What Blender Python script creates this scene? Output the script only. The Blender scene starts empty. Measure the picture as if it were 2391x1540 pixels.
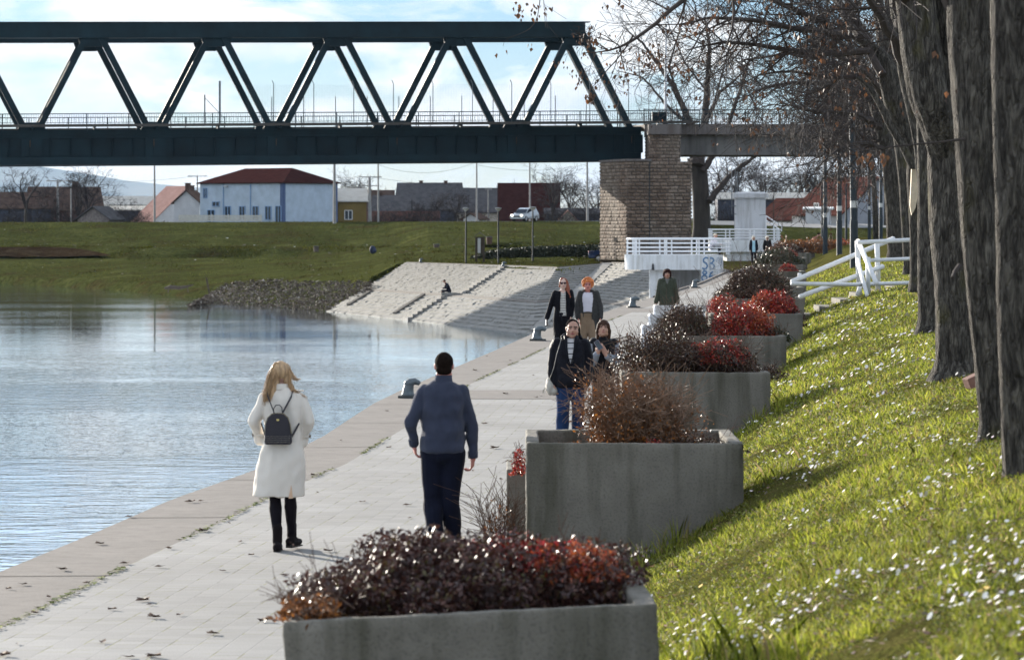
import bpy, math, random
import numpy as np
from mathutils import Vector, Matrix, noise
random.seed(7); RNG = np.random.default_rng(11)
C = bpy.context.scene.collection
F, H, VH, UC = 8000.0, 2.95, 508.0, 1195.0        # focal in photo units, eye height, horizon row, centre column
R = math.radians
def P(u, v, y): return Vector(((u-UC)*y/F, y, H-(v-VH)*y/F))
def G(u, v, z=0.0):
    y = F*(H-z)/(v-VH); return Vector(((u-UC)*y/F, y, z))
def lerp(a, b, t): return a+(b-a)*t
def interp(x, pts):
    return float(np.interp(x, [p[0] for p in pts], [p[1] for p in pts]))

# ---------- materials ----------
def newmat(name):
    m = bpy.data.materials.new(name); m.use_nodes = True
    nt = m.node_tree; b = nt.nodes['Principled BSDF']
    return m, nt, b
def N(nt, t, **kw):
    n = nt.nodes.new(t)
    for k, v in kw.items():
        if k.startswith('i_'): n.inputs[k[2:].replace('_', ' ')].default_value = v
        else: setattr(n, k, v)
    return n
def ramp(nt, stops):
    n = nt.nodes.new('ShaderNodeValToRGB'); e = n.color_ramp.elements
    while len(e) < len(stops): e.new(0.5)
    for i, (p, c) in enumerate(stops):
        e[i].position = p; e[i].color = (c[0], c[1], c[2], 1) if len(c) == 3 else c
    return n
def coords(nt, scale=(1, 1, 1), kind='pos'):
    mp = N(nt, 'ShaderNodeMapping'); mp.inputs['Scale'].default_value = scale
    if kind == 'pos': s = N(nt, 'ShaderNodeNewGeometry').outputs['Position']
    elif kind == 'obj': s = N(nt, 'ShaderNodeTexCoord').outputs['Object']
    else: s = N(nt, 'ShaderNodeUVMap').outputs['UV']
    nt.links.new(s, mp.inputs['Vector']); return mp.outputs['Vector']
_mc = {}
def mat(name, col, rough=0.8, var=0.2, sc=3.0, bump=0.0, bsc=20.0, stretch=(1, 1, 1), metal=0.0, col2=None, kind='obj', spec=0.5, sheen=0.0, detail=5):
    if name in _mc: return _mc[name]
    m, nt, b = newmat(name)
    b.inputs['Roughness'].default_value = rough; b.inputs['Metallic'].default_value = metal
    b.inputs['Specular IOR Level'].default_value = spec
    if sheen: b.inputs['Sheen Weight'].default_value = sheen
    vec = coords(nt, stretch, kind)
    n = N(nt, 'ShaderNodeTexNoise'); n.inputs['Scale'].default_value = sc; n.inputs['Detail'].default_value = detail
    n.inputs['Roughness'].default_value = 0.65
    nt.links.new(vec, n.inputs['Vector'])
    c1 = tuple(x*(1-var) for x in col); c2 = col2 or tuple(min(1, x*(1+var)) for x in col)
    r = ramp(nt, [(0.32, c1), (0.68, c2)])
    nt.links.new(n.outputs['Fac'], r.inputs['Fac']); nt.links.new(r.outputs['Color'], b.inputs['Base Color'])
    if bump:
        n2 = N(nt, 'ShaderNodeTexNoise'); n2.inputs['Scale'].default_value = bsc; n2.inputs['Detail'].default_value = 6
        nt.links.new(vec, n2.inputs['Vector'])
        bp = N(nt, 'ShaderNodeBump'); bp.inputs['Strength'].default_value = min(1, bump); bp.inputs['Distance'].default_value = 0.02*max(1, bump)
        nt.links.new(n2.outputs['Fac'], bp.inputs['Height']); nt.links.new(bp.outputs['Normal'], b.inputs['Normal'])
    _mc[name] = m; return m
def leafmat(name, stops, rough=0.4, trans=0.0, spec=0.5, patch=None):
    """one random colour per leaf (mesh island)"""
    if name in _mc: return _mc[name]
    m, nt, b = newmat(name)
    g = N(nt, 'ShaderNodeNewGeometry'); r = ramp(nt, stops)
    nt.links.new(g.outputs['Random Per Island'], r.inputs['Fac']); nt.links.new(r.outputs['Color'], b.inputs['Base Color'])
    b.inputs['Roughness'].default_value = rough; b.inputs['Specular IOR Level'].default_value = spec
    if patch:
        nz = N(nt, 'ShaderNodeTexNoise'); nz.inputs['Scale'].default_value = patch[0]; nz.inputs['Detail'].default_value = 5; nz.inputs['Roughness'].default_value = .6; nt.links.new(coords(nt, patch[1]), nz.inputs['Vector'])
        pr = ramp(nt, patch[2]); nt.links.new(nz.outputs['Fac'], pr.inputs['Fac']); mq = N(nt, 'ShaderNodeMixRGB', blend_type='MULTIPLY'); mq.inputs['Fac'].default_value = 1
        nt.links.new(r.outputs['Color'], mq.inputs['Color1']); nt.links.new(pr.outputs['Color'], mq.inputs['Color2']); r = mq; nt.links.new(r.outputs['Color'], b.inputs['Base Color'])
    if trans:
        tr = N(nt, 'ShaderNodeBsdfTranslucent'); nt.links.new(r.outputs['Color'], tr.inputs['Color'])
        mx = N(nt, 'ShaderNodeMixShader'); mx.inputs['Fac'].default_value = trans
        nt.links.new(b.outputs['BSDF'], mx.inputs[1]); nt.links.new(tr.outputs['BSDF'], mx.inputs[2])
        nt.links.new(mx.outputs['Shader'], nt.nodes['Material Output'].inputs['Surface'])
    _mc[name] = m; return m

# ---------- mesh builder ----------
class MB:
    def __init__(s): s.v = []; s.f = []; s.mi = []; s.cm = 0; s.uv = None; s.np = []
    def add(s, vs, fs):
        o = len(s.v); s.v.extend([tuple(p) for p in vs]); s.f.extend([tuple(i+o for i in f) for f in fs]); s.mi.extend([s.cm]*len(fs))
    def box(s, c, sz, rot=None, taper=1.0):
        hx, hy, hz = sz[0]/2, sz[1]/2, sz[2]/2; vs = []
        for z in (-1, 1):
            t = taper if z > 0 else 1.0
            for x, y in ((-1, -1), (1, -1), (1, 1), (-1, 1)): vs.append(Vector((x*hx*t, y*hy*t, z*hz)))
        if rot is not None:
            if not isinstance(rot, Matrix): rot = Matrix.Rotation(rot, 3, 'Z')
            vs = [rot @ p for p in vs]
        c = Vector(c)
        s.add([p+c for p in vs], [(0, 3, 2, 1), (4, 5, 6, 7), (0, 1, 5, 4), (1, 2, 6, 5), (2, 3, 7, 6), (3, 0, 4, 7)])
    def beam(s, a, b, w, h, up=(0, 0, 1)):
        a = Vector(a); b = Vector(b); d = b-a; L = d.length; x = d.normalized(); y = Vector(up).cross(x)
        if y.length < 1e-4: y = Vector((1, 0, 0)).cross(x)
        y.normalize(); z = x.cross(y)
        s.box((a+b)/2, (L, w, h), Matrix((x, y, z)).transposed())
    def tube(s, pts, rad, n=8, cap=True, squash=1.0):
        pts = [Vector(p) for p in pts]
        if not hasattr(rad, '__len__'): rad = [rad]*len(pts)
        vs = []; prev = None
        for i, p in enumerate(pts):
            t = (pts[min(i+1, len(pts)-1)]-pts[max(i-1, 0)])
            if t.length < 1e-7: t = Vector((0, 0, 1))
            t.normalize()
            if prev is None:
                a = Vector((1, 0, 0)) if abs(t.x) < 0.8 else Vector((0, 1, 0)); u = t.cross(a).normalized()
            else:
                u = prev-t*prev.dot(t)
                if u.length < 1e-5: u = t.orthogonal()
                u.normalize()
            prev = u; w = t.cross(u)
            for k in range(n):
                a = 2*math.pi*k/n; vs.append(p+(u*math.cos(a)+w*math.sin(a)*squash)*rad[i])
        fs = []
        for i in range(len(pts)-1):
            for k in range(n):
                k2 = (k+1) % n; fs.append((i*n+k, i*n+k2, (i+1)*n+k2, (i+1)*n+k))
        if cap: fs.append(tuple(range(n-1, -1, -1))); fs.append(tuple((len(pts)-1)*n+k for k in range(n)))
        s.add(vs, fs)
    def ell(s, c, r, rot=None, nu=14, nv=9):
        c = Vector(c)
        if not hasattr(r, '__len__'): r = (r, r, r)
        vs = [Vector((0, 0, -r[2]))]
        for j in range(1, nv):
            a = -math.pi/2+math.pi*j/nv
            for k in range(nu):
                b = 2*math.pi*k/nu; vs.append(Vector((r[0]*math.cos(a)*math.cos(b), r[1]*math.cos(a)*math.sin(b), r[2]*math.sin(a))))
        vs.append(Vector((0, 0, r[2])))
        if rot is not None: vs = [rot @ p for p in vs]
        fs = [(0, 1+(k+1) % nu, 1+k) for k in range(nu)]
        for j in range(nv-2):
            for k in range(nu):
                k2 = (k+1) % nu; fs.append((1+j*nu+k, 1+j*nu+k2, 1+(j+1)*nu+k2, 1+(j+1)*nu+k))
        t = len(vs)-1; o = 1+(nv-2)*nu
        fs += [(t, o+k, o+(k+1) % nu) for k in range(nu)]
        s.add([p+c for p in vs], fs)
    def cap(s, a, b, ra, rb, n=12):
        """capsule: closed tapered limb"""
        a = Vector(a); b = Vector(b); d = (b-a)
        if d.length < 1e-6: return s.ell(a, ra)
        t = d.normalized(); pts = []; rr = []
        for q in (1.0, 0.8, 0.5, 0.0): pts.append(a-t*ra*q*0.98); rr.append(ra*math.sqrt(max(0.01, 1-q*q)))
        for q in (0.0, 0.5, 0.8, 1.0): pts.append(b+t*rb*q*0.98); rr.append(rb*math.sqrt(max(0.01, 1-q*q)))
        s.tube(pts, rr, n)
    def rings(s, rg, n=24, cap=True):
        """rg: (cx,cy,z,rx,ry[,tilt]) ellipse stack"""
        vs = []
        for q in rg:
            for k in range(n):
                a = 2*math.pi*k/n; c_, s_ = math.cos(a), math.sin(a)
                vs.append((q[0]+q[3]*abs(c_)**0.85*(1 if c_ > 0 else -1), q[1]+q[4]*abs(s_)**0.85*(1 if s_ > 0 else -1), q[2]))
        fs = [(i*n+k, i*n+(k+1) % n, (i+1)*n+(k+1) % n, (i+1)*n+k) for i in range(len(rg)-1) for k in range(n)]
        if cap: fs.append(tuple(range(n-1, -1, -1))); fs.append(tuple((len(rg)-1)*n+k for k in range(n)))
        s.add(vs, fs)
    def lathe(s, prof, c=(0, 0, 0), n=16):
        s.rings([(c[0], c[1], c[2]+z, r, r) for r, z in prof], n)
    def poly(s, pts): s.add(pts, [tuple(range(len(pts)))])
    def prism(s, pts, d):
        """extrude polygon (list of 3d points) by vector d"""
        n = len(pts); d = Vector(d); vs = [Vector(p) for p in pts]+[Vector(p)+d for p in pts]
        s.add(vs, [tuple(range(n-1, -1, -1)), tuple(range(n, 2*n))]+[(i, (i+1) % n, (i+1) % n+n, i+n) for i in range(n)])
    def arr(s, V, nper):
        """numpy verts (m*nper,3), one face per nper verts"""
        s.np.append((V, nper))
    def mesh(s, name):
        me = bpy.data.meshes.new(name)
        if s.np and not s.v:
            V = np.concatenate([a for a, _ in s.np]).astype(np.float32)
            ls = np.concatenate([np.full(len(a)//k, k) for a, k in s.np]).astype(np.int32)
            me.vertices.add(len(V)); me.vertices.foreach_set('co', V.ravel())
            me.loops.add(len(V)); me.loops.foreach_set('vertex_index', np.arange(len(V), dtype=np.int32))
            me.polygons.add(len(ls)); st = np.concatenate([[0], np.cumsum(ls)[:-1]]).astype(np.int32)
            me.polygons.foreach_set('loop_start', st); me.polygons.foreach_set('loop_total', ls)
            me.update(calc_edges=True)
        else:
            me.from_pydata([tuple(p) for p in s.v], [], s.f); me.update()
            if any(s.mi): me.polygons.foreach_set('material_index', s.mi)
        return me
    def build(s, name, material, parent=None, smooth=False, bevel=0.0, mods=None):
        me = s.mesh(name); o = bpy.data.objects.new(name, me)
        for m in (material if isinstance(material, (list, tuple)) else [material]): me.materials.append(m)
        C.objects.link(o)
        if smooth: me.polygons.foreach_set('use_smooth', [True]*len(me.polygons))
        if parent is not None: o.parent = parent
        if bevel:
            b = o.modifiers.new('bevel', 'BEVEL'); b.width = bevel; b.segments = 2; b.limit_method = 'ANGLE'; b.angle_limit = R(40)
        return o
def shift(mb, d):
    d = Vector(d); mb.v = [tuple(Vector(p)+d) for p in mb.v]; mb.np = [(a+np.array(d), k) for a, k in mb.np]; return mb
def tag(o, label=None, cat=None, group=None, kind=None):
    if label: o['label'] = label
    if cat: o['category'] = cat
    if group: o['group'] = group
    if kind: o['kind'] = kind
    return o
def thing(name, label, cat, loc=(0, 0, 0), rz=0.0, group=None):
    o = bpy.data.objects.new(name, None); o.empty_display_size = 0.2; C.objects.link(o)
    o.location = loc; o.rotation_euler = (0, 0, rz); return tag(o, label, cat, group)
def wpart(mb, name, m, root, **kw):
    """part given in world coordinates under an unrotated root"""
    return shift(mb, -Vector(root.location)).build(name, m, root, **kw)
def copy_tree(o, label=None, parent=None):
    c = o.copy(); C.objects.link(c)
    if parent is not None: c.parent = parent
    if label: c['label'] = label
    for ch in [x for x in bpy.data.objects if x.parent == o]: copy_tree(ch, None, c)
    return c
def bake(o):
    """apply modifiers to the mesh"""
    bpy.context.view_layer.update()
    dg = bpy.context.evaluated_depsgraph_get(); ev = o.evaluated_get(dg)
    me = bpy.data.meshes.new_from_object(ev); ms = [m for m in o.data.materials]
    o.modifiers.clear(); o.data = me
    if not me.materials:
        for m in ms: me.materials.append(m)
    return o
def remesh(mb, name, m, parent, vox=0.012, smooth=3, wrinkle=0.0, wsc=6.0, wst=(1, 1, 0.4), local=True):
    o = mb.build(name, m, parent)
    r = o.modifiers.new('r', 'REMESH'); r.mode = 'VOXEL'; r.voxel_size = vox; r.use_smooth_shade = True
    if smooth:
        s = o.modifiers.new('s', 'SMOOTH'); s.iterations = smooth; s.factor = 0.6
    bake(o)
    if wrinkle:
        me = o.data; n = len(me.vertices); co = np.empty(n*3); me.vertices.foreach_get('co', co); co = co.reshape(-1, 3)
        no = np.empty(n*3); me.vertices.foreach_get('normal', no); no = no.reshape(-1, 3)
        d = np.array([noise.noise(Vector((p[0]*wsc*wst[0], p[1]*wsc*wst[1], p[2]*wsc*wst[2])))+0.5*noise.noise(Vector((p[0]*wsc*2.3, p[1]*wsc*2.3, p[2]*wsc*1.6))) for p in co])
        co += no*(d*wrinkle)[:, None]; me.vertices.foreach_set('co', co.ravel()); me.update()
    me = o.data; me.polygons.foreach_set('use_smooth', [True]*len(me.polygons))
    return o
# ---------- camera, light, sky ----------
sc = bpy.context.scene
cam = bpy.data.cameras.new('camera'); co_ = bpy.data.objects.new('camera', cam); C.objects.link(co_)
co_.location = (0, 0, H); co_.rotation_euler = (R(90), 0, 0)
cam.sensor_width = 36; cam.lens = F/2390*36; cam.shift_x = 0; cam.shift_y = -(770-VH)/2390
cam.clip_start = 0.5; cam.clip_end = 60000
cam.dof.use_dof = True; cam.dof.focus_distance = 52; cam.dof.aperture_fstop = 6.6
sc.camera = co_
SAZ, SEL = R(57), R(12)                  # sun: 50 deg beyond straight left, low winter sun
S = Vector((-math.cos(SAZ)*math.cos(SEL), math.sin(SAZ)*math.cos(SEL), math.sin(SEL)))
sl = bpy.data.lights.new('sun', 'SUN'); sl.energy = 5.0; sl.angle = R(0.5); sl.color = (1.0, 0.92, 0.80)
so = bpy.data.objects.new('sun', sl); C.objects.link(so); so.rotation_euler = S.to_track_quat('Z', 'Y').to_euler(); so.location = (-30, 30, 60)
w = bpy.data.worlds.new('World'); sc.world = w; w.use_nodes = True; nt = w.node_tree
bg = nt.nodes['Background']; bg.inputs['Strength'].default_value = 0.14
sky = N(nt, 'ShaderNodeTexSky'); sky.sky_type = 'NISHITA'; sky.sun_disc = False; sky.sun_elevation = SEL
sky.sun_rotation = math.atan2(S.x, S.y); sky.air_density = 1.0; sky.dust_density = 0.3; sky.ozone_density = 2.5; sky.altitude = 100
tc = N(nt, 'ShaderNodeTexCoord')
mp = N(nt, 'ShaderNodeMapping'); mp.inputs['Scale'].default_value = (13, 13, 34); mp.inputs['Location'].default_value = (3.1, 1.3, 0.4)
nt.links.new(tc.outputs['Generated'], mp.inputs['Vector'])
n1 = N(nt, 'ShaderNodeTexNoise'); n1.inputs['Scale'].default_value = 1.6; n1.inputs['Detail'].default_value = 9; n1.inputs['Roughness'].default_value = 0.58; n1.inputs['Distortion'].default_value = 0.35
nt.links.new(mp.outputs['Vector'], n1.inputs['Vector'])
rp = ramp(nt, [(0.43, (0, 0, 0)), (0.56, (1, 1, 1))]); nt.links.new(n1.outputs['Fac'], rp.inputs['Fac'])
mp2 = N(nt, 'ShaderNodeMapping'); mp2.inputs['Scale'].default_value = (22, 22, 50); nt.links.new(tc.outputs['Generated'], mp2.inputs['Vector'])
n2 = N(nt, 'ShaderNodeTexNoise'); n2.inputs['Scale'].default_value = 1.0; n2.inputs['Detail'].default_value = 6
nt.links.new(mp2.outputs['Vector'], n2.inputs['Vector'])
cr = ramp(nt, [(0.35, (3.0, 3.15, 3.4)), (0.60, (4.05, 3.98, 3.85))]); nt.links.new(n2.outputs['Fac'], cr.inputs['Fac'])
tint = N(nt, 'ShaderNodeMixRGB', blend_type='MULTIPLY'); tint.inputs['Fac'].default_value = 1; 
sz = N(nt, 'ShaderNodeSeparateXYZ'); nt.links.new(tc.outputs['Generated'], sz.inputs[0])
tr_ = ramp(nt, [(0.0, (0.29, 0.35, 0.50)), (0.06, (0.225, 0.305, 0.47)), (0.2, (0.62, 0.70, 0.82)), (0.45, (1.03, .98, .92)), (1.0, (1.03, .96, .86))]); nt.links.new(sz.outputs['Z'], tr_.inputs['Fac']); nt.links.new(tr_.outputs['Color'], tint.inputs['Color2'])
nt.links.new(sky.outputs['Color'], tint.inputs['Color1'])
el = N(nt, 'ShaderNodeMapRange'); el.inputs['From Min'].default_value = .26; el.inputs['From Max'].default_value = .55; el.inputs['To Min'].default_value = 1.0; el.inputs['To Max'].default_value = 0.75; nt.links.new(sz.outputs['Z'], el.inputs['Value'])
cm = N(nt, 'ShaderNodeMath', operation='MULTIPLY'); nt.links.new(rp.outputs['Color'], cm.inputs[0]); nt.links.new(el.outputs['Result'], cm.inputs[1])
mx = N(nt, 'ShaderNodeMixRGB'); nt.links.new(cm.outputs[0], mx.inputs['Fac']); nt.links.new(tint.outputs['Color'], mx.inputs['Color1']); 
gn = N(nt, 'ShaderNodeMapRange'); gn.inputs['From Min'].default_value = .12; gn.inputs['From Max'].default_value = .36; gn.inputs['To Min'].default_value = 1.0; gn.inputs['To Max'].default_value = 1.45; nt.links.new(sz.outputs['Z'], gn.inputs['Value'])
gm = N(nt, 'ShaderNodeVectorMath', operation='SCALE'); nt.links.new(cr.outputs['Color'], gm.inputs[0]); nt.links.new(gn.outputs['Result'], gm.inputs['Scale']); nt.links.new(gm.outputs['Vector'], mx.inputs['Color2'])
nt.links.new(mx.outputs['Color'], bg.inputs['Color'])
sc.view_settings.view_transform = 'Standard'; sc.view_settings.look = 'None'; sc.view_settings.exposure = 1.2; sc.view_settings.gamma = 1
sc.cycles.use_denoising = True; sc.cycles.max_bounces = 6; sc.cycles.diffuse_bounces = 3; sc.cycles.glossy_bounces = 3; sc.cycles.transmission_bounces = 3
sc.cycles.transparent_max_bounces = 8; sc.cycles.volume_bounces = 0; sc.cycles.sample_clamp_indirect = 6

# ---------- ground lines (world metres) ----------
QE = [(5, -6.9), (16, -5.6), (28.6, -4.27), (31.9, -3.93), (35.9, -3.57), (40.1, -3.01), (46.3, -2.55), (54.3, -2.21), (58.9, -1.88), (67.6, -1.12), (77.4, -.28), (88.4, .62), (91, .95), (107, 2.9), (116.8, 3.97), (126, 5.1), (143, 7.0), (165, 9.6), (190, 12.3), (215, 15.2), (262, 20.5)]
QI = [(5, -5.6), (16, -4.5), (24.6, -3.68), (26.9, -3.45), (29.1, -3.26), (33.4, -2.8), (36.2, -2.56), (41.2, -1.98), (48.3, -1.5), (60.7, -.75), (66.3, -.24), (73, .37), (88, 1.65), (107, 3.75), (126, 5.95), (143, 7.9), (190, 13.2), (262, 21.4)]
RX = [(5, -.4), (16.1, .70), (28.1, 1.9), (41, 3.09), (53.7, 4.3), (66, 5.6), (114, 9.8), (136, 11.6), (160, 13.8), (200, 17.6), (262, 24)]
def qe(y): return interp(y, QE)
def qi(y): return interp(y, QI)
def rx(y): return interp(y, RX)
HP = [(-5, 0), (0, 0), (.9, .10), (1.35, .34), (1.8, .60), (2.5, .92), (3.2, 1.20), (4.2, 1.38), (6, 1.5), (9, 1.55), (40, 1.6)]
def gz(x, y):
    t = x-(rx(y)-1.8); h = interp(t, HP)
    return h
def gzn(x, y):
    h = gz(x, y); t = x-(rx(y)-1.8)
    return h+min(1, max(0, t-0.8))*0.05*noise.noise(Vector((x*0.7, y*0.5, 0)))+min(1, max(0, t-1))*0.025*noise.noise(Vector((x*2.1, y*2.1, 3)))
WZ = -3.8

# strip and wall of the quay
def conc(name, c1, c2, moss=(0.10, 0.10, 0.05), streak=False, kind='pos', sc_=1.0):
    m, nt, b = newmat(name); b.inputs['Roughness'].default_value = 0.88
    v = coords(nt, (1, 1, 1), kind)
    n = N(nt, 'ShaderNodeTexNoise'); n.inputs['Scale'].default_value = 1.3*sc_; n.inputs['Detail'].default_value = 8; n.inputs['Roughness'].default_value = 0.7
    nt.links.new(v, n.inputs['Vector']); r = ramp(nt, [(0.3, c1), (0.7, c2)]); nt.links.new(n.outputs['Fac'], r.inputs['Fac'])
    v2 = coords(nt, (1, 1, 0.12 if streak else 1), kind)
    n3 = N(nt, 'ShaderNodeTexNoise'); n3.inputs['Scale'].default_value = 5*sc_; n3.inputs['Detail'].default_value = 6; nt.links.new(v2, n3.inputs['Vector'])
    r3 = ramp(nt, [(0.44 if streak else 0.5, (0, 0, 0)), (0.66 if streak else 0.72, (1, 1, 1))]); nt.links.new(n3.outputs['Fac'], r3.inputs['Fac'])
    mx = N(nt, 'ShaderNodeMixRGB'); mx.inputs['Color2'].default_value = (*moss, 1)
    mm = N(nt, 'ShaderNodeMath', operation='MULTIPLY'); mm.inputs[1].default_value = 0.8 if streak else 0.65; nt.links.new(r3.outputs['Color'], mm.inputs[0])
    nt.links.new(mm.outputs[0], mx.inputs['Fac']); nt.links.new(r.outputs['Color'], mx.inputs['Color1'])
    n4 = N(nt, 'ShaderNodeTexNoise'); n4.inputs['Scale'].default_value = 60*sc_; n4.inputs['Detail'].default_value = 4; nt.links.new(v, n4.inputs['Vector'])
    r4 = ramp(nt, [(0.30, (0.62, 0.62, 0.62)), (0.5, (1, 1, 1))]); nt.links.new(n4.outputs['Fac'], r4.inputs['Fac'])
    m5 = N(nt, 'ShaderNodeMixRGB', blend_type='MULTIPLY'); m5.inputs['Fac'].default_value = 0.8; nt.links.new(mx.outputs['Color'], m5.inputs['Color1']); nt.links.new(r4.outputs['Color'], m5.inputs['Color2'])
    nt.links.new(m5.outputs['Color'], b.inputs['Base Color'])
    bp = N(nt, 'ShaderNodeBump'); bp.inputs['Strength'].default_value = 0.5; bp.inputs['Distance'].default_value = 0.008
    nt.links.new(n4.outputs['Fac'], bp.inputs['Height']); nt.links.new(bp.outputs['Normal'], b.inputs['Normal'])
    return m
MCQ = conc('quay_concrete', (0.115, 0.10, 0.09), (0.175, 0.155, 0.14), moss=(0.095, 0.08, 0.07))
ys = [5+0.9*i for i in range(int((262-5)/0.9)+1)]
mb = MB(); 
for i in range(len(ys)-1):
    a, b_ = ys[i], ys[i+1]; jit = 0.008*math.sin(a*7)
    mb.add([(qe(a), a, 0), (qi(a), a, 0), (qi(b_), b_, 0), (qe(b_), b_, 0)], [(0, 1, 2, 3)])
    mb.add([(qe(a), a, 0), (qe(b_), b_, 0), (qe(b_), b_, -4.4), (qe(a), a, -4.4)], [(0, 1, 2, 3)])
o = mb.build('quay_edge', MCQ); tag(o, kind='structure')
# expansion joints of the strip and cross bands (thin sheets)
mj = mat('joint_dark', (0.035, 0.03, 0.026), 0.95)
mb = MB()
for k in range(40):
    y = 23.2+k*5.2+random.uniform(-.3, .3)
    mb.add([(qe(y)+.01, y, .004), (qi(y)-.01, y+.05, .004), (qi(y)-.01, y+.09, .004), (qe(y)+.01, y+.035, .004)], [(0, 1, 2, 3)])
o = mb.build('quay_joint', mj); tag(o, kind='structure')
mb = MB()
for (y0, y1, x1) in ((55.7, 58.6, 1.15), (81.0, 84.5, 4.0), (107, 111, 7)):
    mb.add([(qi(y0)-.003, y0, .004), (x1, y0, .004), (x1+.1, y1, .004), (qi(y1)-.003, y1, .004)], [(0, 1, 2, 3)])
o = mb.build('concrete_band', MCQ); tag(o, kind='structure')
# pavers
m, nt, b = newmat('pavers'); b.inputs['Roughness'].default_value = 0.85
uv = N(nt, 'ShaderNodeUVMap'); sp = N(nt, 'ShaderNodeSeparateXYZ'); nt.links.new(uv.outputs['UV'], sp.inputs[0])
def mth(nt, op, a, b=None, c=None):
    n = N(nt, 'ShaderNodeMath', operation=op)
    for i, x in enumerate((a, b, c)):
        if x is None: continue
        if isinstance(x, (int, float)): n.inputs[i].default_value = x
        else: nt.links.new(x, n.inputs[i])
    return n.outputs[0]
br = N(nt, 'ShaderNodeTexBrick'); br.offset = 0.5; br.inputs['Scale'].default_value = 1; br.inputs['Brick Width'].default_value = 0.20; br.inputs['Row Height'].default_value = 0.20
br.inputs['Mortar Size'].default_value = 0.006; br.inputs['Mortar Smooth'].default_value = 0.3
br.inputs['Color1'].default_value = (0.245, 0.241, 0.236, 1); br.inputs['Color2'].default_value = (0.29, 0.285, 0.278, 1)
# long axis of the stone runs along the path, so swap u and v
cb = N(nt, 'ShaderNodeCombineXYZ'); nt.links.new(sp.outputs['Y'], cb.inputs['X']); nt.links.new(sp.outputs['X'], cb.inputs['Y'])
nt.links.new(cb.outputs[0], br.inputs['Vector'])
nm = N(nt, 'ShaderNodeTexNoise'); nm.inputs['Scale'].default_value = 2.3; nm.inputs['Detail'].default_value = 5; nt.links.new(cb.outputs[0], nm.inputs['Vector'])
rm = ramp(nt, [(0.34, (0.06, 0.055, 0.04)), (0.44, (0.20, 0.20, 0.08)), (0.5, (0.25, 0.247, 0.24)), (0.6, (0.25, 0.247, 0.24)), (0.72, (0.09, 0.085, 0.07))]); nt.links.new(nm.outputs['Fac'], rm.inputs['Fac'])
nt.links.new(rm.outputs['Color'], br.inputs['Mortar'])
ng = N(nt, 'ShaderNodeTexNoise'); ng.inputs['Scale'].default_value = 90; ng.inputs['Detail'].default_value = 3; nt.links.new(cb.outputs[0], ng.inputs['Vector'])
rg_ = ramp(nt, [(0.25, (0.72, 0.72, 0.72)), (0.75, (1.12, 1.12, 1.12))]); nt.links.new(ng.outputs['Fac'], rg_.inputs['Fac'])
nl = N(nt, 'ShaderNodeTexNoise'); nl.inputs['Scale'].default_value = 0.45; nl.inputs['Detail'].default_value = 6; nt.links.new(cb.outputs[0], nl.inputs['Vector'])
rl = ramp(nt, [(0.3, (0.74, 0.73, 0.71)), (0.7, (1.05, 1.05, 1.05))]); nt.links.new(nl.outputs['Fac'], rl.inputs['Fac'])
q1 = N(nt, 'ShaderNodeMixRGB', blend_type='MULTIPLY'); q1.inputs['Fac'].default_value = 1; nt.links.new(br.outputs['Color'], q1.inputs['Color1']); nt.links.new(rg_.outputs['Color'], q1.inputs['Color2'])
q2 = N(nt, 'ShaderNodeMixRGB', blend_type='MULTIPLY'); q2.inputs['Fac'].default_value = 1; nt.links.new(q1.outputs['Color'], q2.inputs['Color1']); nt.links.new(rl.outputs['Color'], q2.inputs['Color2'])
nt.links.new(q2.outputs['Color'], b.inputs['Base Color'])
bp = N(nt, 'ShaderNodeBump'); bp.inputs['Strength'].default_value = 0.6; bp.inputs['Distance'].default_value = 0.010; bp.invert = True
nt.links.new(br.outputs['Fac'], bp.inputs['Height']); nt.links.new(bp.outputs['Normal'], b.inputs['Normal'])
MPAV = m
mb = MB(); uvs = []
s_ = 0
for i in range(len(ys)-1):
    a, b_ = ys[i], ys[i+1]; L = math.hypot(b_-a, qi(b_)-qi(a)); xa, xb = rx(a)-0.9, rx(b_)-0.9
    mb.add([(qi(a), a, 0), (xa, a, 0), (xb, b_, 0), (qi(b_), b_, 0)], [(0, 1, 2, 3)])
    uvs += [(0, s_), (xa-qi(a), s_), (xb-qi(b_), s_+L), (0, s_+L)]; s_ += L
o = mb.build('promenade_paving', MPAV); tag(o, kind='structure')
ul = o.data.uv_layers.new(name='uv'); ul.data.foreach_set('uv', np.array(uvs, dtype=np.float32).ravel())
# moss line along the inner side of the strip
mb = MB(); mmoss = leafmat('moss', [(0, (0.05, 0.07, 0.015)), (0.5, (0.13, 0.16, 0.03)), (1, (0.20, 0.20, 0.05))], 0.9)
k = 5200; yy = 8+RNG.random(k)**1.3*95; clump = np.array([noise.noise(Vector((0, y*0.35, 7))) for y in yy])
yy = yy[clump > -0.08]; k = len(yy); xx = np.interp(yy, [p[0] for p in QI], [p[1] for p in QI])+RNG.normal(0, .018, k)
V = np.zeros((k, 3, 3)); rr = RNG.uniform(.008, .028, k)
for j in range(3):
    V[:, j, 0] = xx+RNG.normal(0, 1, k)*rr; V[:, j, 1] = yy+RNG.normal(0, 1, k)*rr*1.6; V[:, j, 2] = 0.005+RNG.random(k)*rr*0.8
mb.arr(V.reshape(-1, 3), 3); o = mb.build('moss', mmoss); tag(o, kind='stuff', label='moss growing in the joint between kerb strip and pavers', cat='moss')

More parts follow.
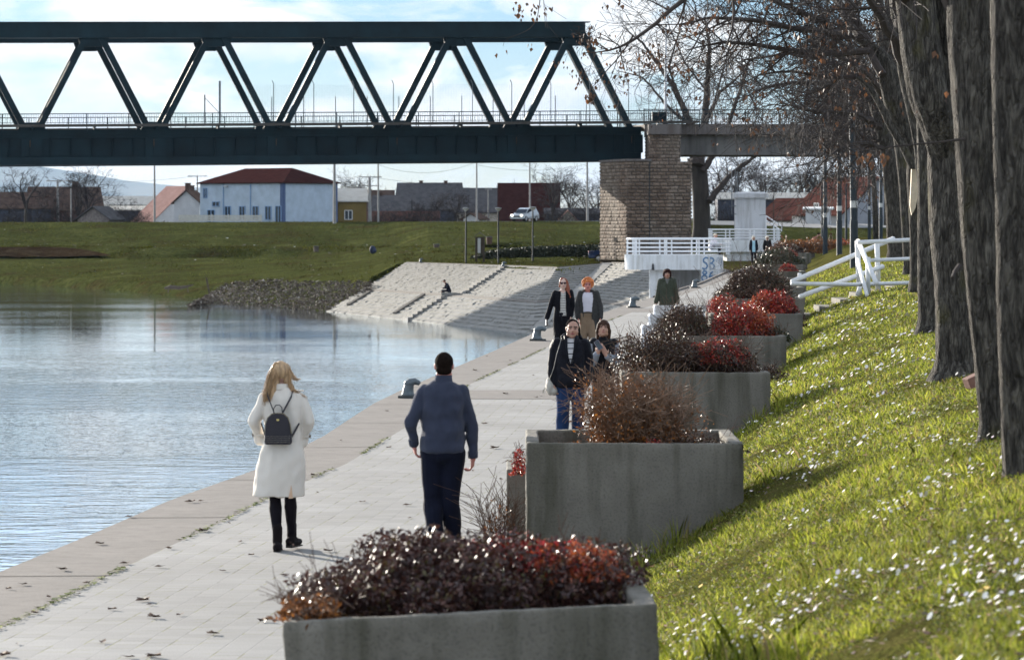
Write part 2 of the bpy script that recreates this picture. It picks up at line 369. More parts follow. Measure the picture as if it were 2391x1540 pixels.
# ---------- grass slope on the right ----------
def grassground(name, c0, c1, c2, sc_=2.0):
    m, nt, b = newmat(name); b.inputs['Roughness'].default_value = 0.95; b.inputs['Specular IOR Level'].default_value = 0.0
    v = coords(nt, (1, 1, 1), 'pos')
    n = N(nt, 'ShaderNodeTexNoise'); n.inputs['Scale'].default_value = sc_; n.inputs['Detail'].default_value = 9; n.inputs['Roughness'].default_value = 0.72; nt.links.new(v, n.inputs['Vector'])
    r = ramp(nt, [(0.30, c0), (0.5, c1), (0.72, c2)]); nt.links.new(n.outputs['Fac'], r.inputs['Fac'])
    n2 = N(nt, 'ShaderNodeTexNoise'); n2.inputs['Scale'].default_value = sc_*14; n2.inputs['Detail'].default_value = 5; nt.links.new(v, n2.inputs['Vector'])
    r2 = ramp(nt, [(0.3, (0.55, 0.55, 0.55)), (0.7, (1.3, 1.3, 1.2))]); nt.links.new(n2.outputs['Fac'], r2.inputs['Fac'])
    q = N(nt, 'ShaderNodeMixRGB', blend_type='MULTIPLY'); q.inputs['Fac'].default_value = 1; nt.links.new(r.outputs['Color'], q.inputs['Color1']); nt.links.new(r2.outputs['Color'], q.inputs['Color2'])
    nt.links.new(q.outputs['Color'], b.inputs['Base Color'])
    bp = N(nt, 'ShaderNodeBump'); bp.inputs['Strength'].default_value = 0.9; bp.inputs['Distance'].default_value = 0.25/sc_
    nt.links.new(n2.outputs['Fac'], bp.inputs['Height']); nt.links.new(bp.outputs['Normal'], b.inputs['Normal'])
    return m
MG = grassground('lawn_soil', (0.055, 0.045, 0.022), (0.10, 0.10, 0.030), (0.16, 0.12, 0.06))
ts = [0.85, 1.1, 1.35, 1.6, 1.8, 2.1, 2.5, 2.9, 3.3, 3.8, 4.4, 5.2, 6.2, 7.5, 9.5, 12, 16, 22, 30, 45, 70]
yg = list(np.arange(4, 60, 0.6))+list(np.arange(60, 262, 2.5))
mb = MB(); nv = len(ts)
vs = [(rx(y)-1.8+t, y, gzn(rx(y)-1.8+t, y)-(0.03 if t < .9 else 0)) for y in yg for t in ts]
mb.add(vs, [(i*nv+j, i*nv+j+1, (i+1)*nv+j+1, (i+1)*nv+j) for i in range(len(yg)-1) for j in range(nv-1)])
o = mb.build('grass_slope_ground', MG, smooth=True); tag(o, kind='structure')

# ---------- blades, daisies ----------
def scatter(k, ya, yb, t0, t1, pw=1.0):
    """points on the slope, about even on the picture plane"""
    q = RNG.random(k); y = 1/(1/ya+(1/yb-1/ya)*q**pw)
    t = t0+(t1-t0)*RNG.random(k); X = np.interp(y, [p[0] for p in RX], [p[1] for p in RX])-1.8+t
    z = np.interp(t, [p[0] for p in HP], [p[1] for p in HP])
    keep = np.abs(X/y*F) < 1330
    keep &= (X/y*F < 1300)
    # out of planter boxes
    for (py) in PY:
        keep &= ~((y > py-0.02) & (y < py+1.84) & (X < rx(py)+.02))
    return X[keep], y[keep], z[keep]
PY = [16.1, 28.1, 41.0, 53.7, 66.0, 78.5, 91.0, 104.0, 118.0, 136.0, 158.0, 180.0, 205.0]
def blades(X, Y, Z, hmin, hmax, wd, lean=0.5):
    k = len(X); h = RNG.uniform(hmin, hmax, k); a = RNG.uniform(0, 2*math.pi, k); le = RNG.uniform(0.1, lean, k)*h
    wv = RNG.uniform(0.6, 1.2, k)*wd; wa = RNG.uniform(0, 2*math.pi, k)
    B = np.stack([X, Y, Z], 1); W_ = np.stack([np.cos(wa)*wv, np.sin(wa)*wv, np.zeros(k)], 1)
    m1 = B+np.stack([np.cos(a)*le*.35, np.sin(a)*le*.35, h*.6], 1); tp = B+np.stack([np.cos(a)*le, np.sin(a)*le, h], 1)
    V = np.stack([B-W_, B+W_, m1+W_*.7, tp, m1-W_*.7], 1)
    return V.reshape(-1, 3)
MGR = leafmat('grass_blade', [(0, (0.07, 0.09, 0.014)), (0.35, (0.19, 0.235, 0.028)), (0.68, (0.37, 0.41, 0.05)), (0.84, (0.50, 0.50, 0.09)), (0.92, (0.24, 0.15, 0.07)), (1, (0.44, 0.36, 0.18))], 0.55, trans=0.45, spec=.15, patch=(.55, (1, .6, 1), [(.36, (.62, .60, .62)), (.5, (1, 1, 1)), (.66, (1.25, 1.2, 1.1))]))
mb = MB()
X, Y, Z = scatter(520000, 11.5, 130, 0.95, 9.5)
dn = np.array([noise.noise(Vector((x*1.3, y*0.8, 1.7)))+0.5*noise.noise(Vector((x*4, y*3, 9))) for x, y in zip(X, Y)])
kp = (dn > -0.42) | (RNG.random(len(X)) < .3); X, Y, Z, dn = X[kp], Y[kp], Z[kp], dn[kp]
hm = 0.45+0.85*np.clip(dn+.3, 0, 1)+np.clip(Y/90, 0, .6)
V = blades(X, Y, Z-0.01, 0.02, 0.060, 0.0028, 1.3)
V = V.reshape(-1, 5, 3); V[:, 2:, 2] = Z[:, None]-.01+(V[:, 2:, 2]-Z[:, None]+.01)*hm[:, None]
wsc = np.clip(Y/22, 0.8, 4)[:, None, None]; mid = (V[:, 0:1]+V[:, 1:2])/2
V[:, 0:2] = mid+(V[:, 0:2]-mid)*wsc
m2 = (V[:, 2:3]+V[:, 4:5])/2; V[:, 2:3] = m2+(V[:, 2:3]-m2)*wsc; V[:, 4:5] = m2+(V[:, 4:5]-m2)*wsc
mb.arr(V.reshape(-1, 3), 5)
# low clover and moss cover between the blades
mcv = MB(); X, Y, Z = scatter(260000, 11.5, 110, 0.9, 9.0); k = len(X); V = np.zeros((k, 4, 3)); r_ = RNG.uniform(.006, .014, k)*np.clip(Y/24, .8, 3); a_ = RNG.uniform(0, 6.28, k); tz = RNG.normal(0, .6, k); tz2 = RNG.normal(0, .6, k); hz = RNG.uniform(.0, .03, k)
for j in range(4):
    dx = np.cos(a_+j*1.571)*r_*(1 if j % 2 else .6); dy = np.sin(a_+j*1.571)*r_*(1 if j % 2 else .6); V[:, j, 0] = X+dx; V[:, j, 1] = Y+dy; V[:, j, 2] = Z+hz+dx*tz+dy*tz2
mcv.arr(V.reshape(-1, 3), 4); o = mcv.build('clover', leafmat('clover_leaf', [(0, (.05, .06, .012)), (.4, (.12, .15, .02)), (.75, (.22, .25, .035)), (.9, (.16, .11, .05)), (1, (.3, .25, .15))], .7, trans=.2)); tag(o, kind='stuff', label='low clover and moss between the grass blades', cat='ground cover')
# taller tufts
def tufts(cen, mbx, nb, r, h0, h1, w_):
    for (x, y) in cen:
        k = nb; xx = x+RNG.normal(0, r, k); yy = y+RNG.normal(0, r, k)
        zz = np.array([gz(a, b_) for a, b_ in zip(xx, yy)])
        mbx.arr(blades(xx, yy, zz-.01, h0, h1, w_, 0.9), 5)
cen = []
for i, py in enumerate(PY[:7]):
    for k in range(7): 
        y = py+random.uniform(-1.2, 2.6); x = rx(y)+random.uniform(.02, .35) if y > py-.1 else rx(y)-random.uniform(-.3, .8)
        cen.append((x, y))
tufts(cen, mb, 46, .09, .06, .16, .004)
tufts([(rx(16.5)+.38, 16.3), (rx(16.5)+.30, 17.0), (rx(16)+.55, 15.9), (rx(17)+.25, 17.9), (1.05, 27.6), (1.3, 27.8), (rx(41)+.1, 40.7), (rx(41)-.2, 40.5)], mb, 60, .07, .12, .26, .0042)
X, Y, Z = scatter(260, 12, 70, 1.5, 6); tufts(list(zip(X, Y)), mb, 30, .05, .05, .11, .004)
o = mb.build('grass', MGR); tag(o, kind='stuff', label='short winter grass covering the sunlit slope', cat='grass')
# daisies
mb = MB(); X, Y, Z = scatter(16000, 11.5, 90, 1.25, 7.5)
dn = np.array([noise.noise(Vector((x*0.9+5, y*0.55, 4.7)))+.35*noise.noise(Vector((x*3, y*2, 2))) for x, y in zip(X, Y)])
kp = (dn > 0.17) | (RNG.random(len(X)) < .06); X, Y, Z = X[kp], Y[kp], Z[kp]; k = len(X)
r_ = RNG.uniform(.007, .014, k)*np.clip(Y/26, 1, 2.2); tx = RNG.normal(-.45, .35, k); ty = RNG.normal(.05, .45, k)
V = np.zeros((k, 8, 3)); hh = RNG.uniform(.03, .075, k)
for j in range(8):
    a = 2*math.pi*j/8; dx = np.cos(a)*r_; dy = np.sin(a)*r_
    V[:, j, 0] = X+dx; V[:, j, 1] = Y+dy; V[:, j, 2] = Z+hh-dx*tx-dy*ty
mb.arr(V.reshape(-1, 3), 8)
MD = leafmat('daisy_petal', [(0, (0.72, 0.68, 0.62)), (0.6, (0.84, 0.81, 0.74)), (0.93, (0.8, 0.66, 0.72)), (1, (0.8, 0.5, 0.02))], 0.6)
o = mb.build('daisies', MD); tag(o, kind='stuff', label='white daisies dotted through the grass slope', cat='flowers')
# litter leaves on the slope
def crumple(X, Y, Z, size):
    k = len(X); a = RNG.uniform(0, 6.28, k); V = np.zeros((k, 6, 3)); s = RNG.uniform(.5, 1, k)*size
    prof = [(-1, 0), (-.4, .5), (.45, .42), (1, 0), (.4, -.5), (-.45, -.42)]
    for j, (p, q) in enumerate(prof):
        cx = p*s; cy = q*s*RNG.uniform(.6, 1.1, k)
        V[:, j, 0] = X+cx*np.cos(a)-cy*np.sin(a); V[:, j, 1] = Y+cx*np.sin(a)+cy*np.cos(a); V[:, j, 2] = Z+RNG.uniform(0, .5, k)*s
    return V.reshape(-1, 3)
MLF = leafmat('dead_leaf', [(0, (0.06, 0.03, 0.018)), (0.5, (0.13, 0.06, 0.03)), (0.85, (0.24, 0.11, 0.05)), (1, (0.35, 0.26, 0.16))], 0.6)
mb = MB(); X, Y, Z = scatter(3600, 12, 90, 1.0, 7.5); mb.arr(crumple(X, Y, Z+.025, .030), 6)
o = mb.build('leaf_litter', MLF); tag(o, kind='stuff', label='dead brown leaves caught in the grass slope', cat='leaves')

# ---------- water ----------
m, nt, b = newmat('river_water'); b.inputs['Base Color'].default_value = (0.14, 0.155, 0.16, 1); b.inputs['Roughness'].default_value = 0.05; b.inputs['IOR'].default_value = 1.33
b.inputs['Specular IOR Level'].default_value = 0.6
v = coords(nt, (1, 1, 1), 'pos')
wv1 = N(nt, 'ShaderNodeTexNoise'); wv1.inputs['Scale'].default_value = 1.7; wv1.inputs['Detail'].default_value = 3; wv1.inputs['Roughness'].default_value = 0.6
v1 = coords(nt, (0.5, 1.15, 1), 'pos'); nt.links.new(v1, wv1.inputs['Vector'])
wv2 = N(nt, 'ShaderNodeTexNoise'); wv2.inputs['Scale'].default_value = 0.10; wv2.inputs['Detail'].default_value = 4; v2 = coords(nt, (0.5, 1, 1), 'pos'); nt.links.new(v2, wv2.inputs['Vector'])
rr_ = ramp(nt, [(0.38, (0.30, 0.30, 0.30)), (0.62, (1, 1, 1))]); nt.links.new(wv2.outputs['Fac'], rr_.inputs['Fac'])
# calmer water far away under the bridge, choppier near the camera
spy = N(nt, 'ShaderNodeSeparateXYZ'); nt.links.new(v, spy.inputs[0])
near = N(nt, 'ShaderNodeMapRange'); near.inputs['From Min'].default_value = 40; near.inputs['From Max'].default_value = 190; near.inputs['To Min'].default_value = 1.0; near.inputs['To Max'].default_value = 0.10
nt.links.new(spy.outputs['Y'], near.inputs['Value'])
st = mth(nt, 'MULTIPLY', rr_.outputs['Color'], near.outputs['Result'])
ht = mth(nt, 'MULTIPLY', wv1.outputs['Fac'], st)
bp = N(nt, 'ShaderNodeBump'); bp.inputs['Strength'].default_value = 1.0; bp.inputs['Distance'].default_value = 0.11
nt.links.new(ht, bp.inputs['Height']); nt.links.new(bp.outputs['Normal'], b.inputs['Normal'])
gl = N(nt, 'ShaderNodeBsdfGlossy'); gl.inputs['Roughness'].default_value = .04; gl.inputs['Color'].default_value = (.92, .97, 1.0, 1); nt.links.new(bp.outputs['Normal'], gl.inputs['Normal'])
mxs = N(nt, 'ShaderNodeMixShader'); mxs.inputs['Fac'].default_value = .88; nt.links.new(b.outputs['BSDF'], mxs.inputs[1]); nt.links.new(gl.outputs['BSDF'], mxs.inputs[2]); nt.links.new(mxs.outputs['Shader'], nt.nodes['Material Output'].inputs['Surface'])
mb = MB(); mb.add([(-900, 3, WZ), (8, 3, WZ), (8, 380, WZ), (-900, 600, WZ)], [(0, 1, 2, 3)])
o = mb.build('river_water', m); tag(o, kind='structure')

# ---------- far land ----------
cols = [(-900, [(-4.6, 672), (-3.1, 635), (-1.6, 600), (-.5, 578), (-.35, 574), (2.36, 519), (2.36, 518.75)]),
 (0, [(-4.4, 677), (-3.1, 645), (-1.6, 602), (-.5, 578), (-.35, 574), (2.36, 519), (2.36, 518.75)]),
 (120, [(-4.4, 684), (-3.1, 650), (-1.6, 602), (-.5, 578), (-.35, 574), (2.36, 519), (2.36, 518.75)]),
 (300, [(-4.4, 698), (-2.9, 655), (-1.5, 602), (-.5, 579), (-.35, 575), (2.36, 519), (2.36, 518.75)]),
 (460, [(-4.4, 716), (-3.0, 668), (-1.5, 602), (-.5, 580), (-.35, 576), (2.36, 519), (2.36, 518.75)]),
 (600, [(-4.4, 727), (-2.6, 662), (-1.4, 600), (-.5, 580), (-.35, 576), (2.38, 518.6), (2.38, 518.35)]),
 (700, [(-4.4, 731), (-2.2, 655), (-1.3, 598), (-.5, 580), (-.35, 576), (2.40, 518.2), (2.40, 517.9)]),
 (800, [(-4.4, 735), (-1.9, 652), (-1.2, 598), (-.5, 580), (-.35, 575), (2.40, 518.2), (2.40, 517.9)]),
 (870, [(-4.4, 735), (-1.6, 650), (-1.0, 600), (-.5, 580), (-.3, 575), (2.40, 518.2), (2.40, 517.9)]),
 (930, [(-4.4, 732), (-.6, 616), (-.7, 602), (-.3, 580), (-.2, 574), (2.42, 518), (2.42, 517.7)]),
 (1000, [(-4.4, 736), (-.6, 617.6), (-.5, 602), (-.2, 580), (0, 574), (2.44, 517.7), (2.44, 517.4)]),
 (1172, [(-4.4, 750), (-.6, 624.4), (-.4, 603), (-.1, 577), (0.1, 573), (2.46, 517.3), (2.46, 517.1)]),
 (1302, [(-4.4, 760), (-.6, 629.4), (-.35, 605), (0, 573), (0.1, 570), (2.48, 517), (2.48, 516.7)]),
 (1403, [(-4.4, 746), (-.6, 623), (-.3, 600), (0, 570), (.1, 568), (2.48, 517), (2.48, 516.7)]),
 (1500, [(-4.4, 736), (-.6, 618), (-.3, 600), (.2, 568), (.3, 565), (2.48, 517), (2.48, 516.7)]),
 (1700, [(-4.4, 736), (-.6, 618), (-.2, 600), (.2, 568), (.3, 563), (2.48, 517), (2.48, 516.7)]),
 (2000, [(-4.4, 736), (-.6, 618), (-.2, 600), (.3, 568), (.4, 560), (2.48, 517), (2.48, 516.7)]),
 (3400, [(-4.4, 736), (-.6, 618), (-.2, 600), (.3, 568), (.4, 560), (2.48, 517), (2.48, 516.7)])]
NR = 7
def farpt(u, q):
    z = interp(u, [(c[0], c[1][q][0]) for c in cols]); v = interp(u, [(c[0], c[1][q][1]) for c in cols])
    return P(u, v, F*(H-z)/(v-VH))
us = list(np.arange(-900, 3401, 10.0)); sub = 9
mb = MB(); rows = []
for u in us:
    kp_ = [farpt(u, q) for q in range(NR)]; line = []
    for q in range(NR-1):
        for t in range(sub if q < NR-2 else 1): line.append(kp_[q].lerp(kp_[q+1], t/sub))
    line.append(kp_[-1]); line.append(kp_[-1]+Vector((kp_[-1].x*.06, 12, -2.1))); line.append(Vector((line[-1].x*1.5, 800, -.2))); rows.append(line)
nr = len(rows[0]); vs = []
for i, line in enumerate(rows):
    for j, p in enumerate(line):
        a = 0.16*noise.noise(Vector((p.x*0.25, p.y*0.10, 0)))+0.07*noise.noise(Vector((p.x*0.9, p.y*0.4, 5)))
        if j > 5*sub-3: a *= 0.12
        vs.append(p+Vector((0, 0, a)))
mb.add(vs, [(i*nr+j, (i+1)*nr+j, (i+1)*nr+j+1, i*nr+j+1) for i in range(len(rows)-1) for j in range(nr-1)])
MFB = grassground('bank_grass', (0.070, 0.050, 0.026), (0.068, 0.078, 0.028), (0.125, 0.128, 0.048), 0.16)
o = mb.build('far_bank', MFB, smooth=True); tag(o, kind='structure')
mb = MB(); mb.add([(-4000, 780, -.25), (4000, 780, -.25), (40000, 31000, -.25), (-40000, 31000, -.25)], [(0, 1, 2, 3)])
o = mb.build('plain_ground', MFB); tag(o, kind='structure')
# hills
mb = MB(); MH = mat('hill_forest', (0.05, 0.075, 0.075), 0.95, 0.3, 0.001, kind='pos')
hp = [(-400, 372), (-100, 380), (0, 384), (90, 388), (180, 402), (240, 412), (300, 424), (420, 434), (520, 442), (640, 470), (760, 506), (1000, 515)]
n_ = 90
for yy_, k_, dv in ((26000., 0.95, 8), (28500., 1.0, 0)):
    vs = []
    for i in range(n_+1):
        u = -600+1600*i/n_; v = interp(u, hp)+dv+2.2*noise.noise(Vector((u*.02, yy_*.001, 0)))
        p = P(u, v, yy_); vs += [(p.x, yy_-1800, -1), (p.x, yy_-700, (p.z)*.6), (p.x, yy_, p.z), (p.x, yy_+1500, -1)]
    mb.add(vs, [(i*4+j, (i+1)*4+j, (i+1)*4+j+1, i*4+j+1) for i in range(n_) for j in range(3)])
o = mb.build('hills', MH, smooth=True); tag(o, kind='structure')

# ---------- air ----------
m = bpy.data.materials.new('air'); m.use_nodes = True; nt = m.node_tree; nt.nodes.remove(nt.nodes['Principled BSDF'])
pv = N(nt, 'ShaderNodeVolumePrincipled'); pv.inputs['Color'].default_value = (.55, .75, 1.0, 1); pv.inputs['Density'].default_value = 1.9e-5; nt.links.new(pv.outputs['Volume'], nt.nodes['Material Output'].inputs['Volume'])
mb = MB(); mb.box((0, 15400, 390), (90000, 31600, 800)); o = mb.build('haze', m); tag(o, kind='stuff')
# ---------- revetment ----------
SEC = [((-13.3, 246.6), (-8.1, 263), -.5), ((-6.1, 223), (-.7, 246), -.5), ((.4, 200), (3.1, 236), -.5), ((1.3, 199), (7.2, 249), -.35), ((3.6, 180), (11.8, 225), -.1), ((4.6, 160), (12, 190), 0), ((4.9, 140), (8.3, 152.5), 0), ((5.1, 126), (5.2, 126.6), 0)]
def sec(q):
    i = min(int(q), len(SEC)-2); t = q-i; a, b_ = SEC[i], SEC[i+1]
    return (Vector((lerp(a[0][0], b_[0][0], t), lerp(a[0][1], b_[0][1], t), WZ)), Vector((lerp(a[1][0], b_[1][0], t), lerp(a[1][1], b_[1][1], t), lerp(a[2], b_[2], t))))
def slope(q, t):
    a, b_ = sec(q); return a.lerp(b_, t)
MRV = conc('revetment_stone', (0.19, 0.183, 0.168), (0.27, 0.263, 0.245), moss=(0.09, 0.085, 0.06), sc_=0.35)
rows = [(-.06+i*.053, -.06+(i+1)*.053) for i in range(9)]+[(.455+i*.0389, .455+(i+1)*.0389) for i in range(14)]
mb = MB(); rnd = random.Random(3)
for ri, (t0, t1) in enumerate(rows):
    for si in range(len(SEC)-1):
        L = (slope(si+1-1e-6, (t0+t1)/2)-slope(si, (t0+t1)/2)).length; nb = max(2, int(L/0.62)); off = 0.0
        for k in range(nb):
            q0 = si+k/nb; q1 = min(si+(k+1)/nb, si+1-1e-6); rise = rnd.uniform(.05, .10)
            if si >= 3: rise *= 1.3
            if rnd.random() < .03: rise *= 0.2
            a, b_, c, d = slope(q0, t0), slope(q1, t0), slope(q1, t1), slope(q0, t1); up = Vector((0, 0, rise)); g = (b_-a)*.02
            a += g; b_ -= g; c -= g; d += g; lo = Vector((0, 0, -.06)); dr = Vector((0, 0, rnd.uniform(-.012, .012)))
            mb.add([a+lo, b_+lo, b_+up, a+up, d+dr+Vector((0,0,.01)), c+dr+Vector((0,0,.01)), d+lo, c+lo], [(0, 1, 2, 3), (3, 2, 5, 4), (0, 3, 4, 6), (2, 1, 7, 5)])
o = mb.build('revetment', MRV); tag(o, kind='structure')
mb = MB(); qs = [i*0.1 for i in range(int((len(SEC)-1)*10))]+[len(SEC)-1-1e-5]; MBM = conc('berm_concrete', (0.13, 0.113, 0.098), (0.20, 0.178, 0.158), moss=(0.07, 0.06, 0.045), sc_=0.3)
for i in range(len(qs)-1):
    for t0, t1, dz in ((-.08, 1.0, -.07),):
        mb.add([slope(qs[i], t0)+Vector((0, 0, dz)), slope(qs[i+1], t0)+Vector((0, 0, dz)), slope(qs[i+1], t1)+Vector((0, 0, dz)), slope(qs[i], t1)+Vector((0, 0, dz))], [(0, 1, 2, 3)])
    mb.add([slope(qs[i], .417)+Vector((0, 0, .07)), slope(qs[i+1], .417)+Vector((0, 0, .07)), slope(qs[i+1], .455)+Vector((0, 0, .02)), slope(qs[i], .455)+Vector((0, 0, .02)), slope(qs[i], .417)+Vector((0, 0, -.05)), slope(qs[i+1], .417)+Vector((0, 0, -.05))], [(0, 1, 2, 3), (4, 5, 1, 0)])
    # crest kerb
    a, b_ = slope(qs[i], 1.0), slope(qs[i+1], 1.0)
    mb.add([a, b_, b_+Vector((0, 0, .06)), a+Vector((0, 0, .06)), b_+Vector((.15, .55, .05)), a+Vector((.15, .55, .05)), b_+Vector((.2, 1.2, -.25)), a+Vector((.2, 1.2, -.25))], [(0, 1, 2, 3), (3, 2, 4, 5), (5, 4, 6, 7)])
o = mb.build('revetment_berm', MBM); tag(o, kind='structure')
mb = MB(); mb.add([(12.1, 188, -.02), (11.7, 225, -.04), (7.1, 249, -.1), (5.5, 262, -.2), (24, 262, -.02), (13, 190, -.02)], [(0, 1, 2, 3, 4, 5)])
o = mb.build('pier_terrace_ground', MG); tag(o, kind='structure')
# ribs and stairs on the slope
MST = conc('step_stone', (0.22, 0.21, 0.20), (0.29, 0.28, 0.265), sc_=0.5)
def flight(q, t0, t1, n, label, dq=0.075):
    root = thing('stone_steps', label, 'steps', slope(q, t0), group='stairs on the stone slope'); mb = MB()
    for i in range(n):
        t = lerp(t0, t1, (i+.5)/n); a = slope(q, t); b_ = slope(q+dq, t); d = (b_-a); d.z = 0; d.normalize(); tt = (slope(q, t1)-slope(q, t0))/n
        zt = slope(q, lerp(t0, t1, (i+1)/n)).z+.10; fw = Vector((tt.x, tt.y, 0))
        base = Vector((a.x, a.y, a.z-.2))-fw*.5
        mb.prism([base, base+d*1.3, base+d*1.3+fw, base+fw], (0, 0, zt-base.z))
    wpart(mb, 'tread', MST, root); return root
flight(1.0, .47, .985, 11, 'upper flight of stone stairs below the mooring bollard at the slope crest')
flight(.86, -.02, .40, 8, 'lower flight of stone stairs at the water under the sitting man')
mrib = conc('rib_dark', (0.12, 0.105, 0.09), (0.17, 0.15, 0.13), sc_=0.5)
for q, t0, t1, lb in ((.70, .06, .40, 'dark sloping kerb beam left of the lower stone stairs'), (.13, .12, .38, 'short dark kerb beam near the left end of the stone slope')):
    mb = MB(); mb.beam(slope(q, t0)+Vector((0, 0, .08)), slope(q, t1)+Vector((0, 0, .08)), .22, .2); o = mb.build('kerb_beam', mrib); tag(o, lb, 'kerb')
for dq_, lb in ((3.0, 'pale hip beam where the slope turns towards the bridge pier'),):
    mb = MB(); mb.beam(slope(2.96, .02)+Vector((0, 0, .10)), slope(2.96, .97)+Vector((0, 0, .10)), .7, .12); o = mb.build('hip_beam', MST); tag(o, lb, 'kerb')

# ---------- steel truss bridge ----------
EL = Vector((-math.cos(R(10)), -math.sin(R(10)), 0)); EW = Vector((-math.sin(R(10)), math.cos(R(10)), 0))*7.0
AP0 = Vector((4.82, 256.9, 0)); LN = 8.99; GR = 0.0105
def bz(s, z): return z-GR*s
def bp_(s, z, w=0.0): p = AP0+EL*s+EW*w; p.z = bz(s, z); return p
MS = mat('bridge_steel', (0.003, 0.014, 0.020), 0.6, 0.35, 0.6, kind='pos', col2=(0.005, 0.021, 0.029), spec=.2)
MSR = mat('bridge_rust', (0.14, 0.075, 0.03), 0.85, 0.3, 2, kind='pos')
MDK = mat('bridge_deck', (0.05, 0.045, 0.04), 0.9, 0.3, 1, kind='pos')
br_ = thing('truss_bridge', 'dark green steel truss road bridge crossing the river', 'bridge', AP0)
KN = 7
for w in (0.0, 1.0):
    mb = MB(); mb.beam(bp_(-.62, 17.0, w), bp_(LN*(KN)+.5, 17.0, w), .75, 1.12); wpart(mb, 'top_chord', MS, br_)
    mb = MB(); mb.beam(bp_(-1.0, 17.58, w), bp_(LN*KN, 17.58, w), .95, .06); wpart(mb, 'chord_flange', MS, br_)
    for k in range(KN):
        s0 = LN*k
        for sgn, lab in ((-1, 'r'), (1, 'l')):
            a = bp_(s0+sgn*.35, 16.9, w); b_ = bp_(s0+sgn*(LN/2-.38), 9.55, w)
            mb = MB(); mb.beam(a, b_, .45, .44 if (k or sgn > 0) else .66, up=EW.normalized()); wpart(mb, 'diagonal', MS, br_)
        # gussets
        g0 = bp_(s0-1.25, 16.5, w); pts = [bp_(s0-1.15, 16.5, w), bp_(s0+1.15, 16.5, w), bp_(s0+1.0, 16.0, w), bp_(s0+.55, 15.8, w), bp_(s0-.55, 15.8, w), bp_(s0-1.0, 16.0, w)]
        mb = MB(); mb.prism([p-EW*.012 for p in pts], EW*.024); wpart(mb, 'gusset', MS, br_)
        sb = s0+LN/2; pts = [bp_(sb-1.1, 9.7, w), bp_(sb+1.1, 9.7, w), bp_(sb+.75, 10.3, w), bp_(sb-.75, 10.3, w)]
        mb = MB(); mb.prism([p-EW*.012 for p in pts], EW*.024); wpart(mb, 'gusset', MS, br_)
    # plate girder below
    se, sf = -4.9, LN*KN+4
    mb = MB(); mb.beam(bp_(se, 9.58, w), bp_(sf, 9.58, w), .75, .30); mb.beam(bp_(se, 9.28, w), bp_(sf, 9.28, w), .60, .30)
    mb.beam(bp_(se, 8.45, w), bp_(sf, 8.45, w), .16, 1.36); mb.beam(bp_(se, 7.51, w), bp_(sf, 7.51, w), .72, .52); mb.beam(bp_(se, 7.22, w), bp_(sf, 7.22, w), .86, .07)
    wpart(mb, 'girder', MS, br_)
    for k in range(int((sf-se)/1.5) if w == 0 else 0): mb = MB(); mb.beam(bp_(se+.5+1.5*k, 7.78, w)-EW*.03, bp_(se+.5+1.5*k, 9.12, w)-EW*.03, .025, .26, up=EW.normalized()); wpart(mb, 'web_rib', MS, br_)
    for k in range(KN+1):
        sb = LN*(k-.5); 
        if sb < se+.6: sb = se+.6
        mb = MB(); mb.beam(bp_(sb-.75, 8.45, w), bp_(sb+.75, 8.45, w), .52, 1.35); wpart(mb, 'stiffener', MS, br_)
        if w == 0: mb = MB(); mb.beam(bp_(sb+.12, 9.0, w)-EW*.044, bp_(sb+.12, 8.5, w)-EW*.044, .14, .02); wpart(mb, 'rust_streak', MSR, br_)
# portal/top bracing, floor, deck
for k in range(KN):
    mb = MB(); mb.beam(bp_(LN*k, 16.9, 0.05), bp_(LN*k, 16.9, .95), .3, .45); wpart(mb, 'cross_strut', MS, br_)
mb = MB(); mb.beam(bp_(-4.9, 9.60, .5), bp_(sf, 9.60, .5), 6.2, .22); wpart(mb, 'deck', MDK, br_)
def railing(root, s0, s1, w, zb, zt, sp_, m, pw=.07, post=2.94, bar=.022):
    mb = MB(); mb.beam(bp_(s0, zt, w), bp_(s1, zt, w), .06, .06); mb.beam(bp_(s0, zb+.16, w), bp_(s1, zb+.16, w), .04, .04); wpart(mb, 'rail', m, root)
    mb = MB(); n = int(abs(s1-s0)/sp_)
    for i in range(n):
        s = lerp(s0, s1, i/n); mb.beam(bp_(s, zb+.16, w), bp_(s, zt, w), bar, bar)
    wpart(mb, 'baluster_row', m, root)
    n = int(abs(s1-s0)/post)
    for i in range(n+1):
        s = lerp(s0, s1, i/n); mb = MB(); mb.beam(bp_(s, zb-.45, w), bp_(s, zt+.02, w), pw, pw); wpart(mb, 'railing_post', m, root)
mb = MB(); mb.beam(bp_(-9, 10.02, -.21), bp_(sf, 10.02, -.21), 1.2, .18); wpart(mb, 'footway', MDK, br_)
for k in range(2*KN+1):
    mb = MB(); mb.beam(bp_(LN*k/2, 9.85, -.28), bp_(LN*k/2, 9.85, 0), .12, .2); wpart(mb, 'bracket', MS, br_)
railing(br_, -9, sf, -.29, 10.05, 10.86, .17, MS)
mb = MB(); mb.beam(bp_(-4, 9.98, 1.2), bp_(sf, 9.98, 1.2), 1.2, .16); wpart(mb, 'footway', MDK, br_)
railing(br_, -4, sf, 1.3, 10.05, 10.9, .3, MS)
